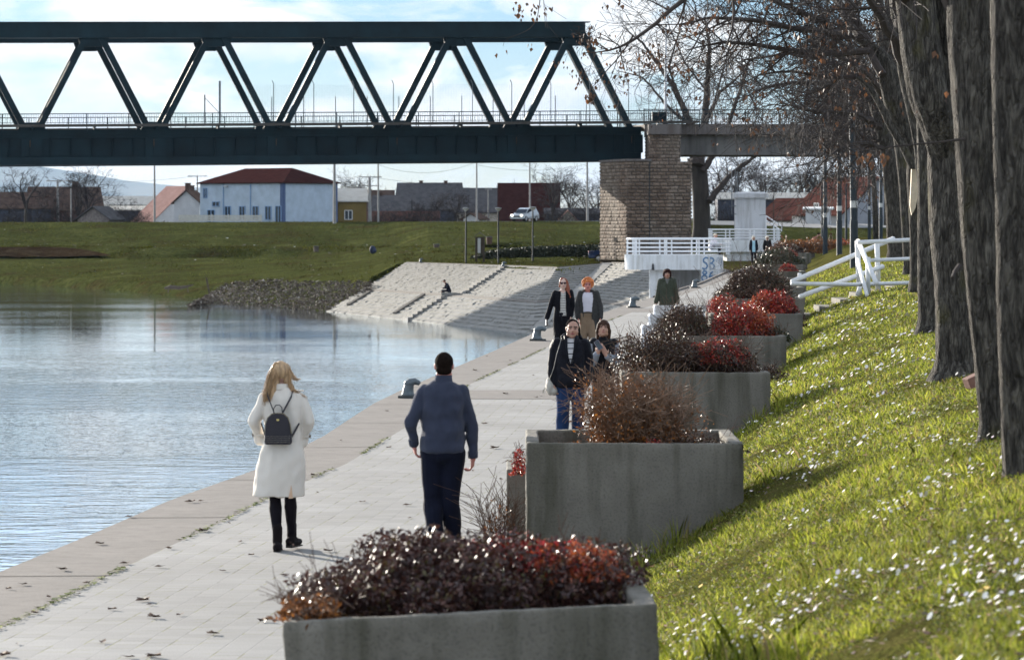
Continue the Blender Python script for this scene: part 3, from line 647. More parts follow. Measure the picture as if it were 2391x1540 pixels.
# tall fence posts on the deck
MPO = mat('fence_steel', (0.10, 0.11, 0.12), 0.5, 0.2, 3, metal=0.4)
for i in range(10):
    s = -3.6+2.95*i; mb = MB(); mb.beam(bp_(s, 9.9, -.27), bp_(s, 12.95, -.27), .055, .055); mb.beam(bp_(s, 12.94, -.27), bp_(s+.12, 13.22, -.27), .05, .05); wpart(mb, 'fence_post', MPO, br_)
for i in range(12):
    s = -5+2.45*i; mb = MB(); mb.beam(bp_(s, 9.9, 1.28), bp_(s, 12.4, 1.28), .06, .06); wpart(mb, 'fence_post', MPO, br_)
mb = MB()
for j in range(16): mb.beam(bp_(-5, 10.9+j*.13, -.27), bp_(25, 10.9+j*.13, -.27), .006, .006)
for j in range(150): mb.beam(bp_(-5+j*.2, 10.8, -.27), bp_(-5+j*.2, 12.9, -.27), .005, .005)
wpart(mb, 'fence_mesh', MPO, br_)
mb = MB(); mb.beam(bp_(26.9, 9.9, -.27), bp_(26.9, 13.2, -.27), .14, .14); mb.beam(bp_(28.0, 9.9, -.27), bp_(28.0, 12.2, -.27), .09, .09); mb.beam(bp_(26.6, 10.5, -.27), bp_(28.0, 12.0, -.27), .04, .04); wpart(mb, 'fence_gate', MPO, br_)

# ---------- concrete approach span ----------
ER = -EL
def ap(s, z, w=0.0): p = AP0+ER*s+EW*w; p.z = z+.0105*s*.3; return p
MCB = conc('approach_concrete', (0.13, 0.125, 0.12), (0.19, 0.18, 0.17), moss=(0.08, 0.075, 0.07), streak=True, kind='pos', sc_=0.4)
MCB2 = conc('approach_edge', (0.12, 0.105, 0.10), (0.17, 0.15, 0.14), moss=(0.09, 0.07, 0.06), streak=True, kind='pos', sc_=0.5)
asp = thing('approach_span', 'grey concrete bridge span running right from the stone pier', 'bridge', ap(5, 0))
mb = MB(); mb.beam(ap(4.95, 9.55, -.18), ap(38, 9.55, -.18), .25, .78); wpart(mb, 'deck_edge', MCB2, asp)
mb = MB(); mb.beam(ap(4.95, 9.75, .5), ap(38, 9.75, .5), 9.2, .3); wpart(mb, 'deck', MCB2, asp)
for w in (-.06, .5, 1.06):
    mb = MB(); mb.beam(ap(7.6, 8.4, w), ap(38, 8.4, w), .5, 1.55); mb.beam(ap(9.0, 7.72, w), ap(38, 7.72, w), .62, .2); wpart(mb, 'girder', MCB, asp)
mb = MB(); mb.beam(ap(9.0, 7.62, .5), ap(9.0, 9.2, .5), 8, .5); mb.beam(ap(24, 7.62, .5), ap(24, 9.2, .5), 8, .5); wpart(mb, 'cross_girder', MCB, asp)
mb = MB(); mb.beam(ap(37, 0, .5), ap(37, 9.5, .5), 8, 1.2); wpart(mb, 'abutment', MCB, asp)
def rail2(w):
    mb = MB(); mb.beam(ap(4.9, 11.02, w), ap(38, 11.02, w), .06, .06); mb.beam(ap(4.9, 10.08, w), ap(38, 10.08, w), .04, .04); wpart(mb, 'rail', MS, asp)
    mb = MB()
    for i in range(210): mb.beam(ap(4.9+i*.155, 10.0, w), ap(4.9+i*.155, 11.0, w), .022, .022)
    wpart(mb, 'baluster_row', MS, asp)
    for i in range(13): mb = MB(); mb.beam(ap(4.9+i*2.6, 9.9, w), ap(4.9+i*2.6, 11.05, w), .08, .08); wpart(mb, 'railing_post', MS, asp)
rail2(-.19); rail2(1.2)
for i in range(16):
    s = 5.3+1.75*i; mb = MB(); mb.beam(ap(s, 9.9, -.17), ap(s, 13.0-.25*(i % 2), -.17), .05, .05); wpart(mb, 'fence_post', MPO, asp)
mb = MB(); mb.beam(ap(4.9, 10.1, -.19), ap(7.2, 10.1, -.19), .1, .1); mb.beam(ap(5.5, 10.45, -.2), ap(6.6, 10.45, -.2), .2, .75); wpart(mb, 'cable_box', MS, asp)
o = (lambda mb: (mb.tube([P(1553, 291, 261.5), P(1554, 62, 261.5)], [.12, .07], 8), mb)[1])(MB())
rt = thing('flagpole', 'tall white pole rising from the bridge deck above the pier', 'pole', P(1553, 291, 261.5)); wpart(o, 'shaft', mat('pole_white', (0.6, 0.62, 0.65), 0.4, .1), rt)
mb = MB(); mb.ell(P(1554, 61, 261.5), .12); mb.box(P(1553, 290, 261.5), (.5, .5, .25)); wpart(mb, 'base_and_cap', MPO, rt)

# ---------- stone pier ----------
MPI = conc('pier_stone', (0.17, 0.135, 0.105), (0.27, 0.22, 0.175), moss=(0.10, 0.07, 0.055), kind='pos', sc_=0.5)
MPI.node_tree.nodes['Principled BSDF'].inputs['Roughness'].default_value = 0.95
# vary colour per block
def blockmat(name, stops):
    m, nt, b = newmat(name); b.inputs['Roughness'].default_value = 0.95
    g = N(nt, 'ShaderNodeNewGeometry'); r = ramp(nt, stops); nt.links.new(g.outputs['Random Per Island'], r.inputs['Fac'])
    n = N(nt, 'ShaderNodeTexNoise'); n.inputs['Scale'].default_value = 7; n.inputs['Detail'].default_value = 8; nt.links.new(coords(nt, (1, 1, 1)), n.inputs['Vector'])
    r2 = ramp(nt, [(0.3, (0.6, 0.58, 0.55)), (0.65, (1.15, 1.12, 1.1))]); nt.links.new(n.outputs['Fac'], r2.inputs['Fac'])
    nb = N(nt, 'ShaderNodeTexNoise'); nb.inputs['Scale'].default_value = .35; nb.inputs['Detail'].default_value = 4; nt.links.new(coords(nt, (1, 1, .35)), nb.inputs['Vector'])
    r3 = ramp(nt, [(0.42, (1, 1, 1)), (0.62, (0.72, 0.62, 0.57))]); nt.links.new(nb.outputs['Fac'], r3.inputs['Fac'])
    q = N(nt, 'ShaderNodeMixRGB', blend_type='MULTIPLY'); q.inputs['Fac'].default_value = 1; nt.links.new(r.outputs['Color'], q.inputs['Color1']); nt.links.new(r2.outputs['Color'], q.inputs['Color2'])
    q2 = N(nt, 'ShaderNodeMixRGB', blend_type='MULTIPLY'); q2.inputs['Fac'].default_value = 1; nt.links.new(q.outputs['Color'], q2.inputs['Color1']); nt.links.new(r3.outputs['Color'], q2.inputs['Color2'])
    nt.links.new(q2.outputs['Color'], b.inputs['Base Color'])
    bp = N(nt, 'ShaderNodeBump'); bp.inputs['Strength'].default_value = 1; bp.inputs['Distance'].default_value = 0.08; nt.links.new(n.outputs['Fac'], bp.inputs['Height']); nt.links.new(bp.outputs['Normal'], b.inputs['Normal'])
    return m
MBLK = blockmat('pier_block', [(0, (0.155, 0.125, 0.10)), (0.5, (0.225, 0.185, 0.15)), (1, (0.31, 0.26, 0.215))])
def stone_wall(mb, p0, p1, z0, z1, ch=.26, bw=.62, rnd=random.Random(5), prot=.07):
    """rusticated courses along a footing edge p0->p1, outward normal to the right of p0->p1"""
    p0 = Vector((*p0, 0)); p1 = Vector((*p1, 0)); d = (p1-p0); L = d.length; d.normalize(); n = Vector((d.y, -d.x, 0)); nc = int(round((z1-z0)/ch)); ch = (z1-z0)/nc
    for c in range(nc):
        s = -bw*(0.5 if c % 2 else 0.0)*.98
        while s < L:
            w_ = bw*rnd.uniform(.85, 1.15); a, b_ = max(0, s), min(L, s+w_); s += w_
            if b_-a < .08: continue
            g = .02; o_ = prot*rnd.uniform(.6, 1.5); za, zb = z0+c*ch+g, z0+(c+1)*ch-g
            A = p0+d*(a+g); B = p0+d*(b_-g); i_ = min(.06, (b_-a)*.2)
            v = [A+Vector((0, 0, za)), B+Vector((0, 0, za)), B+Vector((0, 0, zb)), A+Vector((0, 0, zb)),
                 A+d*i_+n*o_+Vector((0, 0, za+.05)), B-d*i_+n*o_+Vector((0, 0, za+.05)), B-d*i_+n*o_*.9+Vector((0, 0, zb-.04)), A+d*i_+n*o_*.9+Vector((0, 0, zb-.04))]
            mb.add(v, [(4, 5, 6, 7), (0, 1, 5, 4), (1, 2, 6, 5), (2, 3, 7, 6), (3, 0, 4, 7)])
pier = thing('stone_pier', 'rusticated brown stone bridge pier at the top of the bank', 'bridge pier', (10, 255, 0))
fp = [(6.62, 256.5), (8.4, 250.2), (13.1, 251.0), (13.4, 262), (7.2, 262)]
ZB, ZT = -.9, 7.05
mb = MB()
for i in range(len(fp)): stone_wall(mb, fp[i], fp[(i+1) % len(fp)], ZB, ZT)
wpart(mb, 'stonework', MBLK, pier)
mb = MB(); ins = [Vector((x, y, ZB)) for x, y in fp]; mb.prism(ins, (0, 0, ZT-ZB)); wpart(mb, 'mortar_core', mat('mortar', (0.085, 0.07, 0.06), 0.95, .2), pier)
mb = MB(); mb.prism([Vector((x, y, ZT+.02)) for x, y in ((6.5, 256.5), (8.3, 250.0), (10.2, 250.3), (10.2, 262), (7.1, 262))], (0, 0, .16)); wpart(mb, 'cap', MCB2, pier)
fu = [(10.12, 251.6), (12.35, 252.0), (12.45, 262), (10.2, 262)]
mb = MB()
for i in range(4): stone_wall(mb, fu[i], fu[(i+1) % 4], ZT+.0, 9.05, ch=.24, bw=.5, prot=.05)
wpart(mb, 'upper_stonework', MBLK, pier)
mb = MB(); mb.prism([Vector((x, y, ZT)) for x, y in fu], (0, 0, 2.1)); wpart(mb, 'upper_core', mat('mortar', (0, 0, 0)), pier)
mb = MB(); mb.prism([Vector((x, y, 9.06)) for x, y in ((10.02, 251.2), (12.42, 251.6), (12.5, 262), (10.1, 262))], (0, 0, .72)); wpart(mb, 'capstone', MCB2, pier)
mb = MB(); mb.box(P(1435, 372.5, 256.6)+Vector((0, 0, -.12)), (.9, .9, .34), taper=.5); mb.tube([P(1420, 380, 256.6)+Vector((0, -.4, 0)), P(1450, 380, 256.6)+Vector((0, -.4, 0))], .16, 10); wpart(mb, 'bearing', MS, pier)
mb = MB(); mb.tube([(10.05, 250.42, -.5), (10.05, 250.4, 7)], .05, 6); wpart(mb, 'drain_pipe', mat('pipe_dark', (0.03, 0.03, 0.03), .6), pier)

# ---------- white river gauge platforms ----------
def plaster(name, c1, c2, sc_=1.0): return conc(name, c1, c2, moss=(c1[0]*.72, c1[1]*.70, c1[2]*.66), streak=True, kind='pos', sc_=sc_)
MW = plaster('white_plaster', (0.70, 0.71, 0.72), (0.80, 0.81, 0.81)); MWS = mat('white_rail', (0.80, 0.80, 0.81), 0.45, .06, 3)
MGY = plaster('grey_plaster', (0.52, 0.52, 0.535), (0.60, 0.60, 0.61), .8)
def X_(u, y): return (u-UC)*y/F
def Z_(v, y): return H-(v-VH)*y/F
yp = 188.0
pl = thing('river_platform', 'white concrete lookout platform with graffiti and a rounded end', 'platform', (X_(1560, yp), yp, 0))
zt, zb = Z_(595, yp), Z_(630, yp); x0, x1 = X_(1462, yp), X_(1688, yp); r_ = 1.15; dp = 4.2
out = [(x1, yp), (x1, yp+dp)]; out = [(x1, yp+dp), (x1, yp)]
arc = [(x0+r_-r_*math.sin(a), yp+r_-r_*math.cos(a)) for a in [R(9*i) for i in range(11)]]
arc2 = [(x0, yp+dp-r_), (x0+r_*.3, yp+dp-r_*.3), (x0+r_, yp+dp)]
outl = [(x1, yp)]+arc+arc2+[(x1, yp+dp)]
mb = MB(); mb.prism([Vector((x, y, zb)) for x, y in outl[::-1]], (0, 0, zt-zb)); wpart(mb, 'slab', MW, pl)
xl0, xl1, xr0 = X_(1519, yp), X_(1550, yp), X_(1637, yp)
mb = MB(); mb.box(((xl0+xl1)/2-.02, yp+1.2, (zb-4)/2), (xl1-xl0, 1.5, abs(-4-zb))); wpart(mb, 'leg', MW, pl)
mb = MB(); mb.box(((xl1+xr0)/2, yp+2.6, (zb-4)/2), (xr0-xl1+.4, .25, abs(-4-zb))); wpart(mb, 'back_wall', MGY, pl)
mb = MB(); mb.box(((xr0+x1)/2, yp+1.52, (zb-4)/2), (x1-xr0, 3.0, abs(-4-zb))); wpart(mb, 'graffiti_wall', MW, pl)
def plrail(root, pts, zb_, hh, m, nposts):
    P3 = [Vector((x, y, 0)) for x, y in pts]; cum = [0]
    for i in range(1, len(P3)): cum.append(cum[-1]+(P3[i]-P3[i-1]).length)
    def at(s):
        s = max(0, min(cum[-1], s))
        for i in range(1, len(P3)):
            if s <= cum[i]+1e-9: return P3[i-1].lerp(P3[i], (s-cum[i-1])/(cum[i]-cum[i-1]))
    for j, (f, w_) in enumerate(((1.0, .055), (.72, .035), (.45, .035), (.2, .035))):
        mb = MB(); mb.tube([p+Vector((0, 0, zb_+hh*f)) for p in P3], w_, 8); wpart(mb, 'rail', m, root)
    for i in range(nposts):
        s = cum[-1]*(i+.15)/nposts
        for d in (0, .28):
            p = at(s+d); mb = MB(); mb.beam(p+Vector((0, 0, zb_)), p+Vector((0, 0, zb_+hh)), .08, .08); wpart(mb, 'post', m, root)
arc_in = [(x0+.12+(r_-.12)-(r_-.12)*math.sin(a), yp+.12+(r_-.12)-(r_-.12)*math.cos(a)) for a in [R(9*i) for i in range(11)]]
plrail(pl, [(x1+.5, yp+1.2), (x1+.1, yp+.5), (x1-.5, yp+.12)]+arc_in+[(x0+.12, yp+dp-r_), (x0+r_, yp+dp-.15), (x1, yp+dp-.15)], zt, Z_(558, yp)-zt, MWS, 8)
# graffiti strokes: "SB" and "86"
MGF = mat('blue_spray', (0.10, 0.20, 0.34), 0.6, .25, 9)
def stroke(mb, pts, y, w_):
    P3 = [Vector((X_(u, y), y, Z_(v, y))) for u, v in pts]
    mb.tube(P3, w_, 6, squash=.25)
mbg = MB(); yg_ = yp-.006
stroke(mbg, [(1653, 603), (1647, 601), (1642, 605), (1642, 611), (1648, 615), (1651, 620), (1649, 626), (1643, 628), (1639, 625)], yg_, .045)
stroke(mbg, [(1658, 602), (1657, 615), (1657, 628)], yg_, .05)
stroke(mbg, [(1657, 602), (1664, 603), (1666, 608), (1662, 613), (1657, 614), (1664, 616), (1668, 621), (1665, 627), (1657, 629)], yg_, .045)
stroke(mbg, [(1672, 611), (1674, 603), (1677, 600), (1679, 606), (1679, 614)], yg_, .035)
stroke(mbg, [(1683, 603), (1684, 614), (1681, 622)], yg_, .04); stroke(mbg, [(1686, 607), (1684, 613)], yg_, .035)
stroke(mbg, [(1649, 634), (1643, 632), (1640, 636), (1643, 641), (1649, 645), (1650, 651), (1645, 655), (1639, 653), (1638, 647), (1643, 642), (1649, 638), (1649, 634)], yg_, .045)
stroke(mbg, [(1664, 634), (1659, 637), (1656, 645), (1657, 652), (1662, 655), (1667, 651), (1666, 646), (1660, 644), (1656, 648)], yg_, .045)
wpart(mbg, 'graffiti', MGF, pl)
mb = MB(); mb.box(P(1524, 623, yp-.05), (.16, .12, .35), taper=.5); wpart(mb, 'drain_spout', mat('pipe_dark', (0, 0, 0)), pl)
# rear platform + tower
y2 = 236.0
p2 = thing('rear_platform', 'smaller white platform with railing around the foot of the tower', 'platform', (X_(1730, y2), y2, 0))
zt2, zb2 = Z_(561, y2), Z_(588, y2)
mb = MB(); mb.box(((X_(1663, y2)+X_(1822, y2))/2, y2+2.5, (zt2+zb2)/2), (X_(1822, y2)-X_(1663, y2), 5, zt2-zb2)); wpart(mb, 'slab', MW, p2)
mb = MB(); mb.box(((X_(1697, y2)+X_(1800, y2))/2, y2+2.3, (zb2-1)/2), (X_(1800, y2)-X_(1697, y2), 4, zb2+1)); wpart(mb, 'base', MW, p2)
plrail(p2, [(X_(1663, y2), y2+4.5), (X_(1663, y2), y2+.1), (X_(1822, y2), y2+.1), (X_(1822, y2), y2+4.5)], zt2, Z_(536, y2)-zt2, MWS, 8)
mb = MB()
for k in range(2): mb.tube([P(1824, 540, y2), P(1824, 528, y2), P(1788, 504, y2+1+k), P(1788, 514, y2+1+k), P(1822, 537, y2)], .04, 6)
for t in (0, .5): mb.tube([P(lerp(1788, 1824, t), lerp(505, 529, t), y2+1), P(lerp(1788, 1824, t), 560, y2+1)], .04, 6)
wpart(mb, 'stair_handrail', MWS, p2)
tw = thing('gauge_tower', 'square pale grey tower with a flat overhanging roof slab', 'tower', (X_(1752, y2+1.6), y2+1.6, zt2))
xa, xb = X_(1719, y2+1.6), X_(1787, y2+1.6); zt3 = Z_(462, y2+1.6)
mb = MB(); mb.box(((xa+xb)/2, y2+2.7, (zt2+zt3)/2), (xb-xa, 2.2, zt3-zt2)); wpart(mb, 'wall', MGY, tw)
mb = MB(); mb.box(((xa+xb)/2, y2+2.7, zt3+.15), (xb-xa+.36, 2.6, .3), taper=1.0); mb.box(((xa+xb)/2, y2+2.7, zt3+.36), (xb-xa+.2, 2.4, .12), taper=.8); wpart(mb, 'roof', MGY, tw)
mb = MB(); mb.tube([P(1718, 500, y2+1.5), P(1708, 500, y2+1.5), P(1708, 392, y2+1.5)], .035, 6); mb.tube([P(1718, 481, y2+1.5), P(1708, 481, y2+1.5)], .03, 6); mb.tube([P(1721, 462, y2+2), P(1721, 400, y2+2)], .05, 6); mb.tube([P(1716, 462, y2+2.4), P(1716, 395, y2+2.4)], .03, 6); wpart(mb, 'antenna', MPO, tw)
# ---------- houses ----------
def wallmat(n, c, v=.12): return mat(n, c, .85, v, .8, bump=.3, bsc=8)
def tilemat(name, c1, c2, sc_=3.0):
    m, nt, b = newmat(name); b.inputs['Roughness'].default_value = .9; b.inputs['Specular IOR Level'].default_value = 0
    v = coords(nt, (1, 1, 1), 'obj'); wv = N(nt, 'ShaderNodeTexWave'); wv.bands_direction = 'X'; wv.inputs['Scale'].default_value = sc_; wv.inputs['Distortion'].default_value = .3
    nt.links.new(v, wv.inputs['Vector']); n = N(nt, 'ShaderNodeTexNoise'); n.inputs['Scale'].default_value = 1.5; n.inputs['Detail'].default_value = 8; nt.links.new(v, n.inputs['Vector'])
    r = ramp(nt, [(.3, c1), (.7, c2)]); nt.links.new(n.outputs['Fac'], r.inputs['Fac']); nt.links.new(r.outputs['Color'], b.inputs['Base Color'])
    bp = N(nt, 'ShaderNodeBump'); bp.inputs['Strength'].default_value = .7; bp.inputs['Distance'].default_value = .05; nt.links.new(wv.outputs['Fac'], bp.inputs['Height']); nt.links.new(bp.outputs['Normal'], b.inputs['Normal'])
    return m
TR = tilemat('tile_darkred', (0.036, 0.014, 0.014), (0.056, 0.024, 0.022)); TP = tilemat('tile_pink', (0.36, 0.22, 0.19), (0.46, 0.30, 0.26)); TB = tilemat('tile_brown', (0.07, 0.05, 0.045), (0.12, 0.085, 0.07))
TG = tilemat('tile_grey', (0.075, 0.075, 0.08), (0.12, 0.115, 0.12)); TM = tilemat('sheet_metal', (0.62, 0.58, 0.52), (0.75, 0.72, 0.66), 9.0); TRB = tilemat('tile_red', (0.07, 0.030, 0.026), (0.105, 0.050, 0.042))
TM.node_tree.nodes['Principled BSDF'].inputs['Roughness'].default_value = .35
MWIN = mat('window_glass', (0.03, 0.045, 0.06), .15, .2, 2); MFR = mat('window_frame_blue', (0.20, 0.32, 0.50), .5, .1); MFW = mat('frame_white', (.55, .55, .55), .6, .1)
def house(label, u, y, w_, d, zb, hw, hr, rot, wm, rm, hip=0.0, over=.35, wins=(), name='house', chim=(), ridge='x', fm=None, cat='house'):
    """ridge runs along local x; wins: (face, s, z, w, h) with face 'f' front / 'r' right end / 'l' left end"""
    r = thing(name, label, cat, (X_(u, y), y, zb), R(rot)); a, b_ = w_/2, d/2
    mb = MB(); mb.box((0, 0, hw/2-1), (w_, d, hw+2))
    if not hip: mb.prism([(-a, -b_, hw), (-a, b_, hw), (-a, 0, hw+hr)], (w_, 0, 0))
    mb.build('wall', wm, r)
    mb = MB(); ov = over; A, B = a+ov, b_+ov; dz = -hr*ov/b_ if not hip else -.05; th = .14
    if hip:
        v = [(-A, -B, hw), (A, -B, hw), (A, B, hw), (-A, B, hw), (-A+hip, 0, hw+hr), (A-hip, 0, hw+hr)]
        v += [(x, y_, z-th) for x, y_, z in v[:4]]
        mb.add(v, [(0, 1, 5, 4), (1, 2, 5), (2, 3, 4, 5), (3, 0, 4), (0, 6, 7, 1), (1, 7, 8, 2), (2, 8, 9, 3), (3, 9, 6, 0), (9, 8, 7, 6)])
    else:
        for s in (-1, 1):
            p = [Vector((-A, s*B, hw+dz)), Vector((A, s*B, hw+dz)), Vector((A, 0, hw+hr)), Vector((-A, 0, hw+hr))]
            mb.prism([q+Vector((0, 0, .03)) for q in p], (0, 0, th))
    rf = mb.build('roof', rm, r)
    for cx, cy, cw, ch in chim:
        mb = MB(); mb.box((cx, cy, hw+hr*.9+ch/2), (cw, cw, ch+.6)); mb.box((cx, cy, hw+hr*.9+ch+.3), (cw+.12, cw+.12, .1)); mb.build('chimney', TB, rf)
    for face, s, z, ww, wh in wins:
        if face == 'f': c, dx, n = Vector((s, -b_, z)), Vector((1, 0, 0)), Vector((0, -1, 0))
        elif face == 'r': c, dx, n = Vector((a, s, z)), Vector((0, 1, 0)), Vector((1, 0, 0))
        else: c, dx, n = Vector((-a, s, z)), Vector((0, 1, 0)), Vector((-1, 0, 0))
        mb = MB(); up = Vector((0, 0, 1)); t = .09
        for q0, q1 in ((-1, 1),):
            for sz_, cc in (((ww, .1), up*wh/2), ((ww, .1), -up*wh/2), ((t, wh), dx*ww/2), ((t, wh), -dx*ww/2), ((t*.7, wh), dx*0.0)):
                e = dx*sz_[0]/2 if sz_[1] <= .1 else up*sz_[1]/2; mb.beam(c+n*.05+cc-e, c+n*.05+cc+e, .1, .09, up=n if abs(e.z) > 0 else up)
        wf = mb.build('window', fm or MFW, r); mb = MB(); mb.prism([c+n*.012-dx*ww/2-up*wh/2, c+n*.012+dx*ww/2-up*wh/2, c+n*.012+dx*ww/2+up*wh/2, c+n*.012-dx*ww/2+up*wh/2], n*.01); mb.build('pane', MWIN, wf)
    return r
WB = wallmat('wall_paleblue', (0.41, 0.49, 0.58)); WW = wallmat('wall_white', (.55, .55, .56)); WG = wallmat('wall_grey', (.30, .31, .34)); WD = wallmat('wall_dark', (.06, .07, .10)); WY = wallmat('wall_ochre', (.16, .11, .03)); WR = wallmat('wall_brick', (.14, .07, .06)); WP = wallmat('wall_beige', (.42, .38, .32))
# big pale blue hall : corner toward camera at u=660
th = 40; a_, b__ = 15.2, 10.4; yc = 446; cx = X_(660, yc)
ex = Vector((math.cos(R(-th)), math.sin(R(-th)), 0)); ey = Vector((-ex.y, ex.x, 0))
ctr = Vector((cx, yc, 0))-ex*a_/2+ey*b__/2
hall = house('big pale blue two storey hall with a dark red hipped roof', 0, 450, a_, b__, 2.2, 5.35, 1.95, -th, WB, TR, hip=3.6, over=.35,
    wins=[('f', s, 1.35, 1.05, 1.75) for s in (-2.4, .25, 2.7, 5.0)]+[('f', 6.85, 1.2, 1.05, 2.1)]+[('f', -6.6, 4.0, .7, 1.3), ('f', -4.6, 2.55, 1.3, .6), ('f', -5.5, 1.0, 1.3, 1.5)], name='hall', fm=MFR, cat='hall')
hall.location = (ctr.x, ctr.y, 2.2)
mb = MB()
for s in (-3.2, 1.8): mb.tube([(s, -b__/2-.09, 0), (s, -b__/2-.09, 5.2)], .07, 6)
mb.build('drain_pipe', MFR, hall)
mb = MB(); mb.box((a_/2-.18, -b__/2-.02, 2.6), (.5, .1, 5.2)); mb.box((a_/2+.02, -b__/2+.2, 2.6), (.1, .5, 5.2)); mb.box((a_/2+.02, b__/2-.3, 2.6), (.1, .6, 5.2)); mb.build('corner_strip', mat('strip_blue', (.07, .11, .22), .7, .1), hall)
mb = MB(); mb.box((-2.6, -b__/2-.25, 4.9), (.5, .4, .12)); mb.build('wall_lamp', MFW, hall)
# slatted white fence
fe = thing('board_fence', 'long low white board fence in front of the pale blue hall', 'fence', P(514, 517, 436))
mb = MB()
for j in range(4): mb.beam(P(417, 503.5+j*3.7, 436), P(611, 504+j*3.7, 436), .05, .16)
wpart(mb, 'board_panel', mat('fence_cream', (.52, .50, .44), .7, .15), fe)
for k in range(6): mb = MB(); mb.beam(P(418+k*38.4, 500, 436.1), P(418+k*38.4, 519, 436.1), .1, .1); wpart(mb, 'post', MFW, fe)
house('barn with a long faded pink tiled roof and white gable', 414, 480, 4.8, 12, 2.0, .4, 4.8, -48, WW, TP, over=.2, name='barn', cat='barn')
house('narrow white house with two chimneys wedged behind the pale blue hall', 446, 462, 3.4, 3.6, 2.0, 3.0, 1.5, 75, WW, TB, chim=[(-1.2, 0, .6, .9), (.9, .2, .5, .6)], wins=[('f', 0, 1.5, .8, 1.3)])
house('long dark blue warehouse with a white roof edge left of the pink barn', 280, 500, 17, 9, 1.9, 2.1, .5, 0, WD, TM, over=.5, name='warehouse', cat='warehouse')
house('low white roofed store far behind the dark warehouse', 325, 560, 15, 8, 2.0, 3.0, 1.3, 0, WG, TM, name='store', cat='store')
house('brown roofed farmhouse behind the leftmost bare tree', 15, 470, 12, 9, 2.0, 2.2, 2.1, 8, WD, TB, chim=[(-2, 0, .6, .7)])
house('tall steep brown roofed house right of the leftmost bare tree', 150, 480, 9.5, 9, 2.0, 2.0, 3.1, 14, WR, TB, chim=[(1.6, .3, .8, .9)])
house('small stone gabled shed at the levee edge left of the pink barn', 235, 452, 4.2, 4.6, 2.0, .8, 1.5, 70, mat('stone_shed', (.20, .17, .16), .9, .4, 3), TG, name='shed', cat='shed')
house('ochre house with a shining corrugated metal roof beside the hall', 803, 458, 5.6, 6.5, 2.0, 3.15, 1.55, 6, WY, TM, over=.3, wins=[('f', .4, 1.3, 1.0, 1.2)])
house('dark low house with brown roof between the two pole arms', 868, 500, 6, 6, 2.0, 1.9, 2.9, 0, WD, TB)
house('grey roofed farmhouse with two chimneys, widest of the dark roofs', 1003, 512, 9.2, 10, 2.0, 2.2, 3.8, -4, WD, TG, over=.3, chim=[(-1.3, 0, .5, .5), (2.4, 0, .5, .5)])
house('small grey roofed house left of the wide grey farmhouse', 915, 492, 5.0, 7, 2.0, 1.8, 2.2, 0, WD, TG, chim=[(-1.6, 0, .4, .4)])
house('long grey roofed barn between the grey farmhouse and the dark red roof', 1120, 498, 6.6, 9, 2.0, 1.8, 3.3, 0, WP, TG, over=.3, name='barn', cat='barn')
house('huge plain dark red roof standing behind the silver car', 1234, 476, 8.5, 12, 1.7, .8, 5.1, 0, WR, TR, over=.1, name='barn', chim=[(2.2, 0, .7, .1)], cat='barn')
house('tiny pale gabled hut beside the left park lamp', 1108, 440, 1.9, 2.3, 2.0, .8, .6, 60, WW, TB, name='hut', cat='hut')
house('low dark long shed under the bare trees left of the pier', 1360, 470, 10, 5, 1.8, 1.6, .7, 0, WD, TG, name='shed', cat='shed')
house('pale pyramid roofed hut between the silver car and the pier', 1325, 452, 2.4, 3.2, 1.9, .3, 1.6, 90, WP, TP, name='hut', cat='hut')
# red-brick garden wall
mb = MB(); mb.box(P(925, 508, 470)+Vector((0, 0, -.3)), (12, .3, 2.4)); o = mb.build('brick_wall', WR); tag(o, 'low dark red brick wall behind the levee road', 'wall')
# white/red-roofed house cluster at right
house('white house with a red tiled roof and grey gable behind the lamp posts', 1990, 338, 9.0, 8.4, 2.1, 1.3, 3.4, -62, WG, TRB, over=.4, wins=[('f', 0, 1.6, .8, 1.3)])
house('low white annex with red lean roof beside the tower railing', 1872, 352, 6.6, 5.8, 2.1, .7, 2.0, -48, WW, TRB, over=.35, name='annex', cat='house')
ex_ = house('bright white porch block under the red roofed house', 1910, 330, 2.3, 2.6, 2.2, 1.5, .12, -8, WW, MW, over=.3, name='porch', cat='porch')
house('long white topped shed beyond the red roofed houses', 1790, 440, 13, 6, 2.2, 3.1, .7, 0, WD, TM, name='shed', cat='shed')
house('small house with a brown roof beneath the tree trunks', 2100, 345, 8, 6, 2.1, 1.5, 1.7, 8, WW, TRB)
# levee road
MRD = mat('levee_asphalt', (0.20, 0.20, 0.20), .9, .12, .5, kind='pos')
mb = MB(); pp = [(980, 2.46, 428), (1300, 2.53, 422), (1403, 2.55, 420), (1700, 2.55, 420), (2060, 2.55, 420), (2500, 2.55, 420)]
for i in range(len(pp)-1):
    (u0, z0, y0), (u1, z1, y1) = pp[i], pp[i+1]; mb.add([(X_(u0, y0), y0, z0), (X_(u1, y1), y1, z1), (X_(u1, y1)*1.02, y1+9, z1-.02), (X_(u0, y0)*1.02, y0+9, z0-.02), (X_(u0, y0), y0-.4, z0-.5), (X_(u1, y1), y1-.4, z1-.5)], [(0, 1, 2, 3), (4, 5, 1, 0)])
o = mb.build('levee_road', MRD); tag(o, kind='structure')
mb = MB(); pth = [(1640, 2.35, 300), (1790, 2.2, 318), (1900, 2.0, 322), (2060, 2.0, 324), (2300, 2, 324)]
for i in range(len(pth)-1):
    (u0, z0, y0), (u1, z1, y1) = pth[i], pth[i+1]; mb.add([(X_(u0, y0), y0, z0), (X_(u1, y1), y1, z1), (X_(u1, y1), y1+5, z1+.35), (X_(u0, y0), y0+5, z0+.35), (X_(u0, y0), y0-16, -.3), (X_(u1, y1), y1-16, -.3)], [(0, 1, 2, 3)])
o = mb.build('raised_path', MRD); tag(o, kind='structure')
mb = MB()
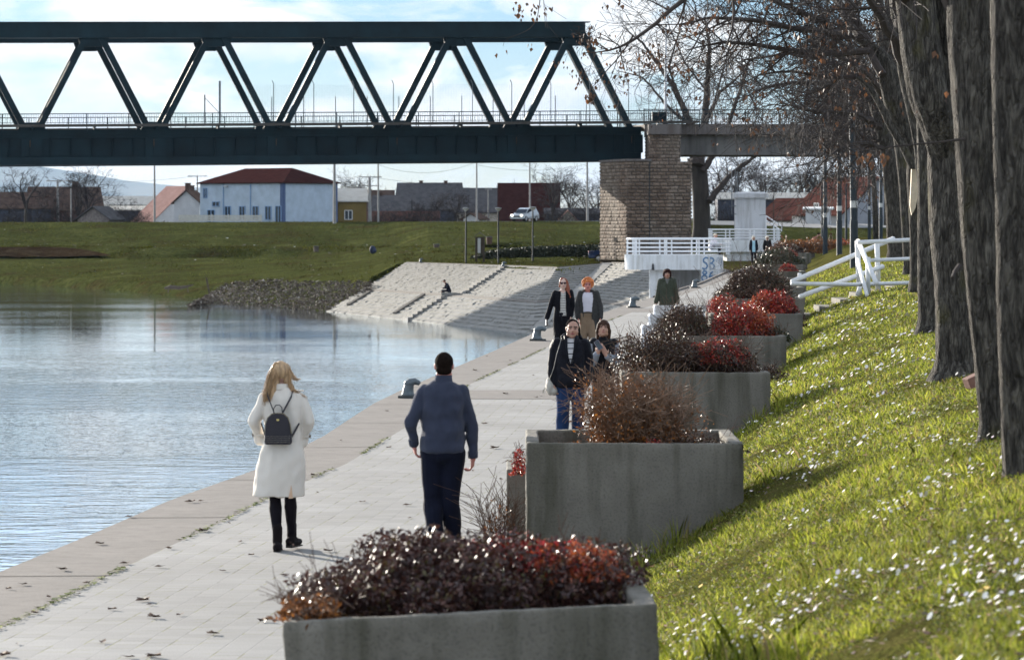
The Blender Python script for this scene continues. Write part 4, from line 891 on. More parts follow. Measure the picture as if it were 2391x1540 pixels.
for i in range(len(pth)-1):
    (u0, z0, y0), (u1, z1, y1) = pth[i], pth[i+1]; mb.add([(X_(u0, y0), y0+.02, z0-.01), (X_(u1, y1), y1+.02, z1-.01), (X_(u1, y1), y1-22, .1), (X_(u0, y0), y0-22, .1), (X_(u0, y0), y0+22, .1), (X_(u0, y0), y0+5, z0+.3), (X_(u1, y1), y1+22, .1), (X_(u1, y1), y1+5, z1+.3)], [(0, 3, 2, 1), (5, 4, 6, 7)])
o = mb.build('path_bank', MFB); tag(o, kind='structure')
# levee stairs
ls = thing('levee_steps', 'dark narrow steps with a pale handrail climbing the levee', 'steps', P(365, 560, 440)); mb = MB()
for i in range(16):
    t = i/16; p = P(lerp(310, 390, t), lerp(573, 521, t), lerp(448, 470, t)); mb.box(p+Vector((0, 0, .05)), (1.8, 1.4, .25))
wpart(mb, 'tread', mrib, ls)
mb = MB(); mb.tube([P(318, 570, 447)+Vector((0, 0, .35)), P(384, 522, 468)+Vector((0, 0, .35))], .09, 6); wpart(mb, 'handrail', MCQ, ls)

# ---------- utility poles ----------
MPL = mat('pole_concrete', (0.26, 0.25, 0.24), .85, .15, 2, kind='pos')
def upole(u, y, vt, lab, arms=(), r=.13, vb=519):
    rt = thing('utility_pole', lab, 'pole', P(u, vb, y)); mb = MB(); mb.tube([P(u, vb+3, y), P(u-.6, vt, y)], [r, r*.6], 8); wpart(mb, 'shaft', MPL, rt)
    for va, l0, l1 in arms:
        mb = MB(); mb.beam(P(u+l0, va, y), P(u+l1, va, y), .12, .12)
        for k in range(3): p = P(lerp(u+l0, u+l1, .08+.42*k), va, y); mb.tube([p, p+Vector((0, 0, .25))], .04, 5)
        wpart(mb, 'crossarm', MPL, rt)
upole(361, 436, 352, 'thin concrete pole standing at the top of the levee steps', r=.15)
upole(781, 420, 350, 'thickest pole, at the right corner of the pale blue hall', r=.22)
upole(883, 430, 350, 'plain pole right of the double armed pole')
upole(863, 455, 413, 'pole carrying two wide crossarms', arms=((413.5, -26, 28), (434, -22, 18)), r=.28)
upole(1113, 428, 350, 'tall pole with a short arm pointing left above the left park lamp', arms=((379, -32, 0),))
upole(1140, 470, 441, 'short pole with a small crossarm in front of the long grey barn', arms=((442, -8, 8),), r=.12)
upole(1237, 428, 350, 'tall pole rising behind the right park lamp')
upole(1371, 424, 350, 'tall pole next to the stone pier', r=.16)
upole(135, 470, 421, 'pole with one wide crossarm near the tall brown roof', arms=((422.5, -27, 25),), r=.22)
upole(166, 455, 440, 'faint pole in front of the dark trees at the left', r=.12)
upole(461, 520, 411, 'pole top with a wide crossarm above the narrow white house', arms=((411.5, -23, 23),), r=.15)
mb = MB()
def wire(a, b_, sag, y0, y1):
    pts = []
    for i in range(13):
        t = i/12; p = P(lerp(a[0], b_[0], t), lerp(a[1], b_[1], t)+sag*4*t*(1-t), lerp(y0, y1, t)); pts.append(p)
    mb.tube(pts, .018, 4, cap=False)
wire((883, 385), (1113, 378), 22, 430, 428); wire((863, 413), (1140, 441), 4, 455, 470); wire((461, 411), (863, 413), 6, 520, 455); wire((135, 422), (461, 411), 8, 470, 520); wire((1113, 385), (1371, 383), 14, 428, 424)
o = mb.build('overhead_wires', MPO); tag(o, 'thin overhead wires strung between the utility poles', 'wires')

# ---------- park lamps ----------
MLG = mat('lamp_grey', (0.30, 0.32, 0.33), .5, .1); MPK = mat('lamp_post_dark', (0.028, 0.038, 0.046), .6, .15, 3, spec=.25)
def parklamp(u, vt, vb, y, lab):
    b_ = P(u, vb, y); rt = thing('park_lamp', lab, 'street lamp', b_, group='park lamps on the grass by the pier'); hh = (vb-vt)*y/F
    mb = MB(); mb.tube([(0, 0, -.3), (0, 0, hh)], [.075, .05], 8); mb.build('post', MPK, rt)
    mb = MB(); mb.lathe([(.04, hh-.1), (.09, hh-.04), (.24, hh+.13)], n=16); mb.build('lamp_shade', mat('lamp_cone', (.45, .45, .43), .4, .1), rt)
    mb = MB(); mb.lathe([(.25, hh+.13), (.26, hh+.17), (.14, hh+.21), (.02, hh+.22)], n=16); mb.build('lamp_cap', MLG, rt)
parklamp(1087.5, 491, 607, 262, 'cone headed park lamp left of the roofed notice board')
parklamp(1163, 491, 608, 262, 'cone headed park lamp just right of the roofed notice board')
parklamp(1243.5, 489, 612, 262, 'cone headed park lamp in front of the silver car')
# tall dark lamp posts on the slope
def streetpost(u, y, vt, lab, r=.1, head=True, band=True, lean=0):
    x = X_(u, y); z0 = gz(x, y); rt = thing('lamp_post', lab, 'street lamp', (x, y, z0)); zt_ = Z_(vt, y)-z0
    mb = MB(); mb.tube([(0, 0, -.3), (0, 0, 1.6), (0, 0, 1.62), (lean, 0, zt_)], [r*1.02, r, r*.86, r*.6], 12); mb.build('post', MPK, rt)
    if band: mb = MB(); mb.tube([(0, 0, 2.05), (0, 0, 2.28)], r*.95, 12); mb.build('sticker_band', mat('sticker', (.5, .5, .48), .6, .15, 30), rt)
    if head:
        mb = MB(); mb.lathe([(.10, 0), (.14, .12), (.42, .30), (.44, .34)], c=(lean, 0, zt_-.05), n=18); mb.build('lamp_shade', mat('lamp_glass', (.55, .56, .55), .35, .1), rt)
        mb = MB(); mb.lathe([(.45, .34), (.44, .40), (.1, .46)], c=(lean, 0, zt_-.05), n=18); mb.build('lamp_cap', MLG, rt)
streetpost(1993, 116, 26, 'nearest and thickest tall dark lamp post with a white tag', r=.135, lean=-.15)
streetpost(1959, 161, 140, 'second tall dark lamp post, left of the thickest one', r=.135, lean=0)
streetpost(1926, 193, 164, 'third tall dark lamp post, leftmost of the tall three', r=.135)
streetpost(2029, 232, 318, 'slim far lamp post right of the thickest one', r=.11, head=False)
streetpost(2056, 190, 330, 'lamp post against the far tree trunks', r=.11, head=False)
for u, y, vt in ((1919, 250, 415), (1975, 255, 430)): streetpost(u, y, vt, 'short far post left of the tall dark lamp posts' if u < 1950 else 'short far post between the tall dark lamp posts', r=.09, head=False, band=False)

# ---------- notice board, bins, stakes ----------
MWD = mat('wood_dark', (0.09, 0.07, 0.055), .85, .3, 6); MWDL = mat('wood_grey', (0.13, 0.12, 0.115), .85, .3, 6)
nb = thing('notice_board', 'roofed wooden notice board with a white sheet on the grass', 'notice board', P(1120, 607, 266)); s = F/266
for dx in (-.28, .30): mb = MB(); mb.box((dx, 0, .75), (.16, .16, 2.1)); mb.build('post', MWD, nb)
mb = MB(); mb.box((0, .02, 1.15), (.46, .06, 1.3)); mb.build('board', MWD, nb)
mb = MB(); mb.box((-.06, -.035, 1.12), (.24, .02, 1.15)); mb.build('sheet', MW, nb)
mb = MB()
for sg in (-1, 1): mb.prism([(0, -.5, 2.12), (sg*.5, -.5, 1.72), (sg*.5, .5, 1.72), (0, .5, 2.12)], (0, 0, .06))
mb.build('roof', MWDL, nb)
def bin_(u, v, y, w_, h, m, lab, cat='litter bin', name='litter_bin'):
    rt = thing(name, lab, cat, P(u, v, y)); mb = MB(); mb.lathe([(w_*.42, 0), (w_*.5, h*.9), (w_*.5, h)], n=12); mb.build('body', m, rt); mb = MB(); mb.lathe([(w_*.52, h), (w_*.52, h+.04), (w_*.3, h+.06)], n=12); mb.build('rim', MPK, rt)
bin_(738, 588, 355, .55, .55, MWD, 'dark squat bin alone on the left meadow')
bin_(1019, 578, 345, .6, .3, MWD, 'low dark box on the bank above the stone slope')
bin_(1142, 570, 300, .55, .62, mat('rust_bin', (.10, .055, .04), .85, .2), 'brown bin left of the park notice board')
rt = thing('backpack_heap', 'small dark blue bag slumped on the meadow', 'bag', P(870, 590, 350)); mb = MB(); mb.ell((0, 0, .3), (.33, .25, .42)); mb.ell((.12, -.05, .2), (.28, .25, .26)); mb.build('bag_body', mat('bag_blue', (.012, .022, .06), .7, .2), rt); mb = MB(); mb.tube([(-.15, -.24, .15), (-.1, -.3, .45), (.05, -.2, .68)], .03, 6); mb.build('strap', MPK, rt)
for u, v, y, hh, lab, m in ((35, 571, 420, 1.2, 'short pale concrete marker post on the left bank', MPL), (325, 577, 428, 1.1, 'short pale marker post at the foot of the levee steps', MPL), (263, 577, 425, 1.6, 'thin dark green stake left of the levee steps', MPK)):
    mb = MB(); mb.tube([(0, 0, -.2), (0, 0, hh), (0, 0, hh+.05)], [.14 if m == MPL else .07]*2+[.05], 8); o = mb.build('marker_post', m, smooth=False); o.location = P(u, v, y); tag(o, lab, 'post')
mb = MB(); mb.beam((0, 0, -.2), (-.25, 0, 1.1), .12, .12); o = mb.build('wooden_stake', MWD); o.location = P(489, 680, 272); tag(o, 'leaning dark wooden stake beside the rubble heap', 'stake')
mb = MB(); mb.tube([(-1.6, 0, .12), (-1.0, 0, .3), (0, .1, .18), (.9, 0, .35), (1.6, 0, .55)], [.10, .22, .2, .12, .05], 8); mb.tube([(-1.1, 0, .2), (-1.2, -.2, -.35)], [.08, .05], 6); mb.tube([(.9, 0, .3), (1.0, -.1, -.3)], [.06, .04], 6); o = mb.build('driftwood_log', MWD); o.scale = (.75, .75, .75); o.location = P(418, 676, 282); tag(o, 'dark driftwood log stranded on the near bank left of the rubble heap', 'driftwood')

# rubble on the bank
MRB = leafmat('rubble', [(0, (.055, .040, .030)), (.6, (.11, .085, .065)), (.93, (.18, .15, .12)), (1, (.45, .42, .38))], .9)
mb = MB(); rnd = random.Random(21)
for k in range(9500):
    u = rnd.uniform(440, 868)**1.0; q = rnd.random()
    top = interp(u, [(440, 712), (480, 690), (520, 664), (560, 655), (640, 652), (700, 656), (770, 656), (868, 656)]); bot = interp(u, [(440, 716), (600, 722), (765, 735), (868, 735)])
    z = lerp(WZ-.2, interp(u, [(440, -3.6), (560, -2.4), (868, -1.75)]), q); v = lerp(bot, top, q); y = F*(H-z)/(v-VH); r_ = rnd.choice([.05, .06, .08, .12])*rnd.uniform(.7, 1.3)
    if u > 765 and v > 727-(u-765)*.35: continue
    p = P(u, v, y-.25); d = [Vector((rnd.gauss(0, 1), rnd.gauss(0, 1), rnd.gauss(0, .7)))*r_*.8 for _ in range(4)]
    mb.add([p+x for x in d], [(0, 1, 2), (0, 2, 3), (0, 3, 1), (1, 3, 2)])
o = mb.build('rubble_bank', MRB); tag(o, kind='stuff', label='brown rubble and soil spilling to the waterline beside the stone slope', cat='rubble')
mb = MB(); k = 180; U = RNG.uniform(0, 1380, k); 
V_ = []
for u in U:
    q = 1+RNG.random()*3.6; p = farpt(u, min(5, int(q))).lerp(farpt(u, min(6, int(q)+1)), q-int(q)); V_.append((p.x, p.y, p.z))
V_ = np.array(V_); mb.arr(crumple(V_[:, 0], V_[:, 1], V_[:, 2]+.2, .22), 6); o = mb.build('bank_litter', leafmat('litter', [(0, (.05, .04, .03)), (.7, (.2, .17, .12)), (.9, (.6, .6, .6)), (1, (.75, .75, .75))], .8)); tag(o, kind='stuff', label='scraps of pale litter scattered over the far bank', cat='litter')
# bank grass tufts
MBG = leafmat('bank_blade', [(0, (0.055, 0.060, 0.018)), (.5, (.10, .122, .028)), (.85, (.18, .195, .05)), (1, (.17, .13, .045))], .95, spec=0, patch=(.06, (1, .45, 1), [(.38, (.60, .42, .36)), (.5, (.85, .74, .66)), (.62, (1.3, 1.22, .95))]))
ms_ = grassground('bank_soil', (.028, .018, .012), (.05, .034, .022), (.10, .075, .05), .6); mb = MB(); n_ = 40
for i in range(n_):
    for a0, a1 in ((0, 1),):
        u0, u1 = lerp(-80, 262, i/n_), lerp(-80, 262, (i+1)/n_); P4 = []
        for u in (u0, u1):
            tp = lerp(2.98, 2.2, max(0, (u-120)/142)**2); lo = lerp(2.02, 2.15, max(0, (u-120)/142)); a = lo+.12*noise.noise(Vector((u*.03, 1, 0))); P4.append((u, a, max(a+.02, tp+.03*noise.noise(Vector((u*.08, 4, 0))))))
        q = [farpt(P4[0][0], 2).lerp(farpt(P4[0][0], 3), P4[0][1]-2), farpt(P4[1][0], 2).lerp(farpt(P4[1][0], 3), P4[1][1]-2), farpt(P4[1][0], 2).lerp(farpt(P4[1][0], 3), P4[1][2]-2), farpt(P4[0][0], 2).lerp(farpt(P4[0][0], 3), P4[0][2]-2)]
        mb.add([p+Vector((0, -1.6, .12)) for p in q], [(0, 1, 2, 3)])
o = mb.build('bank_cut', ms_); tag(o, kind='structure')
mb = MB(); k = 60000; U = RNG.uniform(-40, 1900, k); Q = 0.9+RNG.random(k)*4.2; pts = np.zeros((k, 3)); kk = [[farpt(u, q) for q in range(NR)] for u in range(-60, 1960, 20)]
for i in range(k):
    c = kk[int((U[i]+60)/20)]; q = int(Q[i]); p = c[q].lerp(c[q+1], Q[i]-q); pts[i] = (P(U[i], 500, p.y).x, p.y, p.z)
dn = np.array([noise.noise(Vector((p[0]*.22, p[1]*.06, 2))) for p in pts]); cut = (U < 235) & (Q > 1.75) & (Q < 2.95); pts = pts[((dn > -.12) | (RNG.random(k) < .3)) & ~cut]
mb.arr(blades(pts[:, 0], pts[:, 1], pts[:, 2]-.05, .07, .22, .035, 1.2), 5); o = mb.build('bank_grass', MBG); tag(o, kind='stuff', label='rough grass growing over the levee and meadow', cat='grass')

# ---------- cars ----------
def car(label, loc, rz, col, L=4.4, W_=1.8, Hh=1.6, kind='suv'):
    rt = thing('parked_car' if kind != 'suv' else 'silver_car', label, 'car', loc, rz)
    mc = mat('car_paint_'+kind, col, .25, .03, 1, metal=.5 if kind == 'suv' else .2); mg = mat('car_glass', (.015, .02, .03), .08, .1); mt = mat('tyre', (.015, .015, .015), .9, .1); mr = mat('rim', (.5, .5, .52), .35, .1, metal=.8)
    h0 = .28; # profile in local x (front = -x)
    if kind == 'suv': pr = [(-.5, .30), (-.5, .62), (-.47, .86), (-.27, 1.0), (-.12, 1.50), (.02, Hh), (.36, Hh-.02), (.47, 1.15), (.5, .9), (.5, .35)]
    else: pr = [(-.5, .30), (-.5, .55), (-.46, .72), (-.24, .88), (-.10, 1.32), (.02, Hh), (.20, Hh-.02), (.36, 1.0), (.49, .92), (.5, .6), (.49, .35)]
    mb = MB(); n = len(pr)
    for sgn in (-1, 1): pass
    def sec_(yy, inset): return [(x*L, yy*(1-(inset if z > .95 else 0)), z) for x, z in pr]
    S = [sec_(-W_/2, .16), sec_(-W_/2*.93, .12), sec_(W_/2*.93, .12), sec_(W_/2, .16)]; S[0] = [(x*.985, y_, z if z > .4 else z+.05) for x, y_, z in S[0]]; S[3] = [(x*.985, y_, z if z > .4 else z+.05) for x, y_, z in S[3]]
    for s_ in S: mb.v.extend(s_)
    for a in range(3):
        for i in range(n): j = (i+1) % n; mb.f.append((a*n+i, a*n+j, (a+1)*n+j, (a+1)*n+i)); mb.mi.append(0)
    mb.f.append(tuple(range(n-1, -1, -1))); mb.f.append(tuple(3*n+i for i in range(n))); mb.mi += [0, 0]
    mb.build('body', mc, rt, bevel=.05)
    def q(name, pts, m): mb = MB(); c = sum((Vector(p) for p in pts), Vector())/len(pts); nrm = (Vector(pts[1])-Vector(pts[0])).cross(Vector(pts[2])-Vector(pts[0])).normalized(); mb.prism([Vector(p) for p in pts], nrm*.02); return mb.build(name, m, rt)
    zf0, zf1 = (1.04, 1.50) if kind == 'suv' else (.92, 1.30); xf0, xf1 = (-.262, -.125) if kind == 'suv' else (-.235, -.105)
    wy = W_/2*.80
    q('windscreen', [(xf0*L-.02, wy, zf0), (xf0*L-.02, -wy, zf0), (xf1*L-.02, -wy*.92, zf1), (xf1*L-.02, wy*.92, zf1)], mg)
    xr0, xr1 = (.462, .38) if kind == 'suv' else (.35, .22)
    q('rear_window', [(xr0*L+.02, -wy, 1.12 if kind == 'suv' else 1.02), (xr0*L+.02, wy, 1.12 if kind == 'suv' else 1.02), (xr1*L+.02, wy*.9, Hh-.1), (xr1*L+.02, -wy*.9, Hh-.1)], mg)
    for sg in (-1, 1):
        yy = sg*W_/2*.845; pts = [(xf0*L+.25, yy, 1.0), (.36*L, yy, 1.0), (.30*L, yy, Hh-.14), (xf1*L+.12, yy, Hh-.16)]
        if sg > 0: pts = pts[::-1]
        q('side_window', pts, mg)
        for fx in (-.31, .31):
            mb = MB(); mb.tube([(fx*L, sg*(W_/2-.2), .33), (fx*L, sg*(W_/2+.01), .33)], .33, 20); wh = mb.build('wheel', mt, rt); mb = MB(); mb.tube([(fx*L, sg*(W_/2+.0), .33), (fx*L, sg*(W_/2+.02), .33)], .2, 14); mb.build('rim', mr, wh)
        mb = MB(); mb.ell((-.495*L, sg*W_*.36, .74), (.08, .17, .10)); hl = mb.build('headlight', mat('headlight_on', (.9, .9, .85), .2, .02) if kind != 'suv' else None or headlit, rt)
        mb = MB(); mb.ell((.49*L, sg*W_*.42, .86), (.06, .15, .09)); mb.build('tail_light', mat('tail_red', (.35, .01, .01), .3, .1), rt)
        mb = MB(); mb.ell((xf0*L+.3, sg*(W_/2+.08), 1.02), (.07, .11, .08)); mb.build('mirror', mc, rt)
    mb = MB(); mb.box((-.503*L, 0, .62), (.04, W_*.5, .16)); mb.build('grille', mt, rt); mb = MB(); mb.box((-.508*L, 0, .45), (.03, .5, .11)); mb.build('number_plate', MFW, rt); mb = MB(); mb.box((.508*L, 0, .62), (.03, .5, .11)); mb.build('number_plate', MFW, rt)
    return rt
headlit, nt_, b_ = newmat('headlight_lit'); b_.inputs['Emission Color'].default_value = (1, .93, .75, 1); b_.inputs['Emission Strength'].default_value = 2.5
car('silver car driving along the levee with its headlights on', P(1225, 518.5, 421)+Vector((0, 0, .08)), R(62), (.42, .45, .48), L=4.3, W_=1.78, Hh=1.68)
car('dark blue saloon half hidden behind the stone pier', (X_(1441, 268), 268, Z_(613.5, 268)), R(172), (.03, .055, .14), L=4.4, W_=1.75, Hh=1.42, kind='sedan')

# ---------- bollards ----------
MBO = mat('bollard_iron', (0.10, 0.125, 0.14), .45, .25, 6, bump=.3, bsc=25, metal=.2)
def bollard(label, u, v, z, y=None, sc_=1.0, rz=0):
    p = G(u, v, z) if y is None else P(u, v, y); rt = thing('mooring_bollard', label, 'bollard', p, R(rz), 'mooring bollards along the quay')
    mb = MB(); mb.box((0, 0, .02), (.36, .30, .04)); mb.build('base_plate', mat('bollard_base', (.05, .055, .055), .7, .2, 8), rt, bevel=.006)
    mb = MB(); mb.tube([(-.015, 0, .03), (-.02, 0, .07), (-.015, 0, .14), (.0, 0, .20), (.03, 0, .255), (.09, 0, .268), (.15, 0, .245), (.175, 0, .225)], [.125, .10, .088, .082, .074, .055, .042, .03], 16); mb.ell((.0, 0, .235), (.088, .088, .062)); mb.build('horn', MBO, rt, smooth=True)
    rt.scale = (sc_,)*3
bollard('nearest iron mooring bollard, beside the walking man', 955, 928, 0)
bollard('iron mooring bollard left of the two red haired women', 1255, 795, 0, sc_=1.1)
bollard('iron mooring bollard below the shaded stone slope', 1478, 718, 0, sc_=1.15, rz=8)
bollard('iron mooring bollard under the graffiti wall', 1622, 672, 0, sc_=1.15, rz=8)
bollard('far bollard on the left crest of the stone slope', 982, 612.5, -.45, sc_=1.0)
bollard('far bollard at the top of the stone stairs', 1175, 622, -.45, sc_=1.1)
# ---------- trees ----------
class Tree:
    def __init__(s, seed): s.mb = MB(); s.rnd = random.Random(seed); s.tips = []; s.n = 0
    def grow(s, p, d, L, r, lev, droop=0.0, wob=.25, n=None, kids=(3, 5), seg=.35, minr=.0035, up=0.0, spread=.8, leafy=0.0):
        rnd = s.rnd; pts = [Vector(p)]; rad = [r]; k = max(3, int(L/seg)+1) if n is None else n; d = Vector(d).normalized(); st = L/k
        for i in range(k):
            d = (d+Vector((rnd.gauss(0, wob), rnd.gauss(0, wob), rnd.gauss(0, wob)-droop+up))*min(1, st/.35)*.6).normalized(); pts.append(pts[-1]+d*st); rad.append(max(minr, r*(1-.72*(i+1)/k)))
        s.mb.tube(pts, rad, 7 if r > .06 else (4 if r > .012 else 3), cap=False); s.n += 1
        if lev > 0:
            for j in range(rnd.randint(*kids)):
                t = rnd.uniform(.25, 1.0); i = min(k-1, int(t*k)); q = pts[i].lerp(pts[i+1], t*k-i); dd = (pts[i+1]-pts[i]).normalized(); o = dd.orthogonal(); o.rotate(Matrix.Rotation(rnd.uniform(0, 6.28), 3, dd))
                nd = (dd*rnd.uniform(.5, 1.0)+o*rnd.uniform(.5, 1.1)*spread).normalized(); s.grow(q, nd, L*rnd.uniform(.38, .68), rad[i]*rnd.uniform(.45, .7), lev-1, droop, wob, None, kids, seg*.75, minr, up, spread)
        else: s.tips.append((pts[-1], pts[len(pts)//2]))
        return pts, rad
    def limb(s, pts, rads, lev=2, dens=1.0, L=1.6, r=.03, droop=.03, kids=(3, 5), up=0.0, minr=.0035, n=8, t0=.15, seg=.35, spread=.9, side=None, wob=.25):
        """explicit limb given in world points with sprouting side shoots"""
        V = [Vector(p) for p in pts]; fine = []; fr = []
        for i in range(len(V)-1):
            m_ = max(2, int((V[i+1]-V[i]).length/.3))
            for j in range(m_):
                t = j/m_; fine.append(V[i].lerp(V[i+1], t)); fr.append(lerp(rads[i], rads[i+1], t))
        fine.append(V[-1]); fr.append(rads[-1])
        # smooth + wobble
        for _ in range(2): fine = [fine[0]]+[(fine[i-1]+fine[i]*2+fine[i+1])/4 for i in range(1, len(fine)-1)]+[fine[-1]]
        fine = [p+Vector((s.rnd.gauss(0, 1), s.rnd.gauss(0, 1), s.rnd.gauss(0, 1)))*min(.03, fr[i]*.22) for i, p in enumerate(fine)]
        s.mb.tube(fine, fr, n, cap=True); tot = sum((fine[i+1]-fine[i]).length for i in range(len(fine)-1)); k = int(tot*dens*1.6)
        for _ in range(k):
            t = s.rnd.uniform(t0, 1); i = min(len(fine)-2, int(t*(len(fine)-1))); dd = (fine[i+1]-fine[i]).normalized(); o = dd.orthogonal(); o.rotate(Matrix.Rotation(s.rnd.uniform(0, 6.28), 3, dd))
            if side is not None: o = (o+Vector(side)).normalized()
            s.grow(fine[i], dd*s.rnd.uniform(.3, .9)+o*spread, L*s.rnd.uniform(.5, 1.2), min(fr[i]*.7, r*s.rnd.uniform(.6, 1.2)), lev, droop, wob, None, kids, seg, minr, up)
        return fine
MBK = mat('bark_far', (0.042, 0.035, 0.030), .95, .3, 3, bump=.6, bsc=14, stretch=(1, 1, .25), kind='pos'); MTW = mat('twig', (0.04, 0.030, 0.026), .9, .3, 3, kind='pos')
def barkmat():
    m, nt, b = newmat('bark_near'); b.inputs['Roughness'].default_value = .95; b.inputs['Specular IOR Level'].default_value = .2
    v = coords(nt, (1, 1, .22)); n = N(nt, 'ShaderNodeTexNoise'); n.inputs['Scale'].default_value = 22; n.inputs['Detail'].default_value = 9; n.inputs['Roughness'].default_value = .7; n.inputs['Distortion'].default_value = .6; nt.links.new(v, n.inputs['Vector'])
    vo = N(nt, 'ShaderNodeTexVoronoi'); vo.feature = 'DISTANCE_TO_EDGE'; vo.inputs['Scale'].default_value = 26
    n0 = N(nt, 'ShaderNodeTexNoise'); n0.inputs['Scale'].default_value = 9; nt.links.new(v, n0.inputs['Vector']); mxv = N(nt, 'ShaderNodeMixRGB'); mxv.inputs['Fac'].default_value = .18; nt.links.new(v, mxv.inputs['Color1']); nt.links.new(n0.outputs['Color'], mxv.inputs['Color2']); nt.links.new(mxv.outputs['Color'], vo.inputs['Vector'])
    r = ramp(nt, [(0.30, (.014, .012, .010)), (.46, (.052, .046, .040)), (.72, (.21, .19, .16))]); nt.links.new(n.outputs['Fac'], r.inputs['Fac'])
    n2 = N(nt, 'ShaderNodeTexNoise'); n2.inputs['Scale'].default_value = 3.2; n2.inputs['Detail'].default_value = 5; nt.links.new(coords(nt, (1, 1, .6)), n2.inputs['Vector']); r2 = ramp(nt, [(.60, (0, 0, 0)), (.74, (1, 1, 1))]); nt.links.new(n2.outputs['Fac'], r2.inputs['Fac'])
    mm = mth(nt, 'MULTIPLY', r2.outputs['Color'], .55); q = N(nt, 'ShaderNodeMixRGB'); q.inputs['Color2'].default_value = (.11, .10, .035, 1); nt.links.new(mm, q.inputs['Fac']); nt.links.new(r.outputs['Color'], q.inputs['Color1'])
    nt.links.new(q.outputs['Color'], b.inputs['Base Color'])
    hs = mth(nt, 'MINIMUM', vo.outputs['Distance'], .18); hs = mth(nt, 'MULTIPLY', hs, 3.0); hh = mth(nt, 'ADD', hs, n.outputs['Fac'])
    bp = N(nt, 'ShaderNodeBump'); bp.inputs['Strength'].default_value = 1; bp.inputs['Distance'].default_value = .04; nt.links.new(hh, bp.inputs['Height']); nt.links.new(bp.outputs['Normal'], b.inputs['Normal'])
    return m
MBN = barkmat()
def trunk(mb, pts, rads, seed, n=40, dz=.035, amp=.13):
    """displaced near trunk, flares at the root"""
    V = [Vector(p) for p in pts]; F_ = []; Rr = []
    for i in range(len(V)-1):
        m_ = max(2, int((V[i+1]-V[i]).length/dz))
        for j in range(m_): t = j/m_; F_.append(V[i].lerp(V[i+1], t)); Rr.append(lerp(rads[i], rads[i+1], t))
    F_.append(V[-1]); Rr.append(rads[-1])
    for _ in range(int(.35/dz)): F_ = [F_[0]]+[(F_[i-1]+F_[i]*2+F_[i+1])/4 for i in range(1, len(F_)-1)]+[F_[-1]]
    vs = []
    for p, r in zip(F_, Rr):
        for k in range(n):
            a = 2*math.pi*k/n; c_, s_ = math.cos(a), math.sin(a)
            d = .55*noise.noise(Vector((c_*1.3+seed, s_*1.3, p.z*.55)))+.35*noise.noise(Vector((c_*3.5+seed, s_*3.5, p.z*1.1)))+.32*abs(noise.noise(Vector((c_*8+seed, s_*8, p.z*2.2))))+.2*noise.noise(Vector((c_*16, s_*16+seed, p.z*7)))
            rr = r*(1+amp*d*1.6); vs.append((p.x+c_*rr, p.y+s_*rr, p.z))
    m_ = len(F_); mb.add(vs, [(i*n+k, i*n+(k+1) % n, (i+1)*n+(k+1) % n, (i+1)*n+k) for i in range(m_-1) for k in range(n)])
def PX(lst, y):
    """[(u,v,halfwidth_px)] at distance y -> points, radii"""
    return [P(q[0], q[1], q[3] if len(q) > 3 else y) for q in lst], [q[2]*y/F for q in lst]
def hangleaves(mb, pts, size, rnd, droop=True):
    for p in pts:
        for k in range(rnd.randint(1, 4)):
            c = Vector(p)+Vector((rnd.gauss(0, size*.7), rnd.gauss(0, size*.7), -rnd.random()*size*2.2)); a = rnd.uniform(0, 6.28); s_ = size*rnd.uniform(.6, 1.2); w_ = s_*rnd.uniform(.3, .55)
            u_ = Vector((math.cos(a), math.sin(a), rnd.uniform(-.3, .3))); dn = Vector((rnd.gauss(0, .25), rnd.gauss(0, .25), -1)).normalized(); f = u_.cross(dn)*rnd.uniform(-.4, .4)*s_
            mb.add([c, c+u_*w_+dn*s_*.5+f, c+dn*s_*1.25, c-u_*w_+dn*s_*.45+f*.4], [(0, 1, 2), (0, 2, 3)])
MHL = leafmat('hanging_leaf', [(0, (.03, .018, .013)), (.5, (.065, .034, .020)), (.88, (.12, .06, .03)), (1, (.28, .11, .04))], .6, trans=.25)
def finish_tree(name, label, cat, base, trunkmb, tree, leafpts=None, lsize=.09, group=None, tm=None, seed=1, leafn='dead_leaves'):
    rt = thing(name, label, cat, base, group=group)
    if trunkmb is not None and (trunkmb.v): wpart(trunkmb, 'trunk', tm or MBN, rt, smooth=True)
    if tree is not None and tree.mb.v: wpart(tree.mb, 'crown', MTW, rt, smooth=False)
    if leafpts: mb = MB(); hangleaves(mb, leafpts, lsize, random.Random(seed)); wpart(mb, leafn, MHL, rt)
    return rt
rnd = random.Random(77)
# trees along the top of the slope (base px, distance)
def pick(tr, n, rnd): t = [q for pr in tr.tips for q in pr]; rnd.shuffle(t); return t[:n]
GT = 'plane trees lining the grass slope'
# A : nearest, right edge
mb = MB(); p, r = PX([(2384, 1185, 66), (2384, 1150, 50), (2384, 1100, 42), (2380, 950, 43), (2376, 700, 48), (2372, 420, 50), (2368, 100, 52), (2366, -160, 52)], 22); trunk(mb, p, r, 1.0)
tr = Tree(1); tr.limb([P(2366, -150, 22), P(2300, -420, 22.5), P(2200, -700, 23)], [.14, .09, .05], 2, 1.0, 1.4, .03)
finish_tree('bare_tree', 'nearest grey furrowed trunk at the right edge of the picture', 'tree', p[0], mb, tr, group=GT)
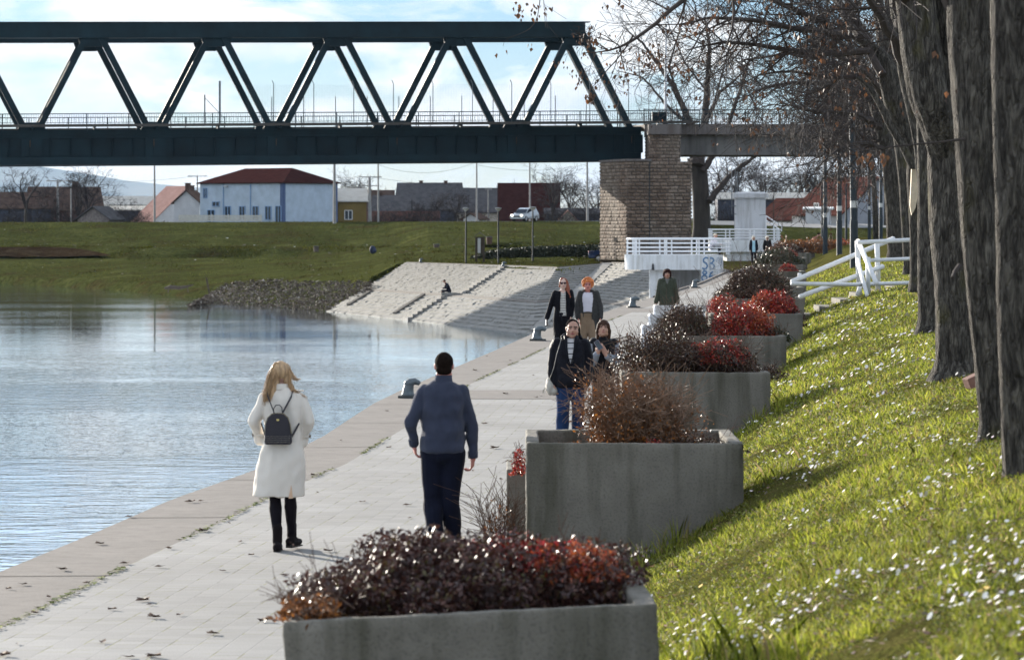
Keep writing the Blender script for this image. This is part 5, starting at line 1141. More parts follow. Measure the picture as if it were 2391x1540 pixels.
# B
mb = MB(); p, r = PX([(2324, 1060, 56), (2323, 1028, 42), (2321, 985, 33), (2313, 900, 34), (2298, 700, 40), (2285, 500, 44), (2276, 300, 48), (2268, 120, 52), (2262, -120, 56)], 25.5); trunk(mb, p, r, 4.2)
p2_, r2_ = PX([(2255, 60, 30), (2195, -60, 20), (2120, -200, 12)], 25.5)
tr = Tree(2); tr.limb(p2_, r2_, 2, 1.2, 1.2, .025); tr.limb([P(2240, 620, 25.3), P(2222, 648, 25.1)], [.02, .01], 0, 0); tr.limb([P(2248, 325, 25.3), P(2215, 330, 25.1), P(2060, 345, 24.8), P(2005, 352, 24.6)], [.012, .007, .006, .003], 1, 1.2, .35, .004, minr=.0018)
finish_tree('bare_tree', 'second trunk from the right edge, with a pale left side', 'tree', p[0], mb, tr, leafpts=[P(2120, 235, 25), P(2130, 250, 25), P(2060, 340, 25), P(2064, 344, 25), P(2195, 105, 25), P(2212, 205, 25)], lsize=.045, group=GT)
# C : wide trunk with two limbs
mb = MB(); p, r = PX([(2238, 890, 78), (2238, 866, 62), (2237, 835, 53), (2232, 700, 50), (2226, 560, 52), (2222, 430, 56), (2222, 340, 56), (2232, 240, 46), (2222, 100, 46), (2190, -70, 46)], 35); trunk(mb, p, r, 7.7, dz=.05)
p, r = PX([(2226, 500, 26, 35.15), (2218, 390, 42, 35.0), (2196, 300, 46, 34.8), (2172, 240, 48), (2160, 180, 47), (2152, 110, 47), (2142, 40, 46), (2130, -80, 44)], 34.7); trunk(mb, p, r, 2.7, dz=.05)
tr = Tree(3); tr.limb([P(2130, 20, 35), P(2060, -60, 34), P(1960, -140, 33.5)], [.12, .07, .03], 2, 1.2, 1.5, .03)
finish_tree('bare_tree', 'widest trunk forking into two thick limbs, third from the right edge', 'tree', P(2238, 862, 35), mb, tr, leafpts=[P(2016, 350, 34), P(2018, 357, 34), P(2032, 348, 34)]*2, lsize=.06, group=GT)
# D
mb = MB(); p, r = PX([(2167, 782, 38), (2167, 760, 28), (2167, 740, 24), (2166, 600, 23), (2163, 400, 22), (2160, 250, 21), (2150, 60, 20)], 48); trunk(mb, p, r, 9.1, n=28, dz=.07)
finish_tree('bare_tree', 'straight slim dark trunk just left of the widest trunk', 'tree', p[0], mb, None, group=GT)
# hidden pair behind the wide trunk
mb = MB(); p, r = PX([(2165, 716, 19), (2164, 690, 15), (2160, 500, 14), (2148, 330, 16), (2116, 180, 19), (2100, 60, 18), (2084, -80, 17)], 58); trunk(mb, p, r, 11.3, n=24, dz=.08)
tr = Tree(15); tr.limb([P(2110, 150, 58), P(2060, 40, 57), P(1980, -60, 56)], [.10, .07, .03], 2, 2.4, 1.3, .022, minr=.005); tr.limb([P(2100, 60, 58), P(2090, -20, 57), P(2040, -110, 56)], [.1, .07, .03], 2, 2, 1.3, .022, minr=.005)
finish_tree('bare_tree', 'dark trunk leaning left, half hidden behind the widest forked trunk', 'tree', p[0], mb, tr, leafpts=pick(tr, 40, rnd), lsize=.08, group=GT)
mb = MB(); p, r = PX([(2123, 640, 17), (2122, 620, 13), (2112, 430, 13), (2090, 260, 14), (2062, 110, 14), (2040, -60, 13)], 88); trunk(mb, p, r, 12.9, n=20, dz=.12)
tr = Tree(16); tr.limb([P(2075, 180, 88), P(2010, 60, 86), P(1930, -30, 85)], [.13, .08, .03], 2, 2.2, 1.6, .028, minr=.007); tr.limb([P(2090, 260, 88), P(2020, 170, 86), P(1940, 120, 85)], [.12, .08, .03], 2, 2.2, 1.6, .028, minr=.007)
finish_tree('bare_tree', 'slender leaning trunk between the torn bark tree and the mossy one', 'tree', p[0], mb, tr, leafpts=pick(tr, 60, rnd), lsize=.10, group=GT)
# E : broken bark, limbs
mb = MB(); p, r = PX([(2141, 682, 22), (2141, 650, 17), (2138, 560, 15), (2134, 470, 15), (2133, 400, 17), (2138, 360, 18), (2112, 305, 24), (2090, 240, 27), (2076, 180, 27), (2052, 125, 24), (2012, 92, 19), (1960, 78, 14)], 69); trunk(mb, p, r, 3.3, n=24, dz=.09)
p, r = PX([(2134, 395, 12), (2110, 345, 10), (2080, 300, 9.5), (2058, 250, 9), (2030, 205, 7), (2000, 180, 6)], 68.6); trunk(mb, p, r, 5.1, n=18, dz=.1)
tr = Tree(5); y = 68
for ln, rr_, ye in (([(1960, 78), (1900, 40), (1830, 12), (1750, -20)], (.1, .07, .05, .02), 66), ([(1985, 84), (1870, 68), (1760, 48), (1660, 40), (1590, 60)], (.09, .06, .045, .03, .012), 64), ([(2030, 118), (1920, 130), (1800, 112), (1690, 92), (1600, 118)], (.08, .06, .045, .03, .01), 67),
                    ([(2000, 180), (1930, 186), (1850, 160), (1770, 176)], (.05, .04, .03, .01), 69), ([(2064, 180), (1990, 40), (1960, -80)], (.09, .07, .05), 70), ([(2008, 92), (1930, -30), (1850, -120)], (.09, .06, .03), 72)):
    tr.limb([P(u, v, lerp(68.5, ye, i/(len(ln)-1))) for i, (u, v) in enumerate(ln)], rr_, 2, 3.2, 1.5, .022, droop=.05, kids=(4, 6), minr=.0055, n=7)
print('E crown', len(tr.mb.f), len(tr.tips))
E = finish_tree('bare_tree', 'leaning tree with a torn pale patch of bark and twiggy crown', 'tree', P(2141, 675, 69), mb, tr, leafpts=pick(tr, 260, rnd), lsize=.085, group=GT)
mb = MB(); pts = [P(u, v, 68.74) for u, v in ((2128, 395), (2139, 388), (2144, 420), (2143, 455), (2137, 485), (2128, 502), (2124, 480), (2126, 440))]; mb.prism(pts, (0, .12, 0)); wpart(mb, 'torn_bark', mat('bare_wood', (.55, .45, .32), .7, .15, 8, kind='pos'), E)
# F, G, H further back
mb = MB(); p, r = PX([(2092, 606, 26), (2092, 585, 20), (2086, 480, 19), (2078, 380, 20), (2060, 300, 18), (2040, 230, 15), (2012, 180, 13)], 110); trunk(mb, p, r, 8.3, n=20, dz=.14)
tr = Tree(6)
for ln, rr_, ye in (([(2060, 300), (1990, 262), (1900, 262), (1820, 240)], (.13, .09, .06, .02), 104), ([(2040, 230), (1960, 205), (1870, 190), (1780, 205), (1720, 240)], (.12, .08, .06, .04, .01), 106), ([(2012, 180), (1930, 140), (1840, 125), (1740, 140)], (.12, .08, .05, .02), 108), ([(2012, 182), (1950, 80), (1900, 0)], (.12, .08, .04), 112), ([(2070, 350), (2010, 330), (1950, 350), (1900, 400)], (.09, .06, .04, .01), 106), ([(2064, 320), (2000, 360), (1965, 420)], (.06, .04, .01), 109)):
    tr.limb([P(u, v, lerp(110, ye, i/(len(ln)-1))) for i, (u, v) in enumerate(ln)], rr_, 2, 2.2, 1.9, .032, droop=.06, kids=(4, 6), minr=.008, n=6)
finish_tree('bare_tree', 'mossy trunk leaning left with low branches reaching over the path', 'tree', P(2092, 600, 110), mb, tr, leafpts=pick(tr, 110, rnd), lsize=.11, group=GT)
mb = MB(); p, r = PX([(2114, 606, 18), (2113, 585, 13), (2108, 420, 12), (2100, 280, 11), (2080, 120, 10), (2068, -60, 8)], 118); trunk(mb, p, r, 6.6, n=16, dz=.2)
tr = Tree(7); tr.limb([P(2100, 280, 118), P(2040, 180, 116), P(1960, 90, 114)], [.14, .09, .04], 2, 2.2, 2.0, .04, minr=.010, kids=(3, 5))
finish_tree('bare_tree', 'slim trunk right of the mossy leaning trunk', 'tree', p[0], mb, tr, leafpts=pick(tr, 30, rnd), lsize=.11, group=GT)
mb = MB(); p, r = PX([(2071, 526, 8), (2070, 440, 6), (2066, 330, 6), (2050, 230, 5)], 200); trunk(mb, p, r, 2.2, n=12, dz=.3)
tr = Tree(8)
for k in range(5): tr.limb([P(2060-k*2, 330-k*22, 200), P(2000-k*10, 300-k*40, 198), P(1930-k*6, 300-k*50, 196)], [.13, .08, .03], 2, 1.6, 2.6, .06, minr=.018, kids=(3, 5), droop=.05, n=5)
finish_tree('bare_tree', 'pale edged thin trunk farthest back in the tree row', 'tree', p[0], mb, tr, leafpts=pick(tr, 30, rnd), lsize=.17, group=GT)
# far end of the row: more crowns
for k, (u, y, vt) in enumerate(((2098, 150, 330), (2046, 225, 400))):
    mb = MB(); x = X_(u, y); zb_ = gz(x, y); mb.tube([(x, y, zb_-.3), P(u-6, 430, y), P(u-20, 300, y)], [.22, .17, .12], 10); tr = Tree(30+k)
    for j in range(6): tr.limb([P(u-20+j*3, 330-(j % 3)*40+40, y), P(u-70-j*9, 300-j*30+30, y-3+j), P(u-135-j*7, 290-j*30+50, y-4+j)], [.11, .07, .02], 2, 1.8, 2.3, .045, minr=.013, kids=(3, 5), droop=.05, n=5)
    finish_tree('bare_tree', ('bare tree with reddish twigs between the slim lamp posts', 'small bare tree in front of the red roofed house')[k], 'tree', (x, y, zb_), mb, tr, leafpts=pick(tr, 25, rnd), lsize=.14, group=GT)
# overhanging near branches, upper middle
tr = Tree(9); y = 50
tr.limb([P(1760, -170, 52), P(1680, -60, 51), P(1600, -8, 50), P(1530, 60, 49.5), P(1470, 100, 49), P(1425, 122, 49), P(1360, 124, 48.7)], [.075, .05, .038, .03, .022, .013, .004], 2, 2.4, .75, .012, droop=.02, kids=(3, 5), minr=.003, n=7, seg=.2, wob=.3)
tr.limb([P(1478, 84, 49), P(1452, 130, 48.9), P(1418, 160, 48.8), P(1392, 196, 48.7), P(1378, 208, 48.7)], [.014, .010, .008, .006, .003], 1, 2.0, .4, .006, minr=.0028, n=6, seg=.15)
tr.limb([P(1600, -8, 50), P(1590, 60, 49.8), P(1545, 100, 49.6)], [.02, .012, .004], 1, 3.0, .5, .008, minr=.003, seg=.18)
tr.limb([P(1700, -60, 51), P(1720, 30, 50.6), P(1700, 110, 50.4), P(1660, 170, 50.2)], [.03, .02, .012, .004], 2, 2.2, .7, .010, minr=.003, seg=.18)
lp = pick(tr, 150, rnd)+[P(1497, 112, 49), P(1500, 120, 49), P(1376, 212, 48.7), P(1379, 222, 48.7), P(1377, 217, 48.7)]*3+[P(1512+rnd.uniform(-20, 30), 120+rnd.uniform(-20, 40), 49) for _ in range(14)]
finish_tree('overhanging_branch', 'long bare branch with curled brown leaves reaching left towards the bridge', 'branch', P(1760, -170, 52), None, tr, leafpts=lp, lsize=.055)
tr = Tree(10); tr.limb([P(1560, -200, 50), P(1400, -90, 48), P(1300, -35, 47), P(1235, -12, 46.5)], [.04, .025, .014, .005], 1, 1.6, .5, .008, minr=.0028, seg=.18)
tr.limb([P(1262, -20, 46.6), P(1258, 40, 46.6), P(1240, 72, 46.6), P(1200, 84, 46.6), P(1178, 92, 46.6), P(1174, 108, 46.6)], [.007, .005, .004, .0035, .003, .0025], 0, 0, .2, .003, minr=.002)
lp = [P(1216+rnd.uniform(-8, 8), 10+rnd.uniform(-8, 16), 46.5) for _ in range(6)]+[P(1245+rnd.uniform(-6, 6), 14+rnd.uniform(-14, 26), 46.5) for _ in range(8)]+[P(1270+rnd.uniform(-10, 10), 5+rnd.uniform(-10, 10), 46.5) for _ in range(5)]+[P(1174, 104, 46.6), P(1175, 108, 46.6), P(1238, 92, 46.6), P(1205, -4, 46.6)]
finish_tree('overhanging_branch', 'clusters of curled leaves dangling in from the top middle edge', 'branch', P(1560, -200, 50), None, tr, leafpts=lp, lsize=.055)
# big willow behind the pier
tr = Tree(11); mb = MB(); y = 292
p, r = PX([(1639, 556, 24), (1638, 530, 20), (1636, 460, 19), (1630, 400, 21), (1622, 370, 18)], y); trunk(mb, p, r, 4.4, n=20, dz=.4, amp=.10)
def wl(l, r, dens=1.0, L=3.2): tr.limb([P(q[0], q[1], y+(i-1)*1.2) for i, q in enumerate(l)], r, 2, dens, L, .05, droop=-.02, kids=(3, 5), minr=.014, n=7, seg=.6, wob=.22)
wl([(1624, 385), (1612, 290), (1572, 205), (1530, 142), (1498, 100), (1450, 60)], (.5, .32, .22, .16, .1, .04), .55)
wl([(1630, 385), (1644, 286), (1651, 211), (1656, 107), (1645, 40)], (.5, .34, .26, .18, .04), .55)
wl([(1642, 300), (1678, 218), (1719, 185), (1760, 140)], (.22, .16, .1, .03), .6)
wl([(1640, 400), (1690, 320), (1728, 211), (1746, 150), (1760, 90)], (.3, .22, .16, .1, .03), .6)
wl([(1655, 470), (1690, 425), (1720, 395), (1755, 372), (1800, 330)], (.3, .24, .2, .15, .05), .6)
wl([(1618, 300), (1560, 250), (1500, 180), (1440, 165)], (.18, .12, .08, .03), .7)
wl([(1600, 260), (1560, 160), (1590, 60), (1600, 10)], (.12, .1, .07, .03), .7)
wl([(1650, 215), (1600, 150), (1560, 60), (1555, 20)], (.1, .08, .05, .02), .7)
wl([(1668, 235), (1700, 120), (1715, 60)], (.1, .07, .03), .8)
finish_tree('bare_tree', 'large bare willow standing behind the stone pier', 'tree', P(1639, 550, y), mb, tr, tm=MBK)
# generic bare trees: three kinds copied
MTF = mat('twig_far', (0.032, 0.026, 0.027), .95, .25, 1, kind='pos')
protos = []
for k in range(4):
    tr = Tree(50+k); mb = MB(); hgt = 7.0; mb.tube([(0, 0, -.6), (0, 0, 1.4), (.1, 0, 2.6)], [.20, .15, .12], 8)
    n_l = (5, 8, 6, 9)[k]; tr.rnd.seed(90+k)
    for j in range(n_l):
        a = j*2.4+k; lean = (.35, .55, .8, .45)[k]*tr.rnd.uniform(.5, 1.2); z0 = tr.rnd.uniform(1.0, 2.8)
        tr.grow((0, 0, z0), (math.cos(a)*lean, math.sin(a)*lean, 1), tr.rnd.uniform(3.2, 5.0), .095, 3, droop=-.015, wob=.2, kids=(3, 5), seg=.6, minr=.017)
    r0 = thing('bare_tree', 'x', 'tree', (0, 0, 0)); mb.build('trunk', MBK, r0); tr.mb.build('crown', MTF, r0); protos.append(r0)
    print('proto', k, len(tr.mb.f))
spots = [(60, 450, 1.12, 0, 'leafless tree at the left edge standing in front of the hills'), (205, 462, 1.05, 1, 'dense dark bushy bare tree left of the pink barn'), (182, 468, .85, 3, 'low bushy bare tree beside the tall brown roof'), (291, 540, .62, 0, 'small bare tree before the white warehouse roof'), (20, 475, .8, 1, 'bare bushy tree behind the left brown roof'), (110, 470, .66, 3, 'bare shrub tree in front of the tall steep brown roof'),
  (810, 505, .9, 1, 'bare tree behind the shining metal roof'), (842, 520, .95, 3, 'bare tree right of the shining metal roof'), (900, 530, .62, 1, 'bare tree behind the small grey house'), (1020, 485, .58, 3, 'dark bare bush before the wide grey farmhouse'), (1065, 478, .62, 1, 'dark bare bush at the right end of the grey farmhouse'), (980, 470, .42, 3, 'low brown bush below the grey farmhouse'),
  (1235, 560, .95, 2, 'wide bare tree over the dark red roof'), (1290, 462, 1.0, 3, 'dense bare tree at the right end of the dark red roof'), (1275, 540, 1.2, 0, 'tall bare tree behind the dark red roof'), (1330, 500, .95, 1, 'bare tree left of the tall pole by the pier'), (1372, 445, .86, 2, 'bare tree growing around the tall pole by the pier'), (1395, 520, .9, 1, 'bare tree just left of the stone pier'), (960, 560, .8, 0, 'bare tree behind the ridge of the grey farmhouse'), (1160, 560, .7, 1, 'bare tree behind the long grey barn')]
for q in range(11): spots.append((1672+q*36, 455+(q % 3)*20, .98+.12*((q*7) % 4), (3, 1, 2)[q % 3], ''))
ords = ('first', 'second', 'third', 'fourth', 'fifth', 'sixth', 'seventh', 'eighth', 'ninth', 'tenth', 'eleventh'); used = [False]*4
for i, (u, y, s_, k, lab) in enumerate(spots):
    lab = lab or ords[i-20]+' bare tree, counting from the willow, in the far line behind the white tower'
    if used[k]: t_ = copy_tree(protos[k], lab)
    else: t_ = protos[k]; used[k] = True; t_['label'] = lab
    t_.location = (X_(u, y), y, 1.9 if u < 1500 else 2.0); t_.scale = (s_*1.05, s_*1.05, s_); t_.rotation_euler = (0, 0, i*1.7); t_['group'] = 'bare trees beyond the levee'
# thin young trees on the path bank
for u, y, vt, vb, lab in ((1805, 300, 440, 552, 'thin young sapling right of the gauge tower'), (1777, 305, 425, 520, 'thin sapling close to the gauge tower'), (2000, 300, 450, 520, 'thin sapling between the two thickest lamp posts')):
    tr = Tree(int(u)); mb = MB(); b_ = P(u, vb, y); mb.tube([b_, P(u+1, (vt+vb)/2, y), P(u, vt, y)], [.05, .04, .02], 6)
    for k in range(7): tr.grow(P(u, lerp(vb, vt, .4+.08*k), y), (random.uniform(-.6, .6), random.uniform(-.6, .6), 1), .9, .014, 1, minr=.007)
    finish_tree('young_tree', lab, 'tree', b_, mb, tr, tm=MBK)
# brushwood along the town edge
mb = MB(); rnd2 = random.Random(4); tr = Tree(70)
for u0, u1, y, h0, h1, n_ in ((0, 330, 455, .8, 2.9, 260), (870, 1130, 462, .8, 2.6, 200), (1270, 1405, 450, .6, 2.8, 150), (1655, 2060, 436, .8, 3.6, 420)):
    for k in range(n_):
        u = rnd2.uniform(u0, u1); tr.grow((X_(u, y), y+rnd2.uniform(-3, 6), 1.8), (rnd2.uniform(-.8, .8), rnd2.uniform(-.5, .5), 1), rnd2.uniform(h0, h1), .03, 2, wob=.3, kids=(3, 4), seg=.5, minr=.012)
o = tr.mb.build('brushwood', MTF); tag(o, kind='stuff', label='tangled leafless brushwood along the edge of the town', cat='brushwood')
# dark leafy band put in for the shade lying across the meadow
MSB = leafmat('shade_band_leaf', [(0, (.012, .018, .008)), (.7, (.03, .04, .015)), (1, (.06, .06, .03))], .7)
def leafcloud(n, fn, size, asp=.5, up=0.0):
    pts = fn(n); k = len(pts); a = RNG.normal(0, 1, (k, 3)); a /= np.linalg.norm(a, axis=1)[:, None]; b_ = RNG.normal(0, 1, (k, 3)); b_ = np.cross(a, b_); b_ /= np.linalg.norm(b_, axis=1)[:, None]; s_ = (size*RNG.uniform(.6, 1.3, k))[:, None]
    c = np.cross(a, b_)*s_*.18
    V = np.stack([pts-a*s_, pts+b_*s_*asp+c, pts+a*s_, pts-b_*s_*asp+c], 1); return V.reshape(-1, 3)
def shadebandfn(n):
    u = RNG.uniform(1100, 1420, n); q = RNG.random(n); top = np.interp(u, [1100, 1150, 1230, 1420], [600, 584, 577, 570]); v = 604-(604-top)*q; y = 284+RNG.normal(0, .8, n)
    return np.stack([(u-UC)*y/F, y, H-(v-VH)*y/F], 1)
mb = MB(); mb.arr(leafcloud(16000, shadebandfn, .12), 4); hd = thing('shade_band', 'dark leafy band put in for shade behind the park lamps, running to the pier', 'shade band', P(1290, 604, 284)); wpart(mb, 'foliage', MSB, hd)
mb = MB(); mb.prism([P(1110, 606, 284), P(1425, 606, 284), P(1425, 573, 284), P(1235, 580, 284), P(1150, 587, 284)], (0, .5, 0)); wpart(mb, 'branches', mat('shade_band_core', (.012, .014, .008), .95, .2), hd)  # solid dark core filling out the added shade band

# ---------- planters ----------
MPC = conc('planter_concrete', (0.118, 0.108, 0.090), (0.205, 0.19, 0.16), moss=(0.05, 0.047, 0.028), streak=True, kind='pos')
MSO = mat('planter_soil', (.05, .035, .025), .95, .3, 12, bump=.8, bsc=30)
PW, PD, PHt = 1.8, 1.8, 1.10
ordn = ('nearest and blurriest', 'second', 'third', 'fourth', 'fifth', 'sixth', 'seventh', 'eighth', 'ninth', 'tenth', 'eleventh', 'twelfth', 'thirteenth')
pdesc = ('with dark purple foliage, cut by the bottom edge', 'with dry brown twigs and a big bare front face', 'with tangled dark twigs and a red clump', 'with a bright red and orange shrub', 'with an orange red shrub in front of the handrail', 'with the tallest dark shrub', 'behind the tallest dark shrub', 'mostly hidden by foliage', 'with a small round red plant', 'with a broad dark green shrub', 'with small red shrubs far away', 'far away before the lamp posts', 'farthest, beside the path bank')
def planter(i, x1, y0, tilt=0.0, yaw=0.0):
    w_ = PW-(.02 if i else .04); rt = thing('concrete_planter', ordn[i]+' square concrete planter '+pdesc[i], 'planter', (x1-w_/2, y0+PD/2, 0), group='concrete planters between path and grass')
    t = .105; mb = MB(); a, b_ = w_/2, PD/2; h = PHt
    o_ = [(-a, -b_), (a, -b_), (a, b_), (-a, b_)]; n_ = [(-a+t, -b_+t), (a-t, -b_+t), (a-t, b_-t), (-a+t, b_-t)]
    jz = [random.uniform(-.006, .006) for _ in range(4)]
    vs = [(x, y, -.3) for x, y in o_]+[(x, y, h+jz[k]) for k, (x, y) in enumerate(o_)]+[(x, y, h+jz[k]-.004) for k, (x, y) in enumerate(n_)]+[(x, y, h-.3) for x, y in n_]
    fs = []
    for k in range(4): k2 = (k+1) % 4; fs += [(k, k2, 4+k2, 4+k), (4+k, 4+k2, 8+k2, 8+k), (8+k, 8+k2, 12+k2, 12+k)]
    mb.add(vs, fs+[(12, 13, 14, 15)]); o = mb.build('box', MPC, rt, smooth=False); bv = o.modifiers.new('b', 'BEVEL'); bv.width = .014; bv.segments = 2; bv.limit_method = 'ANGLE'
    if i < 4:
        sd = o.modifiers.new('sd', 'SUBSURF'); sd.subdivision_type = 'SIMPLE'; sd.levels = sd.render_levels = 5
        tx_ = bpy.data.textures.new('chip', 'CLOUDS'); tx_.noise_scale = .09; tx_.noise_depth = 3; dp_ = o.modifiers.new('d', 'DISPLACE'); dp_.texture = tx_; dp_.strength = .016; dp_.mid_level = .5; dp_.texture_coords = 'GLOBAL'; bake(o); o.data.polygons.foreach_set('use_smooth', [True]*len(o.data.polygons))
    mb = MB(); g = 10; vs = []
    for j in range(g+1):
        for k in range(g+1): vs.append((lerp(-a+t+.01, a-t-.01, k/g), lerp(-b_+t+.01, b_-t-.01, j/g), h-.13+.035*noise.noise(Vector((k*.9, j*.9, i)))))
    mb.add(vs, [(j*(g+1)+k, j*(g+1)+k+1, (j+1)*(g+1)+k+1, (j+1)*(g+1)+k) for j in range(g) for k in range(g)]); mb.build('soil', MSO, rt, smooth=True)
    rt.rotation_euler = (0, tilt, yaw); return rt
for i, py in enumerate(PY): planter(i, rx(py) if i else .71, py, tilt=R(-2.6) if i == 0 else 0, yaw=R(1.5) if i == 0 else 0)
# low side planter left of the second one
rt = thing('low_planter', 'low concrete planter mostly hidden left of the second planter', 'planter', (.10, 31.6, 0)); mb = MB(); mb.box((.3, .0, .33), (.9, 1.3, .7)); mb.build('box', MPC, rt, bevel=.012)

# ---------- shrubs ----------
LD = leafmat('leaf_dark', [(0, (.020, .011, .009)), (.45, (.046, .023, .016)), (.75, (.085, .038, .022)), (.9, (.06, .055, .018)), (1, (.18, .07, .025))], .5, spec=.5, trans=.12)
LPU = leafmat('leaf_purple', [(0, (.026, .011, .011)), (.5, (.060, .023, .020)), (.85, (.11, .042, .027)), (1, (.09, .08, .02))], .46, spec=.5, trans=.12)
LR = leafmat('leaf_red', [(0, (.09, .010, .012)), (.4, (.27, .016, .016)), (.7, (.48, .024, .020)), (.88, (.58, .12, .035)), (1, (.20, .10, .04))], .36, trans=.25, spec=.6)
LOR = leafmat('leaf_orange', [(0, (.14, .02, .012)), (.4, (.34, .055, .018)), (.75, (.50, .14, .032)), (1, (.22, .05, .03))], .4, trans=.25, spec=.6)
LGR = leafmat('leaf_green', [(0, (.018, .022, .010)), (.5, (.04, .05, .018)), (.85, (.075, .08, .03)), (1, (.11, .06, .03))], .35, spec=.6)
LBR = leafmat('leaf_brown', [(0, (.08, .035, .016)), (.5, (.17, .075, .028)), (.85, (.30, .11, .03)), (1, (.55, .20, .03))], .4, trans=.2)
TWB = mat('twig_brown', (.10, .055, .035), .7, .3, 10, kind='pos'); TWP = mat('twig_pale', (.20, .12, .075), .7, .3, 10, kind='pos')
def dome(cx, cy, cz, rx_, ry_, h, lump=.28, seed=0., shell=.45, fr=2.2):
    def fn(n):
        a = RNG.uniform(0, 2*math.pi, n); c = RNG.uniform(-.12, 1, n); q = np.sqrt(np.clip(1-c*c, 0, 1)); r = shell+(1-shell)*RNG.random(n)**.45
        d = np.array([1+lump*(noise.noise(Vector((math.cos(x)*fr+seed, math.sin(x)*fr, z*fr)))*1.3+.6*noise.noise(Vector((math.cos(x)*fr*2.6, math.sin(x)*fr*2.6+seed, z*fr*2.6)))) for x, z in zip(a, c)])
        r = r*d; return np.stack([cx+rx_*r*q*np.cos(a), cy+ry_*r*q*np.sin(a), cz+h*r*c], 1)
    return fn
def shrub(label, cx, cy, cz, rx_, ry_, h, n, size, lm, twm=None, ntw=40, seed=0, twL=None, parts2=(), cat='shrub', name='shrub', lump=.28, group='shrubs growing in the concrete planters', twr=.006, spread=.7, lev=2, shell=.45, wood=None):
    rt = thing(name, label, cat, (cx, cy, cz), group=group); mb = MB()
    mb.arr(leafcloud(int(n*1.7), dome(cx, cy, cz, rx_, ry_, h, lump*1.25, seed, shell), size*.80, .48), 4); wpart(mb, 'foliage', lm, rt)
    for k, (fx, fy, fz, ax, ay, ah, nn, m_) in enumerate(parts2):
        mb = MB(); mb.arr(leafcloud(int(nn*1.6), dome(cx+fx, cy+fy, cz+fz, ax, ay, ah, .4, seed+k+3, .5), size*.78, .4), 4); o = wpart(mb, 'foliage', m_, rt); o['label'] = 'differently coloured clump of leaves'
    tr = Tree(int(seed*10)+5)
    for k in range(ntw):
        a = tr.rnd.uniform(0, 6.28); q = tr.rnd.random()*.5; d = Vector((math.cos(a)*rx_*spread*tr.rnd.random(), math.sin(a)*ry_*spread*tr.rnd.random(), h)); tr.grow((cx+math.cos(a)*q*rx_, cy+math.sin(a)*q*ry_, cz-.02), d, (twL or d.length)*tr.rnd.uniform(.7, 1.12), twr, lev, wob=.22, kids=(2, 4), seg=.12, minr=.0022)
    wpart(tr.mb, 'twigs', twm or TWB, rt); return rt, tr
# planter 1
zc = PHt-.1
def px0(i): return (rx(PY[i]) if i else .71)-PW
shrub('dark purple leaved shrub filling the left of the nearest planter', px0(0)+.70, 17.05, zc-.03, .66, .74, .38, 15000, .021, LPU, ntw=80, seed=1.3, lump=.26, twL=.27)
shrub('dark shrub with bright orange red tips right in the nearest planter', px0(0)+1.28, 17.25, zc, .50, .60, .30, 9000, .020, LPU, ntw=50, seed=2.1, twL=.26, parts2=((-.22, -.05, .22, .24, .34, .12, 600, LR), (.12, -.15, .18, .24, .34, .14, 900, LOR), (.0, -.1, .18, .26, .3, .15, 500, LR)))
mb = MB(); mb.arr(leafcloud(900, dome(px0(0)+.12, 16.4, PHt-.06, .16, .3, .10, .4, 5.), .018), 4); tr = Tree(88)
for k in range(26): tr.grow((px0(0)+random.uniform(.03, .35), 16.4+random.uniform(-.2, .5), PHt-.03), (random.uniform(-.9, .2), random.uniform(-.5, .3), .25), random.uniform(.1, .3), .004, 1, minr=.0015, seg=.06)
rt = thing('creeping_plant', 'dry creeping plant spilling over the left rim of the nearest planter', 'plant', (px0(0)+.1, 16.3, PHt)); wpart(mb, 'foliage', LBR, rt); wpart(tr.mb, 'twigs', TWB, rt)
# planter 2
shrub('large dry brown twiggy bush in the second planter', px0(1)+.93, 28.95, zc, .50, .5, .54, 4000, .020, LBR, TWP, ntw=220, seed=3.1, twL=.50, spread=.85, twr=.006, shell=.25, lump=.4)
shrub('small bright red clump in front of the dry brown bush', px0(1)+1.07, 28.35, zc, .12, .1, .11, 420, .016, LR, ntw=6, seed=4, cat='plant')
shrub('low brown ground plants along the second planter', px0(1)+1.15, 29.0, zc-.03, .60, .62, .13, 4200, .020, LD, ntw=40, seed=4.4, cat='plant', parts2=((-.80, 0, 0, .2, .5, .07, 400, LBR),))
# planter 3
shrub('wide tangled shrub with dark glossy leaves and bare twigs', px0(2)+.52, 41.9, zc, .56, .72, .52, 6200, .025, LD, ntw=80, seed=5.3, twL=.52, spread=.9, twr=.007, lump=.38)
shrub('shrub with a crimson red crown right in the third planter', px0(2)+1.22, 41.9, zc, .52, .6, .42, 5200, .025, LD, ntw=50, seed=6.1, parts2=((.0, -.1, .2, .34, .4, .26, 1500, LR), (.05, -.15, .0, .4, .3, .25, 900, LPU)))
shrub('sparse low twigs at the right end of the third planter', px0(2)+1.7, 41.7, zc, .34, .5, .16, 600, .022, LD, ntw=24, seed=6.8)
# planter 4
shrub('round dark bronze shrub left of the bright red one', px0(3)-.05+.3, 54.6, zc-.1, .52, .7, .62, 6400, .027, LD, ntw=50, seed=7.3, lump=.2, parts2=((0, 0, .1, .5, .6, .5, 1500, LGR),))
shrub('bright red shrub with orange edge, largest of the red ones', px0(3)+1.14, 54.5, zc-.05, .52, .6, .62, 5200, .028, LR, ntw=30, seed=8.3, lump=.2, parts2=((.22, 0, .16, .38, .5, .40, 1700, LOR), (.1, -.25, -.05, .42, .4, .34, 3000, LPU)))
shrub('low grey brown shrub at the right rim of the fourth planter', px0(3)+1.72, 54.6, zc, .22, .5, .22, 700, .026, LGR, ntw=16, seed=8.8)
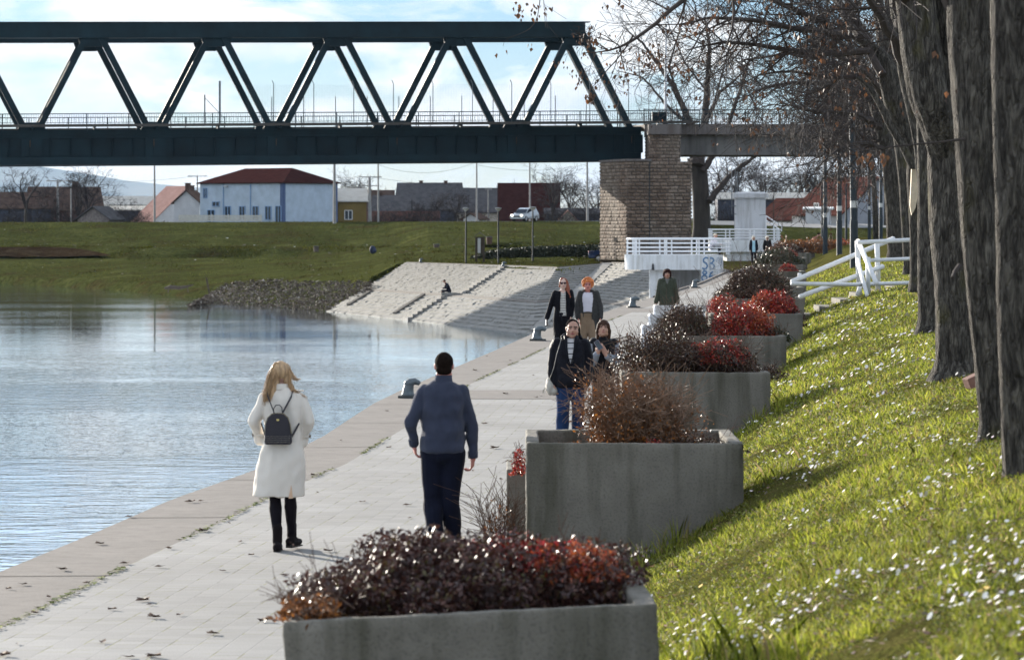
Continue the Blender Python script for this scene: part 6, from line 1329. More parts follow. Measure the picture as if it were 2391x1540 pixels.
# planter 5
shrub('deep red round shrub beside the bronze one', px0(4)+.32, 67.0, zc-.05, .34, .5, .46, 3000, .03, LR, ntw=16, seed=9.4, lump=.2)
shrub('orange and crimson shrub below the white handrail', px0(4)+1.30, 66.9, zc-.05, .48, .6, .56, 4200, .03, LR, ntw=26, seed=10.2, lump=.25, parts2=((-.25, 0, .12, .3, .4, .36, 1500, LOR), (.2, -.1, -.08, .4, .4, .4, 2500, LPU)))
# planter 6
shrub('tallest and widest dark bronze shrub, before the graffiti platform', px0(5)+.75, 79.6, zc-.25, .98, .9, 1.05, 13000, .034, LD, ntw=70, seed=11.3, lump=.16, parts2=((.2, 0, .1, .8, .7, .9, 3000, LGR),))
shrub('reddish brown shrub peeking over the tallest dark shrub', px0(6)+.7, 92, zc-.1, .9, .8, .52, 4200, .036, LD, ntw=20, seed=12.1)
shrub('small round red plant alone in its planter', px0(8)+1.25, 119, zc-.05, .36, .4, .36, 1500, .05, LR, ntw=8, seed=13.4, lump=.2)
shrub('broad dark green shrub near the two far women', px0(9)+.9, 137, zc-.1, .98, .9, .78, 5200, .055, LGR, ntw=20, seed=14.7, lump=.25)
shrub('small orange red shrub behind the broad green one', px0(10)+1.0, 159, zc, .5, .6, .45, 1300, .06, LR, ntw=8, seed=15.1, parts2=((0, 0, .1, .4, .4, .3, 500, LOR),))
shrub('small dark red shrub left of the tall lamp posts', px0(11)+.7, 181, zc, .9, .8, .5, 2400, .07, LD, ntw=10, seed=16.2, parts2=((-.1, 0, .15, .6, .5, .3, 700, LR),))
shrub('reddish brown hedge shrub among the tall lamp posts', px0(12)+1.9, 206, zc-.1, 2.6, 1.5, .75, 6000, .08, LBR, ntw=14, seed=17.3, lump=.3)
shrub('red berried shrub right of the second lamp post', X_(1975, 215), 215, .6, 1.3, 1.3, .9, 2500, .08, LR, ntw=8, seed=18.3, lump=.3, group='shrubs on the far slope', parts2=((.5, 0, 0, 1.2, 1.0, .8, 1500, LBR),))
# dry grasses by the low planter
shrub('spiky dry brown plant at the left foot of the second planter', -.10, 29.6, .0, .18, .22, .50, 260, .02, LBR, TWB, ntw=60, seed=19, twL=.56, cat='plant', name='dry_plant', group='small plants beside the path', twr=.005, spread=1.5, lev=1, lump=.2)
shrub('tiny red leaved plant at the top left edge of the second planter', .06, 30.8, .66, .07, .09, .20, 220, .018, LR, ntw=6, seed=20, cat='plant', name='red_plant', group='small plants beside the path')

# ---------- white timber handrail ----------
MWT = mat('white_timber', (.66, .67, .68), .6, .08, 6, bump=.25, bsc=12)
hr = thing('white_handrail', 'white painted timber handrail around steps up the grass slope', 'handrail', P(2030, 688, 77))
def bar(name, pts, r=.045): mb = MB(); mb.tube([P(*q) for q in pts], r, 10); wpart(mb, name, MWT, hr, smooth=True)
bar('rail', [(2002, 566, 77.5), (2128, 560, 78.2)], .048); bar('rail', [(2024, 608, 77), (2136, 603.5, 78)], .042); bar('rail', [(1848, 662, 74.5), (1990, 664, 76), (2132, 660, 78)], .044)
bar('post', [(2047, 566, 79), (2050, 686, 79)], .06); bar('post', [(2001, 562, 78), (2006, 690, 78)], .06); bar('post', [(2026, 600, 76.4), (2026, 690, 76.4)], .055)
bar('slanted_rail', [(2003, 563, 78), (2046, 662, 74.6)], .055); bar('slanted_rail', [(2001, 606, 77.8), (2024, 690, 75.4)], .045)
bar('brace', [(2010, 660, 77.5), (2001, 690, 77.4)], .05)
bar('slanted_rail', [(2085, 557, 80.5), (1849, 657, 77)], .055); bar('slanted_rail', [(2060, 622, 79), (1868, 692, 76)], .055)
bar('cross_bar', [(1862, 642, 77.6), (1870, 643, 77.6)], .05)
# garden steps under the rail
st = thing('garden_steps', 'dark concrete steps crossing the grass under the white handrail', 'steps', P(1990, 660, 80)); mb = MB()
for k in range(7):
    x = rx(80)+.1+k*.42; z = gz(x+.2, 80); mb.box((x, 80, z-.13), (.42, 2.2, .2))
wpart(mb, 'tread', MPC, st)
# brick block by tree C
mb = MB(); mb.box((0, 0, .0), (.24, .12, .10), Matrix.Rotation(R(20), 3, 'Z') @ Matrix.Rotation(R(-22), 3, 'Y')); o = mb.build('fallen_brick', mat('brick_pink', (.20, .10, .075), .85, .2, 12), bevel=.006); o.location = P(2281, 884, 31.5); tag(o, 'pinkish loose brick leaning at the foot of the trunks', 'brick')

# ---------- white benches ----------
def bench(label, x, y, w_, zt_, rz=0):
    rt = thing('white_bench', label, 'bench', (x, y, 0), R(rz), 'white concrete benches beside the planters')
    mb = MB(); mb.box((0, 0, zt_-.24), (w_, .07, .48)); mb.build('backrest', MGY, rt, bevel=.01)
    mb = MB(); mb.box((0, .28, .43), (w_, .5, .07)); mb.build('seat', MW, rt, bevel=.01)
    for s_ in (-1, 1):
        mb = MB(); mb.tube([(s_*w_/2, .0, 0), (s_*w_/2, -.03, .5), (s_*w_/2, 0, zt_-.06), (s_*w_/2, .10, zt_-.02)], .035, 8); mb.tube([(s_*w_/2, .5, 0), (s_*w_/2, .5, .62), (s_*w_/2, .38, .68), (s_*w_/2, 0, .68)], .035, 8); mb.build('side_frame', MWS, rt, smooth=True)
bench('rear white concrete bench, in front of the woman in green', X_(1590, 75), 75, 1.15, 1.03)
bench('middle white bench with a rounded tube side frame', X_(1580, 73), 73, 1.15, .90)
bench('front white concrete bench backrest behind the tangled twigs', X_(1558, 66), 66, .95, .88)

# ---------- loose leaves on the paving ----------
lv = [(18, 1375), (83, 1432), (52, 1365), (180, 1388), (288, 1316), (258, 1423), (200, 1362), (350, 1412), (330, 1403), (362, 1442), (420, 1436), (470, 1170), (440, 1172), (300, 1207), (372, 1324), (560, 1265), (585, 1296), (660, 1343), (520, 1333), (536, 1222), (478, 1240), (395, 1281), (850, 1171), (842, 1172), (1148, 1047), (1160, 1046), (1104, 1100), (955, 1210), (960, 1262), (770, 1287), (795, 1028), (812, 985), (905, 960), (1011, 895), (1135, 832), (1192, 842), (1110, 865), (1032, 968), (1262, 925), (1250, 928), (1181, 920), (1245, 877), (950, 1180), (1170, 1120), (1215, 1115), (1060, 1131), (640, 1182), (690, 1140), (735, 1110), (905, 1045), (700, 1010), (742, 1150), (235, 1270), (150, 1330), (115, 1395), (240, 1500), (500, 1480), (610, 1450), (300, 1535), (40, 1503), (8, 1531), (355, 1533), (345, 1530), (690, 1400), (1205, 1060), (1128, 990), (1292, 990), (1030, 1010)]
mp_ = leafmat('path_leaf', [(0, (.045, .028, .02)), (.5, (.10, .055, .035)), (1, (.20, .13, .08))], .7); lvm = []
for k in range(4):
    mb = MB(); tx = random.uniform(-.2, .2)
    for q in range(3 if k < 2 else 1):
        a = q*2.1+k; c, s_ = math.cos(a), math.sin(a); V = []
        for px_, py_, pz_ in ((-.05, 0, .004), (-.02, .022, .018), (.025, .02, .008), (.06, 0, .02), (.02, -.02, .012), (-.025, -.018, .006)): V.append((px_*c-py_*s_+q*.02, px_*s_+py_*c, pz_+.004*q))
        V.append((0, 0, .003)); mb.add(V, [(0, 1, 6), (1, 2, 6), (2, 3, 6), (3, 4, 6), (4, 5, 6), (5, 0, 6)])
    lvm.append(mb.mesh('fallen_leaf'))
    lvm[-1].materials.append(mp_)
for k, (u, v) in enumerate(lv):
    o = bpy.data.objects.new('fallen_leaf', lvm[k % 4]); C.objects.link(o); o.location = G(u, v, .002)+Vector((0, 0, .005)); s_ = random.uniform(.55, 1.15); o.scale = (s_,)*3; o.rotation_euler = (0, 0, random.uniform(0, 6.28)); tag(o, 'curled dry brown leaf lying on the promenade', 'leaf', 'fallen leaves on the promenade')
# ---------- people ----------
def skinm(n, c): 
    m = mat(n, c, .5, .08, 12); b = m.node_tree.nodes['Principled BSDF']; b.inputs['Subsurface Weight'].default_value = .15; b.inputs['Subsurface Radius'].default_value = (.02, .008, .004); return m
SK1 = skinm('skin_fair', (.50, .30, .235)); SK2 = skinm('skin_warm', (.42, .235, .17)); SKR = skinm('skin_ruddy', (.50, .20, .16))
def cloth(n, c, r=.85, v=.12, sc_=5, bump=.25, bsc=220, sheen=.03): return mat(n, c, r, v, sc_, bump=bump, bsc=bsc, sheen=sheen, spec=.08)
MEY = mat('eye_dark', (.03, .02, .015), .3, .1); MBW = mat('brow_dark', (.035, .022, .018), .8, .1); MLP = mat('lips', (.36, .10, .09), .5, .08)
V3 = Vector
def hand(mb, w, d, n, th, s=1.0, curl=.35, grip=None):
    """w wrist, d pointing direction, n palm normal, th thumb side"""
    w = V3(w); d = V3(d).normalized(); n = V3(n); n = (n-d*n.dot(d)).normalized(); t = d.cross(n)
    if t.dot(V3(th)) < 0: t = -t
    pc = w+d*.045*s
    mb.cap(w, w+d*.02*s, .025*s, .027*s)
    for k, o in enumerate((.028, .010, -.010, -.027)):
        mb.cap(w+d*.01*s+t*o*.5*s, w+d*.082*s+t*o*s, .017*s, .0125*s, 8)
        p = w+d*.085*s+t*o*s; a = curl*.7; L = (.040, .045, .042, .033)[k]*s; dd = d
        for q, (l_, r_) in enumerate(((1, .0098), (.68, .0088), (.52, .0078))):
            dd = (d*math.cos(a)+n*math.sin(a)).normalized(); e = p+dd*L*l_; mb.cap(p, e, r_*s, r_*.93*s, 8); p = e; a += curl*(1.1 if q == 0 else .9)
    b_ = w+d*.022*s+t*.024*s; m1 = b_+(t*.75+d*.65+n*.25).normalized()*.038*s; e = m1+(d*.85+t*.25+n*.35).normalized()*.030*s
    mb.cap(b_, m1, .0135*s, .011*s, 8); mb.cap(m1, e, .0105*s, .0085*s, 8)
def headmesh(mb, c, f, s=1.0, tilt=(0, 0), jaw=1.0):
    """c = head centre (mid skull), f = -1 faces camera / +1 faces away; tilt = (pitch down, roll)"""
    M = Matrix.Rotation(tilt[1], 3, 'Y') @ Matrix.Rotation(tilt[0]*(-f)*-1, 3, 'X'); c = V3(c)
    def T(x, y, z): return c+M @ V3((x*s, y*s*f, z*s))
    E = lambda p, r: mb.ell(T(*p), tuple(q*s for q in r), M, 18, 12)
    E((0, -.008, .022), (.076, .094, .090)); E((0, .022, -.02), (.066, .072, .085)); E((0, .038, -.070), (.046*jaw, .048, .045)); E((0, .058, -.095), (.026*jaw, .026, .020))
    for sg in (-1, 1): E((sg*.040*jaw, .045, -.035), (.028, .035, .035)); E((sg*.045, .015, -.075), (.026*jaw, .04, .03)); E((sg*.077, -.008, -.005), (.010, .020, .032)); E((sg*.032, .072, .026), (.026, .018, .011))
    mb.cap(T(0, .088, .012), T(0, .108, -.028), .009*s, .013*s); E((0, .100, -.032), (.018, .013, .010)); E((0, .084, -.060), (.022, .014, .010))
    return T, M
def face(root, T, M, s=1.0, lips=None, closed=False, brow=None):
    for sg in (-1, 1):
        mb = MB(); mb.ell(T(sg*.031, .086, .004), (.017*s, .010*s, (.006 if closed else .0085)*s), M, 10, 6); mb.build('eye', MEY, root)
        mb = MB(); mb.cap(T(sg*.014, .096, .024), T(sg*.048, .082, .027), .0065*s, .0048*s, 6); mb.build('eyebrow', brow or MBW, root)
    mb = MB(); mb.cap(T(-.021, .094, -.062), T(0, .100, -.060), .0055*s, .0075*s, 6); mb.cap(T(0, .100, -.060), T(.021, .094, -.062), .0075*s, .0055*s, 6); mb.build('mouth', lips or MLP, root)
def torso(mb, J, k=1.0):
    mb.ell(J['chest'], (.150*k, .100*k, .16)); mb.ell(J['waist'], (.125*k, .09*k, .14)); mb.ell(J['pelvis'], (.155*k, .105*k, .12))
    for s in 'LR': mb.ell(J['sh'+s], (.046*k, .045*k, .046)); mb.cap(J['sh'+s], J['chest'], .046*k, .09*k)
    mb.cap(J['neck'], V3(J['neck'])+V3((0, 0, -.09)), .050, .07)
def arms(mb, J, ru=.042, rf=.034, rw=.026, which='LR'):
    for s in which: mb.cap(J['sh'+s], J['el'+s], ru, rf*1.05); mb.cap(J['el'+s], J['wr'+s], rf*1.05, rw)
def legs(mb, J, rt=.080, rk=.052, ra=.038, which='LR', calf=1.0):
    for s in which:
        h, k, a = V3(J['hip'+s]), V3(J['kn'+s]), V3(J['an'+s]); mb.cap(h, k, rt, rk); m_ = k.lerp(a, .28); m_.y += .012*J.get('f', 1)*-1
        mb.cap(k, m_, rk, rk*1.04*calf); mb.cap(m_, a, rk*1.04*calf, ra)
def foot(mb, a, f, L=.24, r=.04, rz=0.0, heel=.0):
    a = V3(a); d = V3((math.sin(rz), f*math.cos(rz), 0)); b_ = V3((a.x, a.y, max(r*.8, a.z-.06))); mb.cap(b_-d*.045, b_+d*.05, r*.9, r*.95); mb.cap(b_+d*.05+V3((0, 0, -.01)), b_+d*(L-.08)+V3((0, 0, -.018)), r*.95, r*.62); mb.cap(b_, a, r*.85, r)
def basej(H_=1.70, f=-1, hw=.09, shw=.165):
    s = H_/1.70; j = dict(f=f, head=(0, f*.012, 1.580*s), neck=(0, -f*.005, 1.47*s), chest=(0, 0, 1.28*s), waist=(0, 0, 1.09*s), pelvis=(0, 0, .95*s))
    for n, sg in (('L', -1), ('R', 1)):
        j['sh'+n] = (sg*shw, 0, 1.395*s); j['el'+n] = (sg*(shw+.06), -f*.02, 1.11*s); j['wr'+n] = (sg*(shw+.07), f*.05, .87*s); j['hip'+n] = (sg*hw, 0, .90*s); j['kn'+n] = (sg*hw, f*.01, .49*s); j['an'+n] = (sg*hw, 0, .09*s)
    return j
def person(label, loc, rz=0.0, group=None): return thing('person', label, 'person', loc, R(rz), group)
def body(rt, J, sk, f, hs=1.0, vox=.008, tilt=(0, 0), hands={}, jaw=1.0, k=1.0, facepts=True, **fk):
    mb = MB(); torso(mb, J, k*.93); arms(mb, J); legs(mb, J, .062, .040, .027); T, M = headmesh(mb, J['head'], f, hs, tilt, jaw); mb.cap(J['neck'], V3(J['head'])+V3((0, 0, -.05)), .05, .048)
    for s in 'LR': foot(mb, J['an'+s], f, L=.20, r=.026)
    for s, hk in hands.items(): hand(mb, J['wr'+s], **hk)
    o = remesh(mb, 'body', sk, rt, vox, 3)
    if facepts and f < 0: face(rt, T, M, hs, **fk)
    return T, M
def split(o, pred, name, m, inset=0.0):
    """move the faces whose centre satisfies pred(co) into a child mesh of the same person"""
    me = o.data; vs = [v.co.copy() for v in me.vertices]; ns = [v.normal.copy() for v in me.vertices]; A, B = [], []
    for p in me.polygons: (B if pred(p.center, p.normal) else A).append(tuple(p.vertices))
    def mk(fs, ins, nm, mt):
        idx = sorted({i for f in fs for i in f}); mp = {i: k for k, i in enumerate(idx)}; m2 = bpy.data.meshes.new(nm); m2.from_pydata([vs[i]-ns[i]*ins for i in idx], [], [tuple(mp[i] for i in f) for f in fs]); m2.update(); m2.polygons.foreach_set('use_smooth', [True]*len(m2.polygons)); m2.materials.append(mt); return m2
    mt = me.materials[0]; o.data = mk(A, 0, o.name, mt); c = bpy.data.objects.new(name, mk(B, inset, name, m)); C.objects.link(c); c.parent = o.parent; return c
def stripes(name, base, line, per, wid, off=0.0):
    m, nt, b = newmat(name); b.inputs['Roughness'].default_value = .9; v = coords(nt, (1, 1, 1), 'obj'); s = N(nt, 'ShaderNodeSeparateXYZ'); nt.links.new(v, s.inputs[0])
    z = mth(nt, 'ADD', s.outputs['Z'], off+10*per); z = mth(nt, 'DIVIDE', z, per); z = mth(nt, 'FRACT', z); z = mth(nt, 'LESS_THAN', z, wid/per)
    mx = N(nt, 'ShaderNodeMixRGB'); nt.links.new(z, mx.inputs['Fac']); mx.inputs['Color1'].default_value = (*base, 1); mx.inputs['Color2'].default_value = (*line, 1); nt.links.new(mx.outputs['Color'], b.inputs['Base Color']); return m
def strandhair(mb, guides, n, spread, r0, rnd, seg=6):
    """guides: list of polylines (control points); strands jittered around them"""
    for _ in range(n):
        g = rnd.choice(guides); o = V3((rnd.gauss(0, spread), rnd.gauss(0, spread), rnd.gauss(0, spread*.5))); L = rnd.uniform(.75, 1.05)
        k = len(g)-1; pts = []
        for i in range(seg+1):
            t = L*i/seg*k; j = min(k-1, int(t)); p = V3(g[j]).lerp(V3(g[j+1]), t-j); pts.append(p+o*(.5+.9*i/seg)+V3((rnd.gauss(0, .002), rnd.gauss(0, .002), 0)))
        mb.tube(pts, [r0*(1-.7*i/seg) for i in range(seg+1)], 4, cap=False)

# ===== woman in the white coat (walks away) =====
w1 = G(660, 1285); rt = person('woman walking away in a long white coat', w1)
J = basej(1.68, 1); J.update(head=(-.02, .035, 1.555), neck=(-.015, 0, 1.43), shL=(-.150, 0, 1.352), shR=(.150, 0, 1.352), elL=(-.262, .0, 1.145), elR=(.232, .0, 1.135), wrL=(-.205, .10, .985), wrR=(.172, .10, .975), hipL=(-.075, 0, .88), hipR=(.075, 0, .88), knL=(-.072, .02, .49), knR=(.066, -.01, .50), anL=(-.044, -.05, .10), anR=(.072, .12, .115))
T, M = body(rt, J, SK1, 1, .98, tilt=(.35, 0), hands={'L': dict(d=(.5, .3, -.6), n=(1, 0, 0), th=(0, 1, 0)), 'R': dict(d=(-.5, .3, -.6), n=(-1, 0, 0), th=(0, 1, 0))})
WC = cloth('white_coat', (.72, .67, .60), .9, .03, 3, bump=.2, bsc=300)
mb = MB()
mb.rings([(-.04, .005, .482, .238, .168), (-.036, .005, .55, .232, .166), (-.02, .0, .70, .214, .158), (-.008, 0, .85, .200, .145), (-.002, 0, .98, .172, .125), (0, 0, 1.08, .160, .115), (0, 0, 1.18, .170, .118), (0, 0, 1.29, .180, .118), (0, 0, 1.345, .170, .105), (0, 0, 1.39, .135, .088), (0, 0, 1.425, .085, .075), (0, 0, 1.445, .07, .068)], 36)
for s, sg in (('L', -1), ('R', 1)):
    mb.cap(J['sh'+s], J['el'+s], .060, .055, 16); mb.cap(J['el'+s], V3(J['wr'+s])+V3((0, 0, .02)), .056, .047, 16); mb.cap(V3(J['wr'+s])+V3((0, 0, .03)), V3(J['wr'+s])+V3((0, 0, -.015)), .056, .055, 16)
co = remesh(mb, 'coat', WC, rt, .009, 9, wrinkle=.017, wsc=7, wst=(1.7, 1, .5))
# collar; light through the back vent is painted further down
mb = MB(); mb.rings([(-.012, -.002, 1.432, .079, .072), (-.012, -.004, 1.455, .077, .070), (-.012, -.006, 1.482, .073, .066)], 24, cap=False); mb.rings([(-.012, -.006, 1.482, .066, .060), (-.012, -.002, 1.44, .068, .062)], 24, cap=False); mb.add([], []); mb.build('collar', WC, rt, smooth=True)
mb = MB(); mb.tube([(-.16, -.118, .36+.13), (-.15, -.12, .5)], .001, 3)
for s, sg in (('L', -1), ('R', 1)):
    mb = MB(); c = V3(J['wr'+s])+V3((0, -.01, .035)); mb.tube([c+V3((0, 0, .012)), c+V3((0, 0, -.012))], .0625, 18); mb.build('cuff_strap', WC, rt, smooth=True)
    mb = MB(); mb.box(c+V3((sg*.066, -.015, 0)), (.012, .02, .03)); mb.build('buckle', mat('buckle', (.12, .09, .07), .4, .1), rt)
    mb = MB(); mb.beam(V3((sg*.09, -.0, 1.422)), V3((sg*.185, .0, 1.425-.008)), .045, .012); mb.build('epaulette', WC, rt, bevel=.003)
mb = MB(); mb.prism([(.062, -.170, .478), (.100, -.168, .478), (.086, -.158, .60)], (0, -.004, 0)); mb.build('coat_vent', mat('vent_glow', (.62, .42, .28), .8, .05), rt)  # light coming through the vent, painted as a warm coloured wedge
BLK = cloth('black_tights', (.010, .008, .012), .6, .2); mb = MB(); legs(mb, J, .075, .050, .034, calf=1.14); remesh(mb, 'tights', BLK, rt, .009, 4)
for s, rz_, lift in (('L', 0, 0), ('R', .35, .02)):
    a = V3(J['an'+s]); mb = MB(); mb.cap(a+V3((0, 0, .11)), a+V3((0, 0, -.01)), .045, .044); foot(mb, a+V3((0, 0, lift)), 1, .25, .046, rz_); mb.cap(a+V3((0, -.035, -.045+lift)), a+V3((0, -.035, -.06+lift)), .034, .032)
    remesh(mb, 'boot', cloth('suede_black', (.014, .011, .012), .9), rt, .008, 2)
    d = V3((math.sin(rz_), math.cos(rz_), 0)); mb = MB(); mb.box(V3((a.x, a.y, lift+.018))+d*(-.035), (.062, .055, .036), -rz_, taper=1.0); mb.box(V3((a.x, a.y, lift+.007))+d*.075, (.072, .17, .012), -rz_); mb.build('boot_sole', mat('sole', (.03, .025, .022), .7, .1), rt)
HB = mat('hair_blonde', (.44, .29, .16), .5, .42, 34, stretch=(1, 1, .06), bump=.5, bsc=90); rn = random.Random(5)
mb = MB(); c = V3(J['head'])
mb.ell(c+V3((0, -.022, .035)), (.094, .098, .092), None, 20, 12); mb.ell(c+V3((-.055, -.035, -.045)), (.055, .065, .115)); mb.ell(c+V3((.060, -.03, -.04)), (.040, .06, .105))
mb.cap(c+V3((-.060, -.06, -.06)), c+V3((-.135, -.075, -.23)), .052, .030); mb.cap(c+V3((-.045, -.07, -.06)), c+V3((-.085, -.095, -.235)), .040, .026); mb.cap(c+V3((.070, -.05, -.03)), c+V3((.100, -.085, -.17)), .030, .014); mb.cap(c+V3((.055, -.06, -.05)), c+V3((.115, -.06, -.19)), .022, .012)
hr_ = remesh(mb, 'hair', HB, rt, .007, 2, wrinkle=.006, wsc=26, wst=(1, 1, .2))
mb = MB(); G_ = []
for a in (-1.2, -.9, -.6, -.3): G_.append([c+V3((math.sin(a)*.04, -.06, .11)), c+V3((math.sin(a)*.10, -.10, .0)), c+V3((-.08+a*.03, -.10, -.12)), c+V3((-.10+a*.035, -.09, -.25))])
strandhair(mb, G_, 260, .014, .0022, rn)
strandhair(mb, [[c+V3((.03, -.06, .11)), c+V3((.09, -.09, .0)), c+V3((.09, -.09, -.10)), c+V3((.12, -.08, -.18))], [c+V3((.05, -.05, .10)), c+V3((.10, -.06, .01)), c+V3((.13, -.06, -.04)), c+V3((.165, -.05, -.03))], [c+V3((.08, -.07, -.05)), c+V3((.12, -.07, -.13)), c+V3((.17, -.06, -.165)), c+V3((.225, -.05, -.20))]], 200, .009, .0019, rn)
mb.build('hair_strands', HB, rt)
# backpack
LB = mat('leather_black', (.012, .010, .018), .45, .25, 14, bump=.3, bsc=160)
bp_r = thing('backpack', 'small black backpack with studded bottom worn on the white coat', 'backpack', V3(w1)+V3((-.028, -.19, .955)))
mb = MB(); prof = [(.118, 0), (.122, .03), (.118, .10), (.108, .18), (.09, .235), (.055, .268), (.02, .275)]
pts = [(x, 0, z) for x, z in prof]+[(-x, 0, z) for x, z in prof[::-1]]; mb.prism([V3(p)+V3((0, .055, 0)) for p in pts][::-1], (0, -.10, 0)); mb.build('bag_body', LB, bp_r, bevel=.016)
mb = MB(); P4 = [(x*1.01, -.047, z+.002) for x, z in prof[2:]]+[(-x*1.01, -.047, z+.002) for x, z in prof[2:][::-1]]; mb.tube(P4, .0035, 6); mb.build('zip', mat('zip_metal', (.28, .24, .16), .35, .1, metal=.8), bp_r)
mb = MB()
for r_ in range(4):
    for q in range(18): mb.ell((-.103+q*.0122, -.0465, .022+r_*.017), (.0024, .003, .0024), None, 5, 4)
mb.build('stud_row', mat('stud', (.55, .5, .38), .3, .1, metal=.9), bp_r)
mb = MB(); mb.box((0, -.047, .215), (.020, .006, .010)); mb.ell((-.008, -.048, .221), (.005, .003, .005)); mb.ell((.008, -.048, .221), (.005, .003, .005)); mb.ell((0, -.048, .222), (.005, .003, .006)); mb.build('crown_badge', mat('badge_gold', (.75, .62, .25), .3, .1, metal=.9), bp_r)
mb = MB(); mb.tube([(-.042, .02, .26), (-.04, .01, .315), (-.02, 0, .345), (.01, 0, .347), (.032, .01, .325), (.036, .02, .27)], .0045, 6); mb.build('handle', LB, bp_r, smooth=True)
for sg in (-1, 1):
    mb = MB(); mb.beam((sg*.03, .02, .26), (sg*.105+.008, .075, .42), .010, .036, up=(0, -1, .3)); mb.beam((sg*.105+.008, .075, .42), (sg*.115+.01, .20, .50), .006, .026, up=(0, -1, .3)); mb.build('shoulder_strap', LB, bp_r)
    mb = MB(); mb.beam((sg*.112, .03, .055), (sg*.165+.01, .13, .17), .012, .034, up=(0, -1, .3)); mb.build('side_strap', LB, bp_r)

# ===== man in blue sweater (walks away) =====
m1 = V3(((1033-UC)*29.7/F, 29.7, 0)); rt = person('man walking away in a slate blue sweater and dark jeans', m1)
J = basej(1.80, 1); J.update(head=(.012, .01, 1.668), neck=(.005, 0, 1.55), chest=(0, 0, 1.36), waist=(0, 0, 1.12), pelvis=(0, 0, .98), shL=(-.155, 0, 1.445), shR=(.163, 0, 1.445), elL=(-.272, -.06, 1.19), elR=(.252, .03, 1.17), wrL=(-.250, .06, .985), wrR=(.262, .06, .875), hipL=(-.095, 0, .93), hipR=(.095, 0, .93), knL=(-.085, .03, .51), knR=(.065, .03, .51), anL=(-.065, -.10, .12), anR=(.085, .12, .09))
T, M = body(rt, J, SKR, 1, 1.0, hands={'L': dict(d=(.15, .25, -1), n=(1, .2, 0), th=(0, 1, 0), curl=.75), 'R': dict(d=(-.05, .15, -1), n=(-1, .2, 0), th=(0, 1, 0), curl=.8)}, vox=.0065)
SW = cloth('slate_knit', (.044, .052, .083), .9, .14, 6, bump=.5, bsc=260, sheen=.12); mb = MB()
mb.rings([(0, 0, .915, .182, .135), (0, 0, .935, .196, .145), (0, 0, .98, .197, .152), (0, 0, 1.08, .188, .15), (0, 0, 1.22, .184, .148), (.0, 0, 1.34, .192, .142), (.003, 0, 1.42, .192, .13), (.004, 0, 1.475, .168, .112), (.006, 0, 1.52, .110, .085), (.006, 0, 1.545, .07, .07)], 36)
for s in 'LR': mb.cap(J['sh'+s], J['el'+s], .063, .055, 16); mb.cap(J['el'+s], V3(J['wr'+s]).lerp(V3(J['el'+s]), .12), .055, .042, 16)
remesh(mb, 'sweater', SW, rt, .009, 9, wrinkle=.016, wsc=8, wst=(.8, 1, 1.3))
for s in 'LR': mb = MB(); d_ = (V3(J['wr'+s])-V3(J['el'+s])).normalized(); mb.tube([V3(J['wr'+s])-d_*.055, V3(J['wr'+s])-d_*.045, V3(J['wr'+s])-d_*.0, V3(J['wr'+s])+d_*.01], [.040, .046, .044, .040], 16); mb.build('cuff', SW, rt, smooth=True)
mb = MB(); mb.rings([(.006, -.002, 1.525, .083, .079), (.007, 0, 1.55, .077, .073), (.008, .003, 1.585, .073, .071), (.008, .003, 1.587, .066, .064), (.006, 0, 1.54, .068, .066)], 28, cap=False); mb.build('collar', SW, rt, smooth=True)
JN = cloth('dark_jeans', (.008, .010, .022), .8, .35, 5, bump=.4, bsc=200); mb = MB(); mb.ell((0, 0, .93), (.178, .135, .13)); legs(mb, J, .108, .080, .070)
for s in 'LR': mb.cap(V3(J['an'+s])+V3((0, 0, .12)), V3(J['an'+s])+V3((0, 0, .0)), .078, .080)
remesh(mb, 'trousers', JN, rt, .010, 3, wrinkle=.012, wsc=6, wst=(1, 1, .9))
for s, rz_ in (('L', -.1), ('R', .12)): mb = MB(); foot(mb, V3(J['an'+s]), 1, .28, .05, rz_); remesh(mb, 'shoe', mat('shoe_dark', (.02, .018, .016), .5, .2), rt, .01, 2)
HD = mat('hair_dark', (.014, .009, .007), .9, spec=.05, var=.3, sc=60, bump=.6, bsc=300); c = V3(J['head']); mb = MB(); mb.ell(c+V3((0, -.018, .030)), (.0815, .096, .089), None, 22, 14); mb.cap(c+V3((-.03, -.062, -.035)), c+V3((.03, -.062, -.035)), .042, .042)
o = remesh(mb, 'hair', HD, rt, .007, 2, wrinkle=.002, wsc=60)
mb = MB(); mb.tube([c+V3((.078, .0, .0)), c+V3((.080, .05, .002)), c+V3((.074, .085, .0))], .004, 6); mb.ell(c+V3((.062, .088, -.004)), (.022, .010, .017)); mb.tube([c+V3((-.078, .0, .0)), c+V3((-.080, .05, .002)), c+V3((-.074, .085, .0))], .004, 6); mb.ell(c+V3((-.036, .098, -.004)), (.022, .010, .017)); mb.build('sunglasses', mat('glasses_black', (.01, .01, .012), .15, .1), rt)

